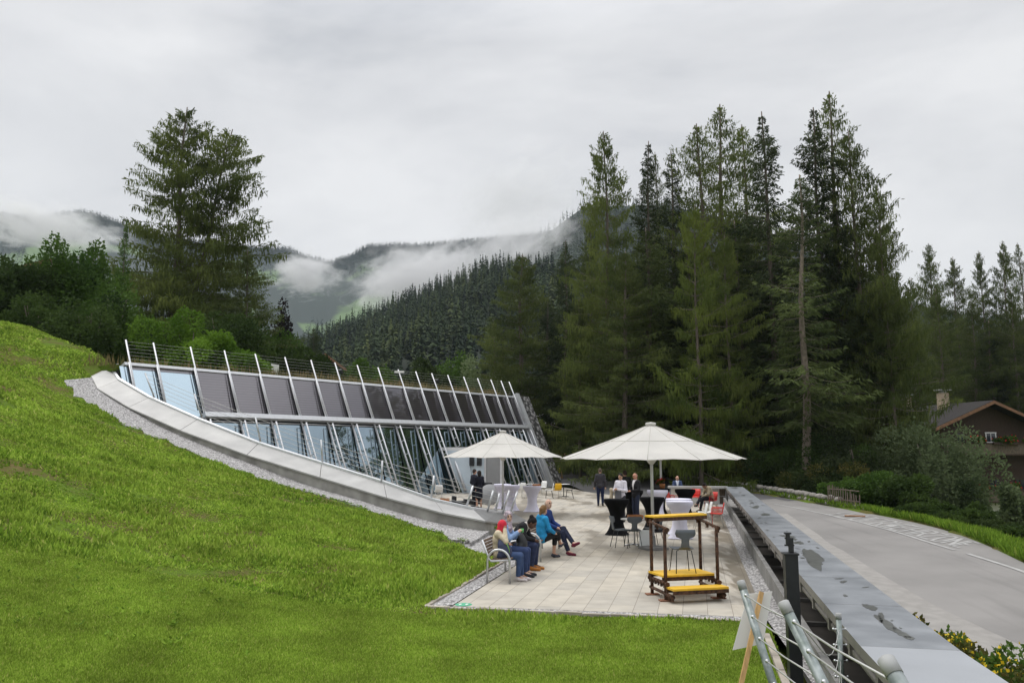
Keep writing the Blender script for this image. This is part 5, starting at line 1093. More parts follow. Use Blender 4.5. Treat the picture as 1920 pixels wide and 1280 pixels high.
            hpz = [ell(hp(0, -.012, .018), (.096, .108, .125), Mh), ell(hp(0, -.01, -.09), (.092, .098, .09), Mh), cap(hp(0, -.03, -.06), nk + A([0, 0, -.02]), .088, .12), ell(nk + A([0, .05, -.08]), (.15, .085, .10)), ell(nk + A([0, -.06, -.06]), (.15, .08, .10))]; cut = None
        me2 = sdf_mesh('hair', hpz, hair if not isinstance(hair, tuple) else cm(hair, .7), h=.012, k=.025, cut=cut)
        if hair_style == 'scarf':          # open oval for the face
            bm = bmesh.new(); bm.from_mesh(me2); Mi = Mh.T
            dl = [fc for fc in bm.faces if (lambda q: q[1] > .045 and (q[0] / .058) ** 2 + ((q[2] + .012) / .083) ** 2 < 1)(Mi @ (np.array(fc.calc_center_median()) - H_))]
            bmesh.ops.delete(bm, geom=dl, context='FACES'); bm.to_mesh(me2); bm.free()
        link('headscarf' if hair_style == 'scarf' else 'hair', me2, root)
    return root, J
def at_(p, rz, q, s=1.0):
    c, n = math.cos(rz), math.sin(rz); return Vector((p[0] + (q[0] * c - q[1] * n) * s, p[1] + (q[0] * n + q[1] * c) * s, p[2] + q[2] * s))
# --- benches
FR = math.atan2(LU.y, LU.x) - math.pi / 2            # facing +LU
bn0 = G(956, 1094); bdep = .46
def bench(label, y0, L, arms):
    o = along(bn0, y0) - LU * bdep * .5; root = empty('bench', label, 'bench', (o.x, o.y, 0), FR, 'benches along the left edge of the terrace')
    # local: x along -length? local +y faces front (LU), local -x runs away from the camera (DU)
    X = lambda u: -u
    for u in arms:
        pts = [(X(u), -bdep / 2, 0), (X(u), -bdep / 2, .42)] + [(X(u), -math.cos(a) * bdep / 2, .42 + math.sin(a) * .235) for a in np.linspace(.25, math.pi - .25, 9)] + [(X(u), bdep / 2, .42), (X(u), bdep / 2, 0)]
        mb = MB(); mb.tube(pts, .024, 8); mb.build('arm_loop', M['steel'], root)
    for u in (arms[0], arms[-1]):
        mb = MB(); mb.tube([(X(u), -.34, .84), (X(u), -.20, .47), (X(u), -.15, .425), (X(u), .22, .455)], .021, 7); mb.build('side_frame', M['steel'], root)
    for k in range(6):
        f_ = (k + .5) / 6; mb = MB(); mb.box((X(L / 2), -.215 - .125 * f_, .49 + .34 * f_), (L - .04, .022, .05), M=Matrix.Rotation(.36, 4, 'X'), bev=.004); mb.build('back_slat', M['wood'], root)
    for k in range(6):
        mb = MB(); mb.box((X(L / 2), -.13 + .068 * k, .445 + .005 * k), (L - .04, .055, .024), bev=.004); mb.build('seat_slat', M['wood'], root)
    return root
bench('slatted wooden bench with round steel arms carrying the two women in headscarves', bn0.y, 2.75, (0, 1.6, 2.73))
y2 = bn0.y + 3.35 * DU.y
bench('slatted wooden bench with round steel arms where the woman in the blue jacket sits', y2, 2.75, (0, 2.73))
def seat_pt(u, back=-.06, z=0): p = bn0 + DU * u - LU * (bdep * .5) + LU * back; return Vector((p.x, p.y, z))
M['scarf_print'] = mat('scarf_print', (.42, .33, .40), .8, var=.55, c2=(.62, .52, .56), scale=22, detail=6)
jeans = (.045, .075, .16)
person('seated woman in a red headscarf and cream sweater resting her cheek on her hand', seat_pt(.42), FR, SIT, dict(wr=[(.02, .20, .78), (.10, .12, 1.10)], el=[(-.22, .10, .74), (.22, .17, .86)], head=(.02, .05, 1.17), neck=(0, .0, 1.03), knee=[(-.10, .43, .53), (.08, .45, .53)], ankle=[(-.10, .46, .09), (.09, .42, .09)], toe=[(-.11, .63, .03), (.10, .59, .03)]),
       skin=(.36, .20, .13), top=(.58, .50, .36), top_name='sweater', bottom=jeans, shoe=(.55, .50, .50), hair=(.60, .03, .055), hair_style='scarf', look=.7, nod=-.1, scale=.92)
r_, J = person('seated woman in a patterned lilac headscarf and pale blue sleeves holding a cup', seat_pt(1.02), FR, SIT, dict(wr=[(-.02, .26, .93), (.13, .25, .92)], el=[(-.22, .12, .80), (.24, .10, .80)]), skin=(.55, .36, .27), top=(.22, .34, .56), top_name='sweater', bottom=(.035, .055, .13), shoe=(.03, .03, .035), hair=M['scarf_print'], hair_style='scarf', look=-1.0, scale=.98)
mb = MB(); mb.lathe([(0, 0), (.030, 0), (.036, .075), (0, .075)], (0, 0, 0), 12); o = mb.build('cup', mat('cup_green', (.10, .42, .12), .5)); o.location = at_(seat_pt(1.02), FR, (.055, .345, .925), .98); tag(o, 'small green cup held by the woman in the patterned headscarf', 'cup')
r_, J = person('seated woman with a black bun bent over the phone in her lap', seat_pt(1.98), FR, SIT, dict(waist=(0, .0, .72), chest=(0, .10, .86), neck=(0, .22, .97), head=(0, .36, 1.02), sh=[(-.17, .17, .95), (.17, .17, .95)], el=[(-.22, .24, .72), (.22, .24, .72)], wr=[(-.08, .40, .66), (.08, .40, .66)], ankle=[(-.11, .40, .09), (.11, .36, .09)], toe=[(-.12, .57, .03), (.12, .53, .03)]),
       skin=(.13, .07, .05), top=(.018, .018, .02), top_name='cardigan', bottom=(.03, .04, .085), shoe=(.42, .17, .04), hair=(.012, .01, .01), hair_style='bun', nod=-.75, shirt=(.55, .52, .48))
mb = MB(); mb.box((0, 0, 0), (.075, .15, .01), bev=.004); o = mb.build('phone', M['black']); o.location = at_(seat_pt(1.98), FR, (0, .50, .665)); o.rotation_euler = (.5, 0, FR); tag(o, 'dark phone held over the lap by the woman with the bun', 'phone')
person('seated woman with a ponytail and a bright blue hooded jacket, legs crossed', seat_pt(3.85, .20), FR + .7, SIT, dict(knee=[(-.10, .42, .55), (.02, .42, .62)], ankle=[(-.14, .40, .09), (-.17, .62, .33)], toe=[(-.15, .56, .03), (-.25, .77, .33)], wr=[(-.10, .26, .66), (.12, .26, .66)]), skin=(.55, .33, .24), top=(.025, .26, .52), top_name='rain_jacket', bottom=(.015, .015, .017), shoe=(.04, .045, .06), hair=(.19, .105, .045), hair_style='tail', scale=.95, look=.35, bare=True, hood=True)
person('seated bald man with a beard in dark blue, legs crossed, in maroon sneakers', seat_pt(4.95, .12), FR - .2, SIT, dict(knee=[(-.02, .43, .63), (.11, .43, .54)], ankle=[(.20, .78, .30), (.14, .62, .09)], toe=[(.28, .94, .33), (.16, .79, .03)], head=(0, .03, 1.255)), skin=(.60, .38, .29), top=(.03, .06, .22), top_name='pullover', bottom=(.02, .025, .05), shoe=(.14, .02, .04), hair=(.42, .32, .25), hair_style='fringe', look=-.5)
# bags on the bench
M['bag_navy'] = mat('bag_navy', (.035, .042, .085), .8, var=.2, scale=9, bump=.3)
def backpack(label, loc, rz, sx_, m, tilt=.3):
    root = empty('backpack', label, 'bag', loc, rz)
    Rx = np.array([[1, 0, 0], [0, math.cos(tilt), -math.sin(tilt)], [0, math.sin(tilt), math.cos(tilt)]])
    link('sack', sdf_mesh('sack', [ell((0, 0, .20), (.16 * sx_, .10, .21), Rx), ell((0, .07, .14), (.13 * sx_, .07, .13), Rx), cap((-.10 * sx_, 0, .06), (.10 * sx_, 0, .06), .085)], m, .014, .04), root)
    mb = MB(); mb.tube([(-.05, -.05, .38), (-.04, -.06, .44), (.04, -.06, .44), (.05, -.05, .38)], .010, 6); mb.build('handle', M['black'], root); return root
bp = backpack('navy backpack with a bright green stripe propped on the near end of the bench', seat_pt(.28, .05, .46), FR - .3, 1.15, M['bag_navy'])
mb = MB(); mb.tube([(.10, .115, .30), (.07, .15, .20), (.05, .155, .12)], .006, 5); mb.ell((-.04, -.03, .40), (.06, .03, .02)); mb.build('green_trim', mat('neon_green', (.25, .60, .05), .5), bp)
backpack('small black shoulder bag on the lap beside the woman with the cup', seat_pt(1.38, .16, .52), FR, .8, M['black'])
backpack('black backpack standing on the paving behind the tall black table', G(1186, 974), .2, 1.0, M['black'], 0)

# --- standing people
def stand_at(px, py, *a, **k): p = G(px, py); return person(a[0], (p.x, p.y, 0), *a[1:], **k)
stand_at(1126, 948, 'man in a charcoal jacket and navy trousers walking away across the terrace', -.12, STAND, dict(knee=[(-.10, .05, .50), (.10, .0, .49)], ankle=[(-.105, .05, .09), (.105, -.07, .11)], toe=[(-.125, .22, .03), (.125, .10, .03)], wr=[(-.27, .06, .90), (.24, .0, .91)]), skin=(.52, .32, .24), top=(.04, .038, .044), bottom=(.012, .018, .05), hair=(.09, .065, .05), fat=1.08)
stand_at(889, 951, 'dark haired man in a black suit facing a woman by the entrance', -1.0, STAND, dict(wr=[(-.2, .14, .98), (.22, .12, .95)]), skin=(.50, .30, .22), top=(.014, .016, .028), bottom=(.012, .013, .02), hair=(.035, .025, .02), shirt=(.6, .6, .6), scale=.99)
stand_at(898, 953, 'curly haired woman in a black dress with bare calves by the entrance', .45, STAND, dict(wr=[(-.12, .2, 1.05), (.14, .2, 1.0)], el=[(-.23, -.02, 1.16), (.23, -.02, 1.16)]), skin=(.50, .30, .22), top=(.012, .013, .022), top_name='cardigan', hair=(.02, .015, .013), hair_style='curly', skirt=True, scale=.96)
stand_at(1165, 978, 'dark haired man in a white shirt looking down at his phone', .85 + math.pi / 2, STAND, dict(wr=[(-.06, .30, 1.20), (.08, .28, 1.18)], el=[(-.26, .04, 1.14), (.26, .04, 1.14)]), skin=(.42, .25, .17), top=(.62, .60, .66), top_name='shirt', bottom=(.03, .03, .04), hair=(.012, .01, .01), look=.2, nod=-.25)
stand_at(1193, 976, 'bald man in a black suit and white shirt leaning at a black table', .5 + math.pi / 2, STAND, dict(wr=[(-.16, .34, 1.12), (.12, .32, 1.12)], el=[(-.26, .05, 1.14), (.27, .03, 1.14)]), skin=(.50, .25, .17), top=(.012, .012, .014), bottom=(.02, .026, .05), hair=(.20, .13, .10), hair_style='fringe', shirt=(.6, .58, .58), look=.1, nod=-.2)
stand_at(1173, 966, 'dark haired man in a dark jacket seen from behind the man in the white shirt', .2, STAND, None, skin=(.40, .22, .16), top=(.022, .023, .024), bottom=(.02, .02, .03), hair=(.03, .018, .014), scale=1.02)
p = P(1270, 905, 44.4); person('bald man in a blue blazer sitting behind the end rail', (p.x, p.y, gz(p.x, p.y) + .13), math.pi - .1, SIT, dict(wr=[(-.10, .3, .66), (.10, .3, .66)]), skin=(.55, .32, .24), top=(.05, .075, .15), bottom=(.02, .02, .03), hair=(.4, .3, .25), hair_style='fringe', shirt=(.62, .66, .75))
pm = G(1333, 958); person('man in a beige jacket slumped forward on a red chair beside the parapet', (pm.x, pm.y, 0), math.pi / 2 + .25, SIT, dict(waist=(0, .0, .72), chest=(0, .07, .88), neck=(0, .16, 1.02), head=(0, .28, 1.10), sh=[(-.17, .12, .99), (.17, .12, .99)], el=[(-.22, .22, .74), (.22, .22, .74)], wr=[(-.06, .40, .64), (.06, .40, .64)], knee=[(-.11, .43, .55), (.02, .44, .62)], ankle=[(-.11, .56, .09), (-.10, .72, .30)], toe=[(-.12, .72, .03), (-.18, .86, .26)]), skin=(.35, .2, .14), top=(.36, .30, .21), bottom=(.018, .018, .025), hair=(.015, .012, .012), nod=-.7)
pw = G(1165, 978); mb = MB(); mb.box((0, 0, 0), (.26, .07, .40), bev=.02); o = mb.build('shoulder_bag', mat('bag_grey', (.10, .10, .115), .8, var=.1)); o.location = at_((pw.x, pw.y, 0), .85 + math.pi / 2, (-.03, .22, 1.0)); o.rotation_euler = (0, 0, .85 + math.pi / 2); tag(o, 'grey bag hanging in front of the man in the white shirt', 'bag')
link_ = sdf_mesh('folded_coat', [cap((-.1, 0, .45), (.1, 0, .42), .06), cap((-.07, .03, .42), (-.09, .06, .05), .06, .07), cap((.07, -.02, .4), (.1, 0, .0), .05, .06)], cm((.42, .36, .27)), .016, .05); o = link('coat', link_); o.location = at_((pw.x, pw.y, 0), .85 + math.pi / 2, (.34, -.02, .72)); tag(o, 'beige coat draped over the arm of the man in white', 'coat')

# ------------------------------------------------------------------ parasols
def parasol(label, px, d, rz, rim, apex):
    p = P(px, 845, d); root = empty('parasol', label, 'parasol', (p.x, p.y, 0), rz, 'large white parasols on the terrace'); n = 12; Rr = 2.5
    mb = MB(); rad = [.10, .55, 1.2, 1.85, Rr]; zs = [apex - (apex - rim) * (r / Rr) ** .93 for r in rad]; vs = []
    for i, (r, z) in enumerate(zip(rad, zs)):
        for k in range(n * 2):
            mid = k % 2; a = math.pi * 2 * k / (n * 2); rr = r * (math.cos(math.pi / n) if mid else 1); zz = z - (0 if not mid else .02 * (r / Rr))
            if mid and i == 4: zz += .05
            vs.append((rr * math.cos(a), rr * math.sin(a), zz))
    m2 = n * 2; fs = [[i * m2 + k, i * m2 + (k + 1) % m2, (i + 1) * m2 + (k + 1) % m2, (i + 1) * m2 + k] for i in range(4) for k in range(m2)]
    mb.add(vs, fs); mb.add([(x, y, z - .012) for x, y, z in vs], [f[::-1] for f in fs]); mb.build('canopy', M['canvas'], root, recalc=False)
    mb = MB()
    for k in range(n):
        a = 2 * math.pi * k / n; mb.tube([(r * math.cos(a), r * math.sin(a), z + .004) for r, z in zip(rad, zs)], .007, 5)
    mb.tube([(1.2 * math.cos(2 * math.pi * k / n), 1.2 * math.sin(2 * math.pi * k / n), zs[2] + .003) for k in range(n)], .005, 4, closed=True)
    mb.build('seam', M['seam'], root)
    for k in range(n):
        a = 2 * math.pi * k / n; mb = MB(); mb.tube([(.08 * math.cos(a), .08 * math.sin(a), apex - .16), (2.35 * math.cos(a), 2.35 * math.sin(a), rim + .02)], .014, 5); mb.tube([(.07 * math.cos(a), .07 * math.sin(a), rim - .02), (1.25 * math.cos(a), 1.25 * math.sin(a), zs[2] - .07)], .012, 5); mb.build('rib', M['alu'], root)
    mb = MB(); mb.lathe([(0, apex + .05), (.13, apex + .03), (.15, apex - .02), (.10, apex - .05)], seg=14); mb.build('top_cap', M['canvas'], root)
    mb = MB(); mb.lathe([(.0, rim - .14), (.06, rim - .14), (.14, rim - .03), (.14, rim + .03), (.05, rim + .06)], seg=14); mb.build('hub', M['plastic_white'], root)
    mb = MB(); mb.tube([(0, 0, .0), (0, 0, apex)], .042, 12); mb.build('pole', M['alu'], root)
    mb = MB(); mb.box((0, 0, .035), (.6, .6, .07), bev=.01); mb.lathe([(.10, .07), (.07, .12), (.06, .35), (0, .35)], seg=12); mb.build('foot', M['foot'], root); return root
parasol('largest white parasol with a tall pole at the centre of the terrace', 1221, 22.6, .32, 2.385, 3.33)
parasol('white parasol standing near the entrance beside the white tables', 943, 34.4, .22, 2.34, 3.40)
parasol('white parasol mostly hidden behind the largest one, only its pole in view', 1238, 34.2, .2, 2.34, 3.30)

# ------------------------------------------------------------------ cocktail tables
def table(label, px, py, colr, sc_=1.0, rz=0.3):
    p = G(px, py); root = empty('cocktail_table', label, 'table', (p.x, p.y, 0), rz, 'cocktail tables in stretch covers'); m = M['cloth_' + colr]
    def wob(a, z): f_ = max(0, (.35 - z) / .35); return 1 + .20 * f_ * (abs(math.cos(2 * a)) ** 1.2 - .45)
    def waist(z): t = z / 1.09; return .205 + .20 * abs(2 * (t - .42)) ** 2.3 * (1 if t > .42 else 1.2)
    prof = [(max(waist(z), .2), z) for z in np.linspace(.0, 1.07, 16)]; prof[0] = (prof[0][0], .015); prof[-1] = (.398, 1.065)
    mb = MB(); mb.lathe(prof, seg=28, wob=wob); mb.build('stretch_cover', m, root)
    mb = MB(); mb.lathe([(.398, 1.065), (.402, 1.085), (.395, 1.10), (0, 1.102)], seg=28); mb.build('table_top', m, root); return root
for a in [('white stretch covered cocktail table just behind the slanted railing posts', 942, 953, 'white'), ('white stretch covered cocktail table half hidden behind another white one near the entrance parasol', 958, 957, 'white'),
          ('white stretch covered cocktail table standing alone behind the bald man on the bench', 998, 959, 'white'), ('black stretch covered cocktail table in front of the man in the white shirt', 1157, 1002, 'black'),
          ('black stretch covered cocktail table right behind the pole of the largest parasol', 1224, 996, 'black'), ('white stretch covered cocktail table between black ones behind the parasol poles', 1234, 973, 'white'),
          ('black stretch covered cocktail table under the hands of the bald man in black', 1187, 974, 'black'), ('black stretch covered cocktail table in front of the end rail', 1286, 970, 'black'),
          ('front white stretch covered cocktail table behind the yellow plank frame', 1276, 1009, 'white'), ('white stretch covered cocktail table hidden just behind the front white one', 1274, 1001, 'white'), ('black stretch covered cocktail table carrying the red flowers', 1238, 967, 'black')]: table(*a)
# ------------------------------------------------------------------ chairs
def chair(name, label, p, rz, m, style='shell', group=None, s=1.0, legm=None):
    root = empty(name, label, 'chair', (p[0], p[1], p[2]), rz, group); root.scale = (s,) * 3; legm = legm or M['steel']
    mb = MB(); n = 9; vs = []
    prof = [(.22, .455), (.19, .465), (.05, .45), (-.12, .445), (-.17, .46), (-.195, .50), (-.21, .58), (-.235, .70), (-.26, .83)]
    wd = {'shell': [.40, .42, .44, .43, .42, .41, .42, .42, .36], 'tee': [.38, .42, .44, .40, .26, .18, .15, .17, .36], 'arm': [.42, .44, .46, .45, .44, .43, .44, .44, .42]}[style]
    if style == 'tee': prof = prof[:7] + [(-.225, .66), (-.228, .70), (-.24, .76), (-.255, .84)]; wd = wd[:7] + [.16, .36, .42, .38]
    for (y, z), w_ in zip(prof, wd):
        for k in range(7): u = (k / 6 - .5) * w_; bend = .35 * u * u; vs.append((u, y + (bend if z > .5 else 0), z + (bend if z < .5 else 0)))
    nn = len(prof); ks = 5 if style != 'tee' else 4
    def part(i0, i1, nm):
        mb = MB(); sub = vs[i0 * 7:(i1 + 1) * 7]; r_ = i1 - i0 + 1; fs = [[i * 7 + k, i * 7 + k + 1, (i + 1) * 7 + k + 1, (i + 1) * 7 + k] for i in range(r_ - 1) for k in range(6)]
        o = mb.add(sub, fs, 0, True).build(nm, m, root, recalc=False); md = o.modifiers.new('thick', 'SOLIDIFY'); md.thickness = .014; md.offset = 0
    part(0, ks, 'seat'); part(ks, nn - 1, 'backrest')
    for sx_ in (-1, 1):
        for (y0, y1) in ((.15, .20), (-.12, -.22)):
            mb = MB(); mb.tube([(sx_ * .10, y0 * .7, .432), (sx_ * .15, y0, .425), (sx_ * .20, y1, 0)], .0095, 6); mb.build('leg', legm, root)
    if style == 'arm':
        for sx_ in (-1, 1):
            mb = MB(); mb.tube([(sx_ * .23, .16, 0), (sx_ * .23, .17, .64), (sx_ * .23, .12, .67), (sx_ * .23, -.22, .67)], .012, 6)
            for z in (.52, .57, .62): mb.tube([(sx_ * .23, .17, z), (sx_ * .225, -.21, z)], .006, 5)
            mb.build('armrest', m, root)
    return root
face = lambda p: math.atan2(-p.x, p.y)
def chair_at(px, py, *a, **k): p = G(px, py, k.pop('z', 0)); return chair(k.pop('name', 'chair'), a[0], (p.x, p.y, p.z), *a[1:], **k)
gw = 'white chairs near the glass front'
chair_at(975, 934, 'white plastic chair closest to the white tables at the glass front', .3, M['plastic_white'], group=gw)
chair_at(987, 932, 'white plastic chair seen right of the first one, behind the lone white table', -.8, M['plastic_white'], group=gw)
chair_at(1016, 928, 'white plastic chair by the stone end wall with its back to the glass', 2.4, M['plastic_white'], group=gw)
chair_at(1030, 934, 'folding chair with crossed black legs left of the yellow chair', 1.6, M['plastic_white'], legm=M['black'])
chair_at(1044, 934, 'yellow chair by the small table near the stone end wall', .35, M['plastic_yellow'])
chair_at(1068, 934, 'black chair right of the yellow chair', 1.45, M['black'], legm=M['black'])
chair_at(822, 938, 'white round backed chair behind the curved wall coping', .2, M['plastic_white'])
chair_at(1187, 1026, 'grey plywood chair with a narrow waisted back in front of the small round table', .1, M['grey_ply'], style='tee', legm=M['black'])
chair_at(1163, 1025, 'grey plywood chair seen from the side left of the small round table', -1.35, M['grey_ply'], style='tee', legm=M['black'])
chair_at(1227, 1022, 'grey plywood chair partly hidden behind the left rusty posts', 1.9, M['grey_ply'], style='tee', legm=M['black'])
chair_at(1345, 988, 'red and white slatted armchair nearest the parapet', 1.35, M['plastic_red'], style='arm')
chair_at(1313, 990, 'white chair beside the red armchair', 1.5, M['plastic_white'])
chair_at(1322, 985, 'white chair pushed close behind the other white chair near the parapet', 1.5, M['plastic_white'])
chair(*('armchair', 'red armchair under the man in the beige jacket', (pm.x, pm.y, 0), math.pi / 2 + .25, M['plastic_red'], 'arm'))
chair_at(1262, 957, 'red armchair behind the white tables, left of the black one', -1.4, M['plastic_red'], style='arm')
chair_at(1303, 950, 'red chair with arms in front of the white panel', 2.6, M['plastic_red'], style='arm')
p = P(1270, 905, 44.4); chair('chair', 'dark chair under the bald man in the blue blazer', (p.x, p.y, gz(p.x, p.y) + .13), math.pi - .1, M['black'])
# small tables
def small_table(label, p, r, h, m, pm_):
    root = empty('side_table', label, 'table', tuple(p)); mb = MB(); mb.lathe([(0, h - .025), (r - .01, h - .025), (r, h - .012), (r - .01, h), (0, h)], seg=26); mb.build('table_top', m, root)
    mb = MB(); mb.tube([(0, 0, .03), (0, 0, h - .02)], .025, 8); mb.build('pedestal', pm_, root); mb = MB()
    for k in range(4): a = math.pi / 2 * k + .2; mb.tube([(0, 0, .04), (.30 * math.cos(a), .30 * math.sin(a), .015)], .018, 6)
    mb.build('foot', pm_, root)
small_table('small round white table behind the grey plywood chairs', G(1190, 1022), .38, .73, M['plastic_white'], M['steel'])
small_table('small white table right of the yellow chair', G(1057, 931), .35, .73, M['plastic_white'], M['black'])
small_table('low white table among the chairs at the glass front', G(1000, 931), .40, .73, M['plastic_white'], M['steel'])
def box_thing(name, label, cat_, p, size, m, rz=0, bev=.01, z=0):
    mb = MB(); mb.box((0, 0, size[2] / 2), size, bev=bev); o = mb.build(name, m); o.location = (p.x, p.y, z); o.rotation_euler = (0, 0, rz); return tag(o, label, cat_)
def open_box(label, p, size, m, rz, z):
    root = empty('crate', label, 'crate', (p.x, p.y, z), rz); w_, d_, h_ = size; mb = MB(); mb.box((0, 0, .01), (w_, d_, .02)); mb.build('bottom', m, root)
    for q, s_ in (((0, d_ / 2, h_ / 2), (w_, .015, h_)), ((0, -d_ / 2, h_ / 2), (w_, .015, h_)), ((w_ / 2 - .008, 0, h_ / 2 + .001), (.015, d_ - .02, h_)), ((-w_ / 2 + .008, 0, h_ / 2 + .001), (.015, d_ - .02, h_))): mb = MB(); mb.box(q, s_, bev=.003); mb.build('side', m, root)
open_box('orange wooden box lying on the small round table', G(1192, 1022), (.40, .24, .10), M['wood_orange'], .1, .732)
open_box('brown wooden tray on top of the lone white cocktail table', G(1001, 959) + Vector((.12, 0, 0)), (.32, .2, .08), M['wood_orange'], .2, 1.104)
open_box('brown wicker basket behind the curved wall coping', G(834, 942), (.42, .3, .22), M['wood_orange'], .3, 0.0)
for dx, hh in ((-.12, .2), (-.2, .16)):
    mb = MB(); mb.lathe([(0, 0), (.035, 0), (.035, hh * .6), (.014, hh * .8), (.014, hh), (0, hh)], seg=12); o = mb.build('bottle', M['glass_clear']); q = G(1001, 959); o.location = (q.x + dx, q.y, 1.104); tag(o, 'clear glass bottle beside the tray on the lone white table', 'bottle', 'bottles on the lone white table')
# white board panel
root = empty('notice_board', 'blank white board leaning before the small round table', 'board', tuple(G(1209, 1026)), .03); mb = MB(); mb.box((0, 0, .25), (.29, .015, .44), M=Matrix.Rotation(-.06, 4, 'X'), bev=.003); mb.build('panel', mat('board_white', (.82, .85, .85), .4), root); mb = MB(); mb.tube([(-.1, .03, .4), (-.1, .16, 0)], .008, 5); mb.tube([(.1, .03, .4), (.1, .16, 0)], .008, 5); mb.build('strut', M['black'], root)
# flowers on the black table
def planter(label, p, z, s=1.0, m_='red_flower'):
    root = empty('flower_pot', label, 'plant', (p.x, p.y, z)); mb = MB(); mb.lathe([(0, 0), (.11 * s, 0), (.15 * s, .22 * s), (.13 * s, .22 * s), (.12 * s, .18 * s), (0, .18 * s)], seg=16); mb.build('pot', M['wood_orange'], root)
    q, v, s2, L, Wd = bush_mesh('f', 77, 600, 10, (.08, .16)); q = q * .25 * s; q[:, 2] += .16 * s; link('foliage', leaf_mesh('foliage', q, v, s2, L * s * .45, Wd * s * .45, M['leaf_green']), root)
    q, v, s2, L, Wd = bush_mesh('f', 77, 160, 10, (.06, .12), shell=.9, long=1.0); q = q * .27 * s; q[:, 2] += .19 * s; link('blossoms', leaf_mesh('blossoms', q, v, s2, L * s * .5, Wd * s * .5, M[m_]), root)
planter('pot of red flowers on a black cocktail table beside the hidden parasol pole', G(1243, 967), 1.104, .85)
# entrance clutter
def wallp(s, z, o): return epl(s, z) + en * o
for s_ in (.46, .80):
    root = empty('loudspeaker', 'black loudspeaker mounted on the pale entrance wall, %s one' % ('left' if s_ < .5 else 'right'), 'speaker', tuple(wallp(eL * .56 * s_, 1.95, .16)), math.atan2(ed.y, ed.x), 'loudspeakers on the entrance wall'); mb = MB(); mb.box((0, 0, 0), (.26, .26, .52), bev=.02); mb.build('cabinet', M['black'], root); mb = MB(); mb.lathe([(0, 0), (.10, 0), (.11, .012), (.085, .006), (0, .004)], seg=16); o = mb.build('cone', M['rubber'], root); o.rotation_euler = (math.pi / 2, 0, 0); o.location = (0, -.135, -.08)
mb = MB(); mb.tube([wallp(.5, 2.6, .02), wallp(.52, 1.7, .04), wallp(.62, 1.1, .05), wallp(.8, .5, .04), wallp(.85, .02, .1)], .012, 5); tag(mb.build('cable', M['black']), 'black cable hanging down the pale entrance wall', 'cable')
root = empty('switch_cabinet', 'grey metal cabinet standing against the entrance wall', 'cabinet', tuple(wallp(eL * .42, .12, .25)), math.atan2(ed.y, ed.x)); mb = MB(); mb.box((0, 0, .5), (.55, .32, 1.0), bev=.012); mb.build('body', M['galv_cap'], root); mb = MB(); mb.box((0, -.168, .5), (.49, .014, .92), bev=.004); mb.build('door', M['galv_cap'], root); mb = MB(); mb.box((.18, -.182, .52), (.03, .02, .12)); mb.build('handle', M['black'], root)
root = empty('mixing_desk', 'low black audio equipment on the floor behind the curved wall', 'equipment', tuple(G(866, 951)), .3)
for q, s_, nm in (((0, 0, .22), (1.1, .6, .16), 'console'), ((-.35, .1, .42), (.2, .2, .22), 'monitor'), ((.3, 0, .345), (.4, .3, .08), 'deck')): mb = MB(); mb.box(q, s_, bev=.015); mb.build(nm, M['black'], root)
for x, y in ((-.5, -.25), (.5, -.25), (-.5, .25), (.5, .25)): mb = MB(); mb.tube([(x, y, 0), (x, y, .15)], .02, 5); mb.build('leg', M['black'], root)
root = empty('round_tabletop', 'grey round tabletop tipped on edge beside the couple', 'table', tuple(G(917, 948)), -.15); mb = MB(); mb.lathe([(0, -.015), (.50, -.015), (.51, 0), (.50, .015), (0, .015)], seg=32); o = mb.build('top', M['door_grey'], root); o.rotation_euler = (math.pi / 2 - .25, 0, .0); o.location = (0, .1, .52); mb = MB(); mb.tube([(0, .15, .55), (.1, .75, .03)], .03, 6); mb.build('prop', M['black'], root)
box_thing('flight_case', 'black case standing behind the tipped grey tabletop', 'case', G(908, 944), (.75, .5, 1.05), M['black'], .1, .02)
# ------------------------------------------------------------------ rusty frame with yellow planks
nl, nr_, fl_, fr2 = G(1249, 1126), G(1347, 1121), G(1223, 1114), G(1315, 1104)
root = empty('rusty_frame', 'rusty steel pole frame carrying three yellow planks at the front of the terrace', 'sculpture', ((nl + fr2) / 2)[:]); ob = root.location.copy()
def rc(mb, nm, m): return child(mb, nm, m, root, ob)
Z3 = lambda p, z: Vector((p.x, p.y, z))
for p, hgt in ((nl, 1.27), (nr_, 1.27), (fl_, 1.36), (fr2, 1.36)):
    mb = MB(); mb.tube([Z3(p, .0), Z3(p, hgt)], .031, 10); rc(mb, 'post', M['rust'])
    mb = MB(); mb.box(Z3(p, .012), (.24, .16, .018), rz=.1); rc(mb, 'foot_plate', M['rust_plate'])
def clamps(p, q, z0, z1, n, r=.029):
    mb = MB(); a, b_ = Z3(p, z0), Z3(q, z1); mb.tube([a, b_], .028, 8)
    for k in range(n):
        c = a.lerp(b_, k / max(1, n - 1)) + Vector((0, 0, -.01)); mb.tube([c - (b_ - a).normalized() * .02, c + (b_ - a).normalized() * .02], r * 1.45, 7); mb.box(c + Vector((0, 0, -.055)), (.035, .035, .035), rz=k)
    return mb
dk = lambda p, q, e: p + (p - q).normalized() * e
for (a, b_) in ((nl, fl_), (nr_, fr2)):
    rc(clamps(dk(a, b_, .1), dk(b_, a, .12), 1.24, 1.31, 3), 'top_rail', M['rust'])
    rc(clamps(dk(a, b_, .08), dk(b_, a, .1), .30, .30, 7), 'toothed_rail', M['rust'])
    rc(clamps(dk(a, b_, .30), dk(a, b_, .02), .12, .12, 5), 'toothed_rail', M['rust']); mb = MB(); mb.tube([Z3(dk(a, b_, .3), .12), Z3(dk(b_, a, .08), .13)], .03, 8); rc(mb, 'lower_rail', M['rust'])
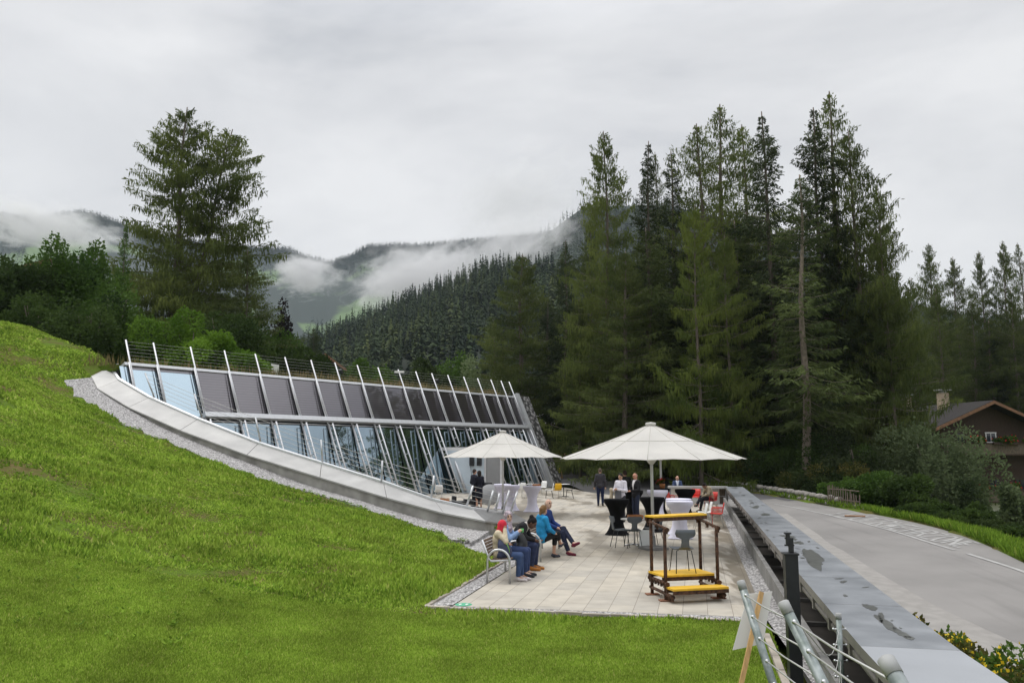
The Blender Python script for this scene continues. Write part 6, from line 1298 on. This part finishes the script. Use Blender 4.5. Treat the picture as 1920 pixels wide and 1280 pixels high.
def plank(p, q, w_, z, th, off, nm='plank', over=.08, inset=0):
    t = (q - p).normalized(); s = Vector((-t.y, t.x, 0)); a = p - t * over + s * off; b_ = q + t * over + s * off
    mb = MB(); c = (a + b_) / 2; mb.box(Z3(c, z), ((b_ - a).length, w_, th), rz=math.atan2(t.y, t.x), bev=.006); rc(mb, nm, M['yellow_board'])
    mb = MB(); mb.box(Z3(c - s * (w_ / 2 - .02), z - th / 2 - .032), ((b_ - a).length, .04, .062), rz=math.atan2(t.y, t.x)); mb.box(Z3(c + s * (w_ / 2 - .02), z - th / 2 - .032), ((b_ - a).length, .04, .062), rz=math.atan2(t.y, t.x)); rc(mb, 'plank_bearer', M['rust'])
plank(fl_, fr2, .30, 1.40, .035, -.02, over=.04); plank(nl, nr_, .62, .40, .04, .42, over=-.0); plank(nl, nr_, .30, .235, .04, -.20, over=.02)
cc = (nl + nr_ + fl_ + fr2) / 4; chair('chair', 'grey plywood chair with a narrow waisted back standing on the yellow plank deck', (cc.x - .03, cc.y - .02, .42), .12, M['grey_ply'], 'tee', s=.92, legm=M['black'])
# sticker on the paving
root = empty('floor_sticker', 'round green sticker with two white footprints on the paving corner', 'sticker', tuple(G(869, 1132.5, .002)), -ANG); mb = MB(); mb.lathe([(0, .003), (.145, .003), (.147, 0)], seg=30); mb.build('disc', mat('sticker_green', (.06, .36, .20), .6), root)
for s_ in (-1, 1):
    mb = MB(); q = [(s_ * .055 + .026 * math.cos(a) * (1.0 if math.sin(a) > 0 else .75), .055 * math.sin(a) + .012 * s_, .004) for a in np.linspace(0, 2 * math.pi, 18)[:-1]]; mb.prism(q, (0, 0, .001)); mb.build('footprint', M['plastic_white'], root)
# ------------------------------------------------------------------ near cable fence, black post, sign on a stake
root = empty('cable_fence', 'galvanised steel post fence with eyelets and slack cables in the right foreground', 'fence', (1.7, 5, 0)); ob = root.location.copy()
fp = [(P(1389, 1090, 6.6), P(1449, 1280, 6.35)), (P(1469, 1130, 4.7), P(1543, 1280, 4.5)), (P(1662, 1237, 3.1), P(1692, 1290, 3.02))]
ext = []
for i, (t_, b_) in enumerate(fp):
    d_ = (b_ - t_).normalized(); e_ = b_ + d_ * (.8 if i == 0 else 1.0); r_ = .03; mb = MB(); mb.tube([t_, e_], r_, 14); rc(mb, 'post', M['galv']); mb = MB(); mb.tube([t_ + d_ * .06, t_ - d_ * .004, t_ - d_ * .010], [r_ + .002, r_ + .002, r_ * .8], 14); rc(mb, 'post_cap', M['galv_cap']); ext.append((t_, d_))
vt, vb = P(1572, 1150, 8.15), P(1572, 1150, 8.15); vb = Vector((vt.x, vt.y, -.22)); mb = MB(); mb.tube([vb, vt], .026, 12); rc(mb, 'post', M['galv']); mb = MB(); mb.tube([vt - Vector((0, 0, .05)), vt + Vector((0, 0, .006))], .028, 12); rc(mb, 'post_cap', M['galv_cap'])
def eye(c, dr):
    mb = MB(); mb.tube([c - dr * .06, c + dr * .055], .006, 6); mb.ell(c + dr * .055, (.014,) * 3, 8, 6); mb.ell(c - dr * .06, (.012,) * 3, 8, 6); rc(mb, 'eyelet', M['steel'])
levels = (.10, .26, .42, .58, .74)
pt = lambda i, l: ext[i][0] + ext[i][1] * l
for l in levels:
    for i in (0, 1, 2):
        nx_ = (pt(min(i + 1, 2), l) - pt(max(i - 1, 0), l)).normalized(); eye(pt(i, l), nx_)
    for i in (0, 1):
        a, b_ = pt(i, l), pt(i + 1, l); mb = MB(); mb.tube([a, a.lerp(b_, .5) - Vector((0, 0, .012)), b_], .006, 6); rc(mb, 'cable', M['cable'])
    a = pt(2, l); mb = MB(); mb.tube([a, a + Vector((.35, -1.6, .05))], .005, 6); rc(mb, 'cable', M['cable'])
    a, b_ = pt(1, l), Vector((vt.x, vt.y, vt.z - .14 - (l - .1) * .9)); sg = .22 if l < .5 else .10; mb = MB(); mb.tube([a.lerp(b_, u) - Vector((0, 0, sg * math.sin(math.pi * u ** 1.6))) for u in np.linspace(0, 1, 12)], .0035, 5); rc(mb, 'slack_wire', M['cable']); eye(b_, Vector((-1, 0, 0)))
bp_ = G(1492, 1279); root = empty('black_post', 'square black steel post with a bracket on top beside the parapet', 'post', tuple(bp_), -ANG * .5); ob = Vector((0, 0, 0))
mb = MB(); mb.box((0, 0, .71), (.145, .145, 1.42), bev=.004); mb.build('shaft', M['black_post'], root); mb = MB(); mb.box((0, 0, 1.425), (.17, .17, .02), bev=.003); mb.build('cap_plate', M['black_post'], root)
mb = MB(); mb.box((.012, 0, 1.52), (.055, .05, .17), bev=.006); mb.box((-.02, 0, 1.585), (.045, .05, .13), bev=.006); mb.box((-.02, 0, 1.655), (.075, .06, .018)); mb.tube([(-.06, 0, 1.52), (.05, 0, 1.52)], .010, 6); mb.tube([(-.055, 0, 1.60), (.03, 0, 1.60)], .009, 6); mb.build('bracket', M['black'], root)
st, sb = P(1428, 1109, 7.5), P(1390, 1280, 7.3); d_ = (sb - st).normalized(); root = empty('stake_sign', 'blank white panel seen from behind on a leaning wooden stake', 'sign', tuple(sb)); ob = root.location.copy()
vv = (sb - st); sd_ = Vector((vv.z, 0, -vv.x)).normalized(); ar = sd_.cross(d_).normalized(); mb = MB(); wv, tv = sd_ * .019, ar * .012
q = [st - wv - tv, st + wv - tv, st + wv + tv, st - wv + tv]; mb.prism(q, (sb - st) + d_ * .55); rc(mb, 'stake', M['wood_light'])
q = [P(1403, 1113, 7.54), P(1448, 1108, 7.54), P(1431, 1206, 7.45), P(1374, 1218, 7.45)]; mb = MB(); mb.prism(q, (0.0, .008, 0)); rc(mb, 'panel', mat('board_cream', (.62, .61, .58), .6))
for k in range(3): pass
# ------------------------------------------------------------------ things by the road
d0 = on_road(1603, 968) ; mb = MB()
for k in range(3): mb.box((0, -.14 + .14 * k, .03), (.85, .11, .04), bev=.005)
o = mb.build('timber_boards', M['board_brown']); o.location = d0; o.rotation_euler = (0, 0, -.35); tag(o, 'orange brown timber boards lying on the road lettering', 'boards')
root = empty('picket_fence', 'weathered leaning picket fence beside the road under the conifers', 'fence', (0, 0, 0)); ob = Vector((0, 0, 0)); fa, fb = P(1553, 945, 43.6), P(1612, 958, 40.4)
fa.x += 0; nP = 15
for k in range(nP):
    c = fa.lerp(fb, k / (nP - 1)); z = gz(c.x, c.y) - .1; hh = (1.15 - .03 * k) * random.uniform(.9, 1.1); t = (fb - fa).normalized(); mb = MB(); lx = random.uniform(-.08, .1)
    q = [Vector((c.x, c.y, z)) - t * .045, Vector((c.x, c.y, z)) + t * .045, Vector((c.x, c.y, z + hh)) + t * (.045 + lx), Vector((c.x, c.y, z + hh + .06)) + t * lx, Vector((c.x, c.y, z + hh)) - t * (.045 - lx)]; mb.prism(q, (.02, .02, 0)); mb.build('picket', M['timber_grey'], root)
for h_ in (.35, .85): mb = MB(); mb.tube([Vector((p.x + .03, p.y + .03, gz(p.x, p.y) + h_)) for p in (fa, fa.lerp(fb, .5), fb)], .03, 5); mb.build('rail', M['timber_grey'], root)
# low stone edging along the far side of the bend
mb = MB(); rs_ = random.Random(4)
ed_pts = [FAR[i] for i in range(3, 27)]
for i in range(len(ed_pts) - 1):
    L_ = (ed_pts[i + 1] - ed_pts[i]).length; n = max(1, int(L_ / .38))
    for j in range(n):
        c = ed_pts[i].lerp(ed_pts[i + 1], j / n) + Vector((.35, .25, 0))
        for lay in range(2 if 8 < i < 21 else 1): mb.ell(c + Vector((rs_.uniform(-.06, .06), rs_.uniform(-.06, .06), .10 + lay * .27)), (rs_.uniform(.18, .26), rs_.uniform(.15, .22), rs_.uniform(.13, .19)), 7, 5)
M['boulder'] = mat('boulder', (.25, .235, .21), .95, var=.35, scale=2.5, bump=.5, bscale=9); mb.tube([p + Vector((.35, .25, .06)) for p in ed_pts], .12, 6); tag(mb.build('stone_edging', M['boulder']), 'low edging of rough grey stones along the far side of the road bend', 'wall')
# red car
cp = P(1068, 868, 69); cz = gz(cp.x, cp.y); root = empty('parked_car', 'red estate car parked under the trees beyond the road bend', 'car', (cp.x, cp.y, cz), .25)
body = [(-2.1, .35), (-2.15, .75), (-1.95, .95), (-1.3, 1.02), (-.75, 1.42), (1.2, 1.46), (1.85, 1.05), (2.1, .9), (2.12, .35)]
mb = MB(); mb.prism([(.86, y, z) for y, z in body], (-1.72, 0, 0)); mb.build('body', M['car_red'], root)
for s_ in (-1, 1):
    mb = MB(); mb.prism([(s_ * .865, y, z) for y, z in ((-1.1, 1.02), (-.7, 1.36), (.2, 1.39), (.2, 1.02))], (s_ * .01, 0, 0)); mb.build('side_window', M['window'], root); mb = MB(); mb.prism([(s_ * .865, y, z) for y, z in ((.3, 1.02), (.3, 1.39), (1.1, 1.39), (1.6, 1.06))], (s_ * .01, 0, 0)); mb.build('side_window', M['window'], root)
    for y in (-1.35, 1.35): mb = MB(); mb.tube([(s_ * .68, y, .32), (s_ * .88, y, .32)], .32, 18); w_o = mb.build('wheel', M['rubber'], root); mb = MB(); mb.tube([(s_ * .87, y, .32), (s_ * .895, y, .32)], .19, 14); mb.build('rim', M['galv_cap'], w_o)
    mb = MB(); mb.box((s_ * .62, -2.13, .72), (.34, .06, .14), bev=.02); mb.build('headlight', M['glass_clear'], root)
mb = MB(); mb.prism([(-.74, -1.34, 1.03), (.74, -1.34, 1.03), (.66, -.84, 1.40), (-.66, -.84, 1.40)], (0, -.02, .012)); mb.build('windscreen', M['window'], root); mb = MB(); mb.box((0, -2.14, .42), (1.6, .08, .18), bev=.03); mb.build('bumper', M['rubber'], root)
# small signs near the car
ap = P(1046, 872, 63); az = gz(ap.x, ap.y); root = empty('a_frame_sign', 'wooden trestle with a yellow notice board by the stone end wall', 'sign', (ap.x, ap.y, az), .2)
for x in (-.28, .28):
    for y in (-.22, .22): mb = MB(); mb.tube([(x * 1.15, y, 0), (x * .8, 0, .95)], .03, 5); mb.build('leg', M['wood_light'], root)
mb = MB(); mb.box((0, -.235, .2), (.62, .03, .06)); mb.build('crossbar', M['wood_light'], root); mb = MB(); mb.box((0, -.09, .72), (.44, .02, .36), M=Matrix.Rotation(-.2, 4, 'X')); mb.build('board', M['sign_yellow'], root)
def post_sign(name, label, px, py, d, w_, h_, m, rnd=False):
    p = P(px, py, d); z = gz(p.x, p.y); root = empty(name, label, 'sign', (p.x, p.y, z)); mb = MB(); mb.tube([(0, .03, -.1), (0, .03, p.z - z + h_ * .4)], .03, 6); mb.build('pole', M['galv'], root)
    mb = MB()
    if rnd: mb.tube([(0, -.02, p.z - z), (0, 0, p.z - z)], w_ / 2, 20)
    else: mb.box((0, 0, p.z - z), (w_, .025, h_), bev=.004)
    mb.build('plate', m, root)
post_sign('road_sign', 'small yellow rectangular sign under the trees above the red car', 1077, 833, 66, .38, .26, M['sign_yellow']); post_sign('road_sign', 'round red sign beside the small yellow sign', 1085, 825, 67, .5, .5, mat('sign_red', (.55, .05, .02), .5), True)
p = P(1087, 890, 64); mb = MB(); mb.tube([(p.x, p.y, gz(p.x, p.y)), (p.x, p.y, gz(p.x, p.y) + 1.3)], .04, 6); tag(mb.build('marker_post', M['wood_light']), 'thin wooden marker post at the road edge beyond the charcoal man', 'post')
p = P(1110, 880, 63); z = gz(p.x, p.y); root = empty('stone_lantern', 'small white stone figure at the roadside below the young bush', 'ornament', (p.x, p.y, z)); mb = MB(); mb.lathe([(0, 0), (.2, 0), (.16, .12), (.1, .2), (.1, .4), (.18, .45), (.2, .6), (.12, .75), (0, .8)], seg=12); mb.build('stone', M['plaster'], root)
# roof items
for px, py, tt in ((638, 706, t_of(634) + .25), (823, 728, t_of(817) + .25)):
    q = fac(tt, 1 + .5 / ZT, .1); root = empty('floodlight', 'dark floodlight on the roof railing, %s one' % ('left' if px < 700 else 'right'), 'lamp', tuple(q), -.5, 'floodlights on the roof railing')
    mb = MB(); mb.box((0, 0, .12), (.34, .16, .28), M=Matrix.Rotation(.5, 4, 'X'), bev=.02); mb.build('housing', M['black'], root); mb = MB(); mb.tube([(0, 0, -.5), (0, 0, 0)], .03, 6); mb.build('bracket', M['galv'], root); mb = MB(); mb.box((0, -.085, .075), (.28, .012, .2), M=Matrix.Rotation(.5, 4, 'X')); mb.build('lens', M['window'], root)
q = fac(t_of(754), 1 + .95 / ZT, .2); mb = MB(); mb.box((0, 0, 0), (.62, .06, .12), bev=.01); o = mb.build('rail_plate', M['plastic_white']); o.location = q; tag(o, 'small white plate fixed across a roof railing post', 'plate')
p = P(503, 700, 49); root = empty('utility_cabinet', 'white utility cabinet on the planted roof behind the railing', 'cabinet', (p.x, p.y, ZT - .1), -.4); mb = MB(); mb.box((0, 0, .55), (1.0, .7, 1.35), bev=.02); mb.build('body', M['plastic_white'], root); mb = MB(); mb.box((0, -.36, .55), (.9, .02, 1.2), bev=.005); mb.build('door', M['plastic_white'], root)

# ------------------------------------------------------------------ houses
def house(name, label, loc, rz, W_, D_, Hw, Hr, wallm, roofm, over=.8, storeys=1):
    root = empty(name, label, 'house', loc, rz)
    mb = MB(); mb.prism([(-W_ / 2, 0, 0), (W_ / 2, 0, 0), (W_ / 2, 0, Hw), (0, 0, Hw + Hr), (-W_ / 2, 0, Hw)], (0, D_, 0)); mb.build('wall', wallm, root)
    sl = Hr / (W_ / 2); rf = MB(); e = W_ / 2 + over
    for s_ in (-1, 1):
        a, b_ = (0, Hw + Hr + .12), (s_ * e, Hw + Hr + .12 - sl * e); rf.prism([(a[0], -over, a[1]), (b_[0], -over, b_[1]), (b_[0], -over, b_[1] + .22), (a[0], -over, a[1] + .22)], (0, D_ + 2 * over, 0))
    ro = rf.build('roof', roofm, root); mb = MB()
    for s_ in (-1, 1): mb.prism([(0, -over - .05, Hw + Hr + .02), (s_ * e, -over - .05, Hw + Hr + .02 - sl * e), (s_ * e, -over - .05, Hw + Hr + .30 - sl * e), (0, -over - .05, Hw + Hr + .30)], (0, .045, 0))
    mb.build('barge_board', M['timber_fresh'], ro); return root, ro
M['timber_fresh'] = mat('timber_fresh', (.20, .10, .055), .7, var=.25, scale=4)
hp_ = P(1846, 760, 75); base_z = -4.9; gd = Vector((.12, -.993, 0)); rzc = math.atan2(gd.y, gd.x) + math.pi / 2
apex_z = P(1865, 749, 75).z - .3; Hr = 1.9; Hw = apex_z - base_z - Hr - .15
root, ro = house('chalet', 'dark timber chalet with a shingled roof, flower balconies and a white ground floor', (hp_.x, hp_.y, base_z), rzc, 9.0, 12, Hw, Hr, M['timber_dark'], M['shingle'], 1.3)
mb = MB(); mb.box((0, 6.0, 1.55), (9.15, 12.15, 3.1)); mb.build('ground_floor', M['plaster'], root)
for y, x in ((4.4, -1.0), (11.2, -.5)):
    mb = MB(); mb.box((x, y, Hw + Hr + .35), (.8, .7, 2.0)); ch = mb.build('chimney', M['chimney'], ro); mb = MB(); mb.box((x, y, Hw + Hr + 1.62), (1.25, 1.1, .08)); mb.box((x, y, Hw + Hr + 1.46), (.5, .45, .24)); mb.build('chimney_cap', M['galv_cap'], ch)
def win(x, z, w_, h_, par, y=-.04, fm=None):
    mb = MB()
    for q, s_ in (((x, y, z + h_ / 2), (w_ + .16, .08, .09)), ((x, y, z - h_ / 2), (w_ + .16, .08, .09)), ((x - w_ / 2, y + .001, z), (.09, .075, h_)), ((x + w_ / 2, y + .001, z), (.09, .075, h_)), ((x, y + .002, z), (.05, .07, h_))): mb.box(q, s_)
    wo = mb.build('window', fm or M['plastic_white'], par); mb = MB(); mb.box((x, y + .025, z), (w_, .03, h_)); mb.build('pane', M['window'], wo)
zb2, zb1 = Hw - 2.6, Hw - 6.7
win(.35, zb2 + 1.55, .95, .85, root); win(-2.6, zb2 + 1.2, .9, 1.5, root, fm=M['timber_dark']); win(.4, zb1 + 1.6, .95, .9, root, fm=M['timber_dark']); win(-2.6, zb1 + 1.5, .95, .9, root, fm=M['timber_dark']); win(2.9, zb1 + 1.5, .95, .9, root, fm=M['timber_dark']); win(.6, 1.5, .8, 1.3, root, y=-.1); win(-2.6, 1.7, .8, .9, root, y=-.1)
for zb_, x0, x1 in ((zb2, -3.9, 5.0), (zb1, -3.0, 5.0)):
    mb = MB(); mb.box(((x0 + x1) / 2, -.65, zb_), (x1 - x0, 1.25, .14)); bo = mb.build('balcony', M['timber_dark'], root); mb = MB()
    x = x0
    while x < x1: mb.box((x + .12, -1.27, zb_ + .52), (.225, .04, .9), rz=random.uniform(-.03, .03)); x += .235
    mb.build('railing_boards', M['timber_grey'], bo); mb = MB(); mb.box(((x0 + x1) / 2, -1.28, zb_ + 1.02), (x1 - x0, .12, .10)); mb.build('handrail', M['timber_dark'], bo)
    for k, (xa, xb) in enumerate(((-2.9, -1.2), (-.5, 2.0), (2.6, 4.6))):
        root2 = empty('flower_box', 'window box of red geraniums on the %s chalet balcony rail, %s' % ('upper' if zb_ == zb2 else 'lower', ('left one', 'middle one', 'right one')[k]), 'flower box', (0, 0, 0), 0, 'flower boxes on the chalet'); root2.location = root.location + Matrix.Rotation(rzc, 3, 'Z') @ Vector(((xa + xb) / 2, -1.45, zb_ + 1.0)); root2.rotation_euler = (0, 0, rzc)
        mb = MB(); mb.box((0, 0, 0), (xb - xa, .22, .2)); mb.build('trough', M['timber_dark'], root2)
        q, v, s2, L, Wd = bush_mesh('f', 80 + k, 700, 12, (.15, .3)); q = q * np.array([(xb - xa) * .55, .35, .55]); q[:, 2] += .02; link('foliage', leaf_mesh('foliage', q, v, s2, L, Wd, M['leaf_green']), root2)
        q, v, s2, L, Wd = bush_mesh('f', 80 + k, 55, 12, (.14, .22), shell=.92, long=1.0); q = q * np.array([(xb - xa) * .55, .38, .6]); q[:, 2] += .08; link('blossoms', leaf_mesh('blossoms', q, v, s2, L, Wd, M['red_flower']), root2)
p = P(600, 700, 84); root, ro = house('house', 'brown roofed house just showing above the planted roof edge', (p.x - .2, p.y, P(600, 720, 84).z), 1.0, 7, 8, 1.3, 1.5, M['timber_dark'], M['shingle'], .9); win(0, .9, .8, .7, root)
p = P(95, 540, 68); root, ro = house('house', 'house with a pale roof edge between the trees at the far left', (p.x, p.y, P(95, 565, 68).z), .35, 7, 7, 1.9, 1.3, M['plaster'], M['shingle'], .8); win(0, 1.2, .9, .8, root)
p = P(1045, 800, 96); root, ro = house('house', 'white walled house glimpsed through the trunks behind the stone end wall', (p.x, p.y, P(1045, 830, 96).z), .1, 10, 8, 3.6, 2.0, M['plaster'], M['shingle'], .8); win(-2, 2, 1, 1, root); win(1.5, 2, 1, 1, root)
# ------------------------------------------------------------------ haze in the valley air
mb = MB(); mb.box((0, 950, 190), (5200, 2500, 410)); hz_ = mb.build('haze', bpy.data.materials.new('haze')); tag(hz_, kind='stuff')
m = hz_.data.materials[0]; m.use_nodes = True; t = m.node_tree; t.nodes.clear(); out = N(t, 'ShaderNodeOutputMaterial'); pv = N(t, 'ShaderNodeVolumePrincipled')
pv.inputs['Color'].default_value = (.78, .89, 1, 1); pv.inputs['Density'].default_value = .0001; pv.inputs['Anisotropy'].default_value = .3
t.links.new(pv.outputs[0], out.inputs['Volume'])
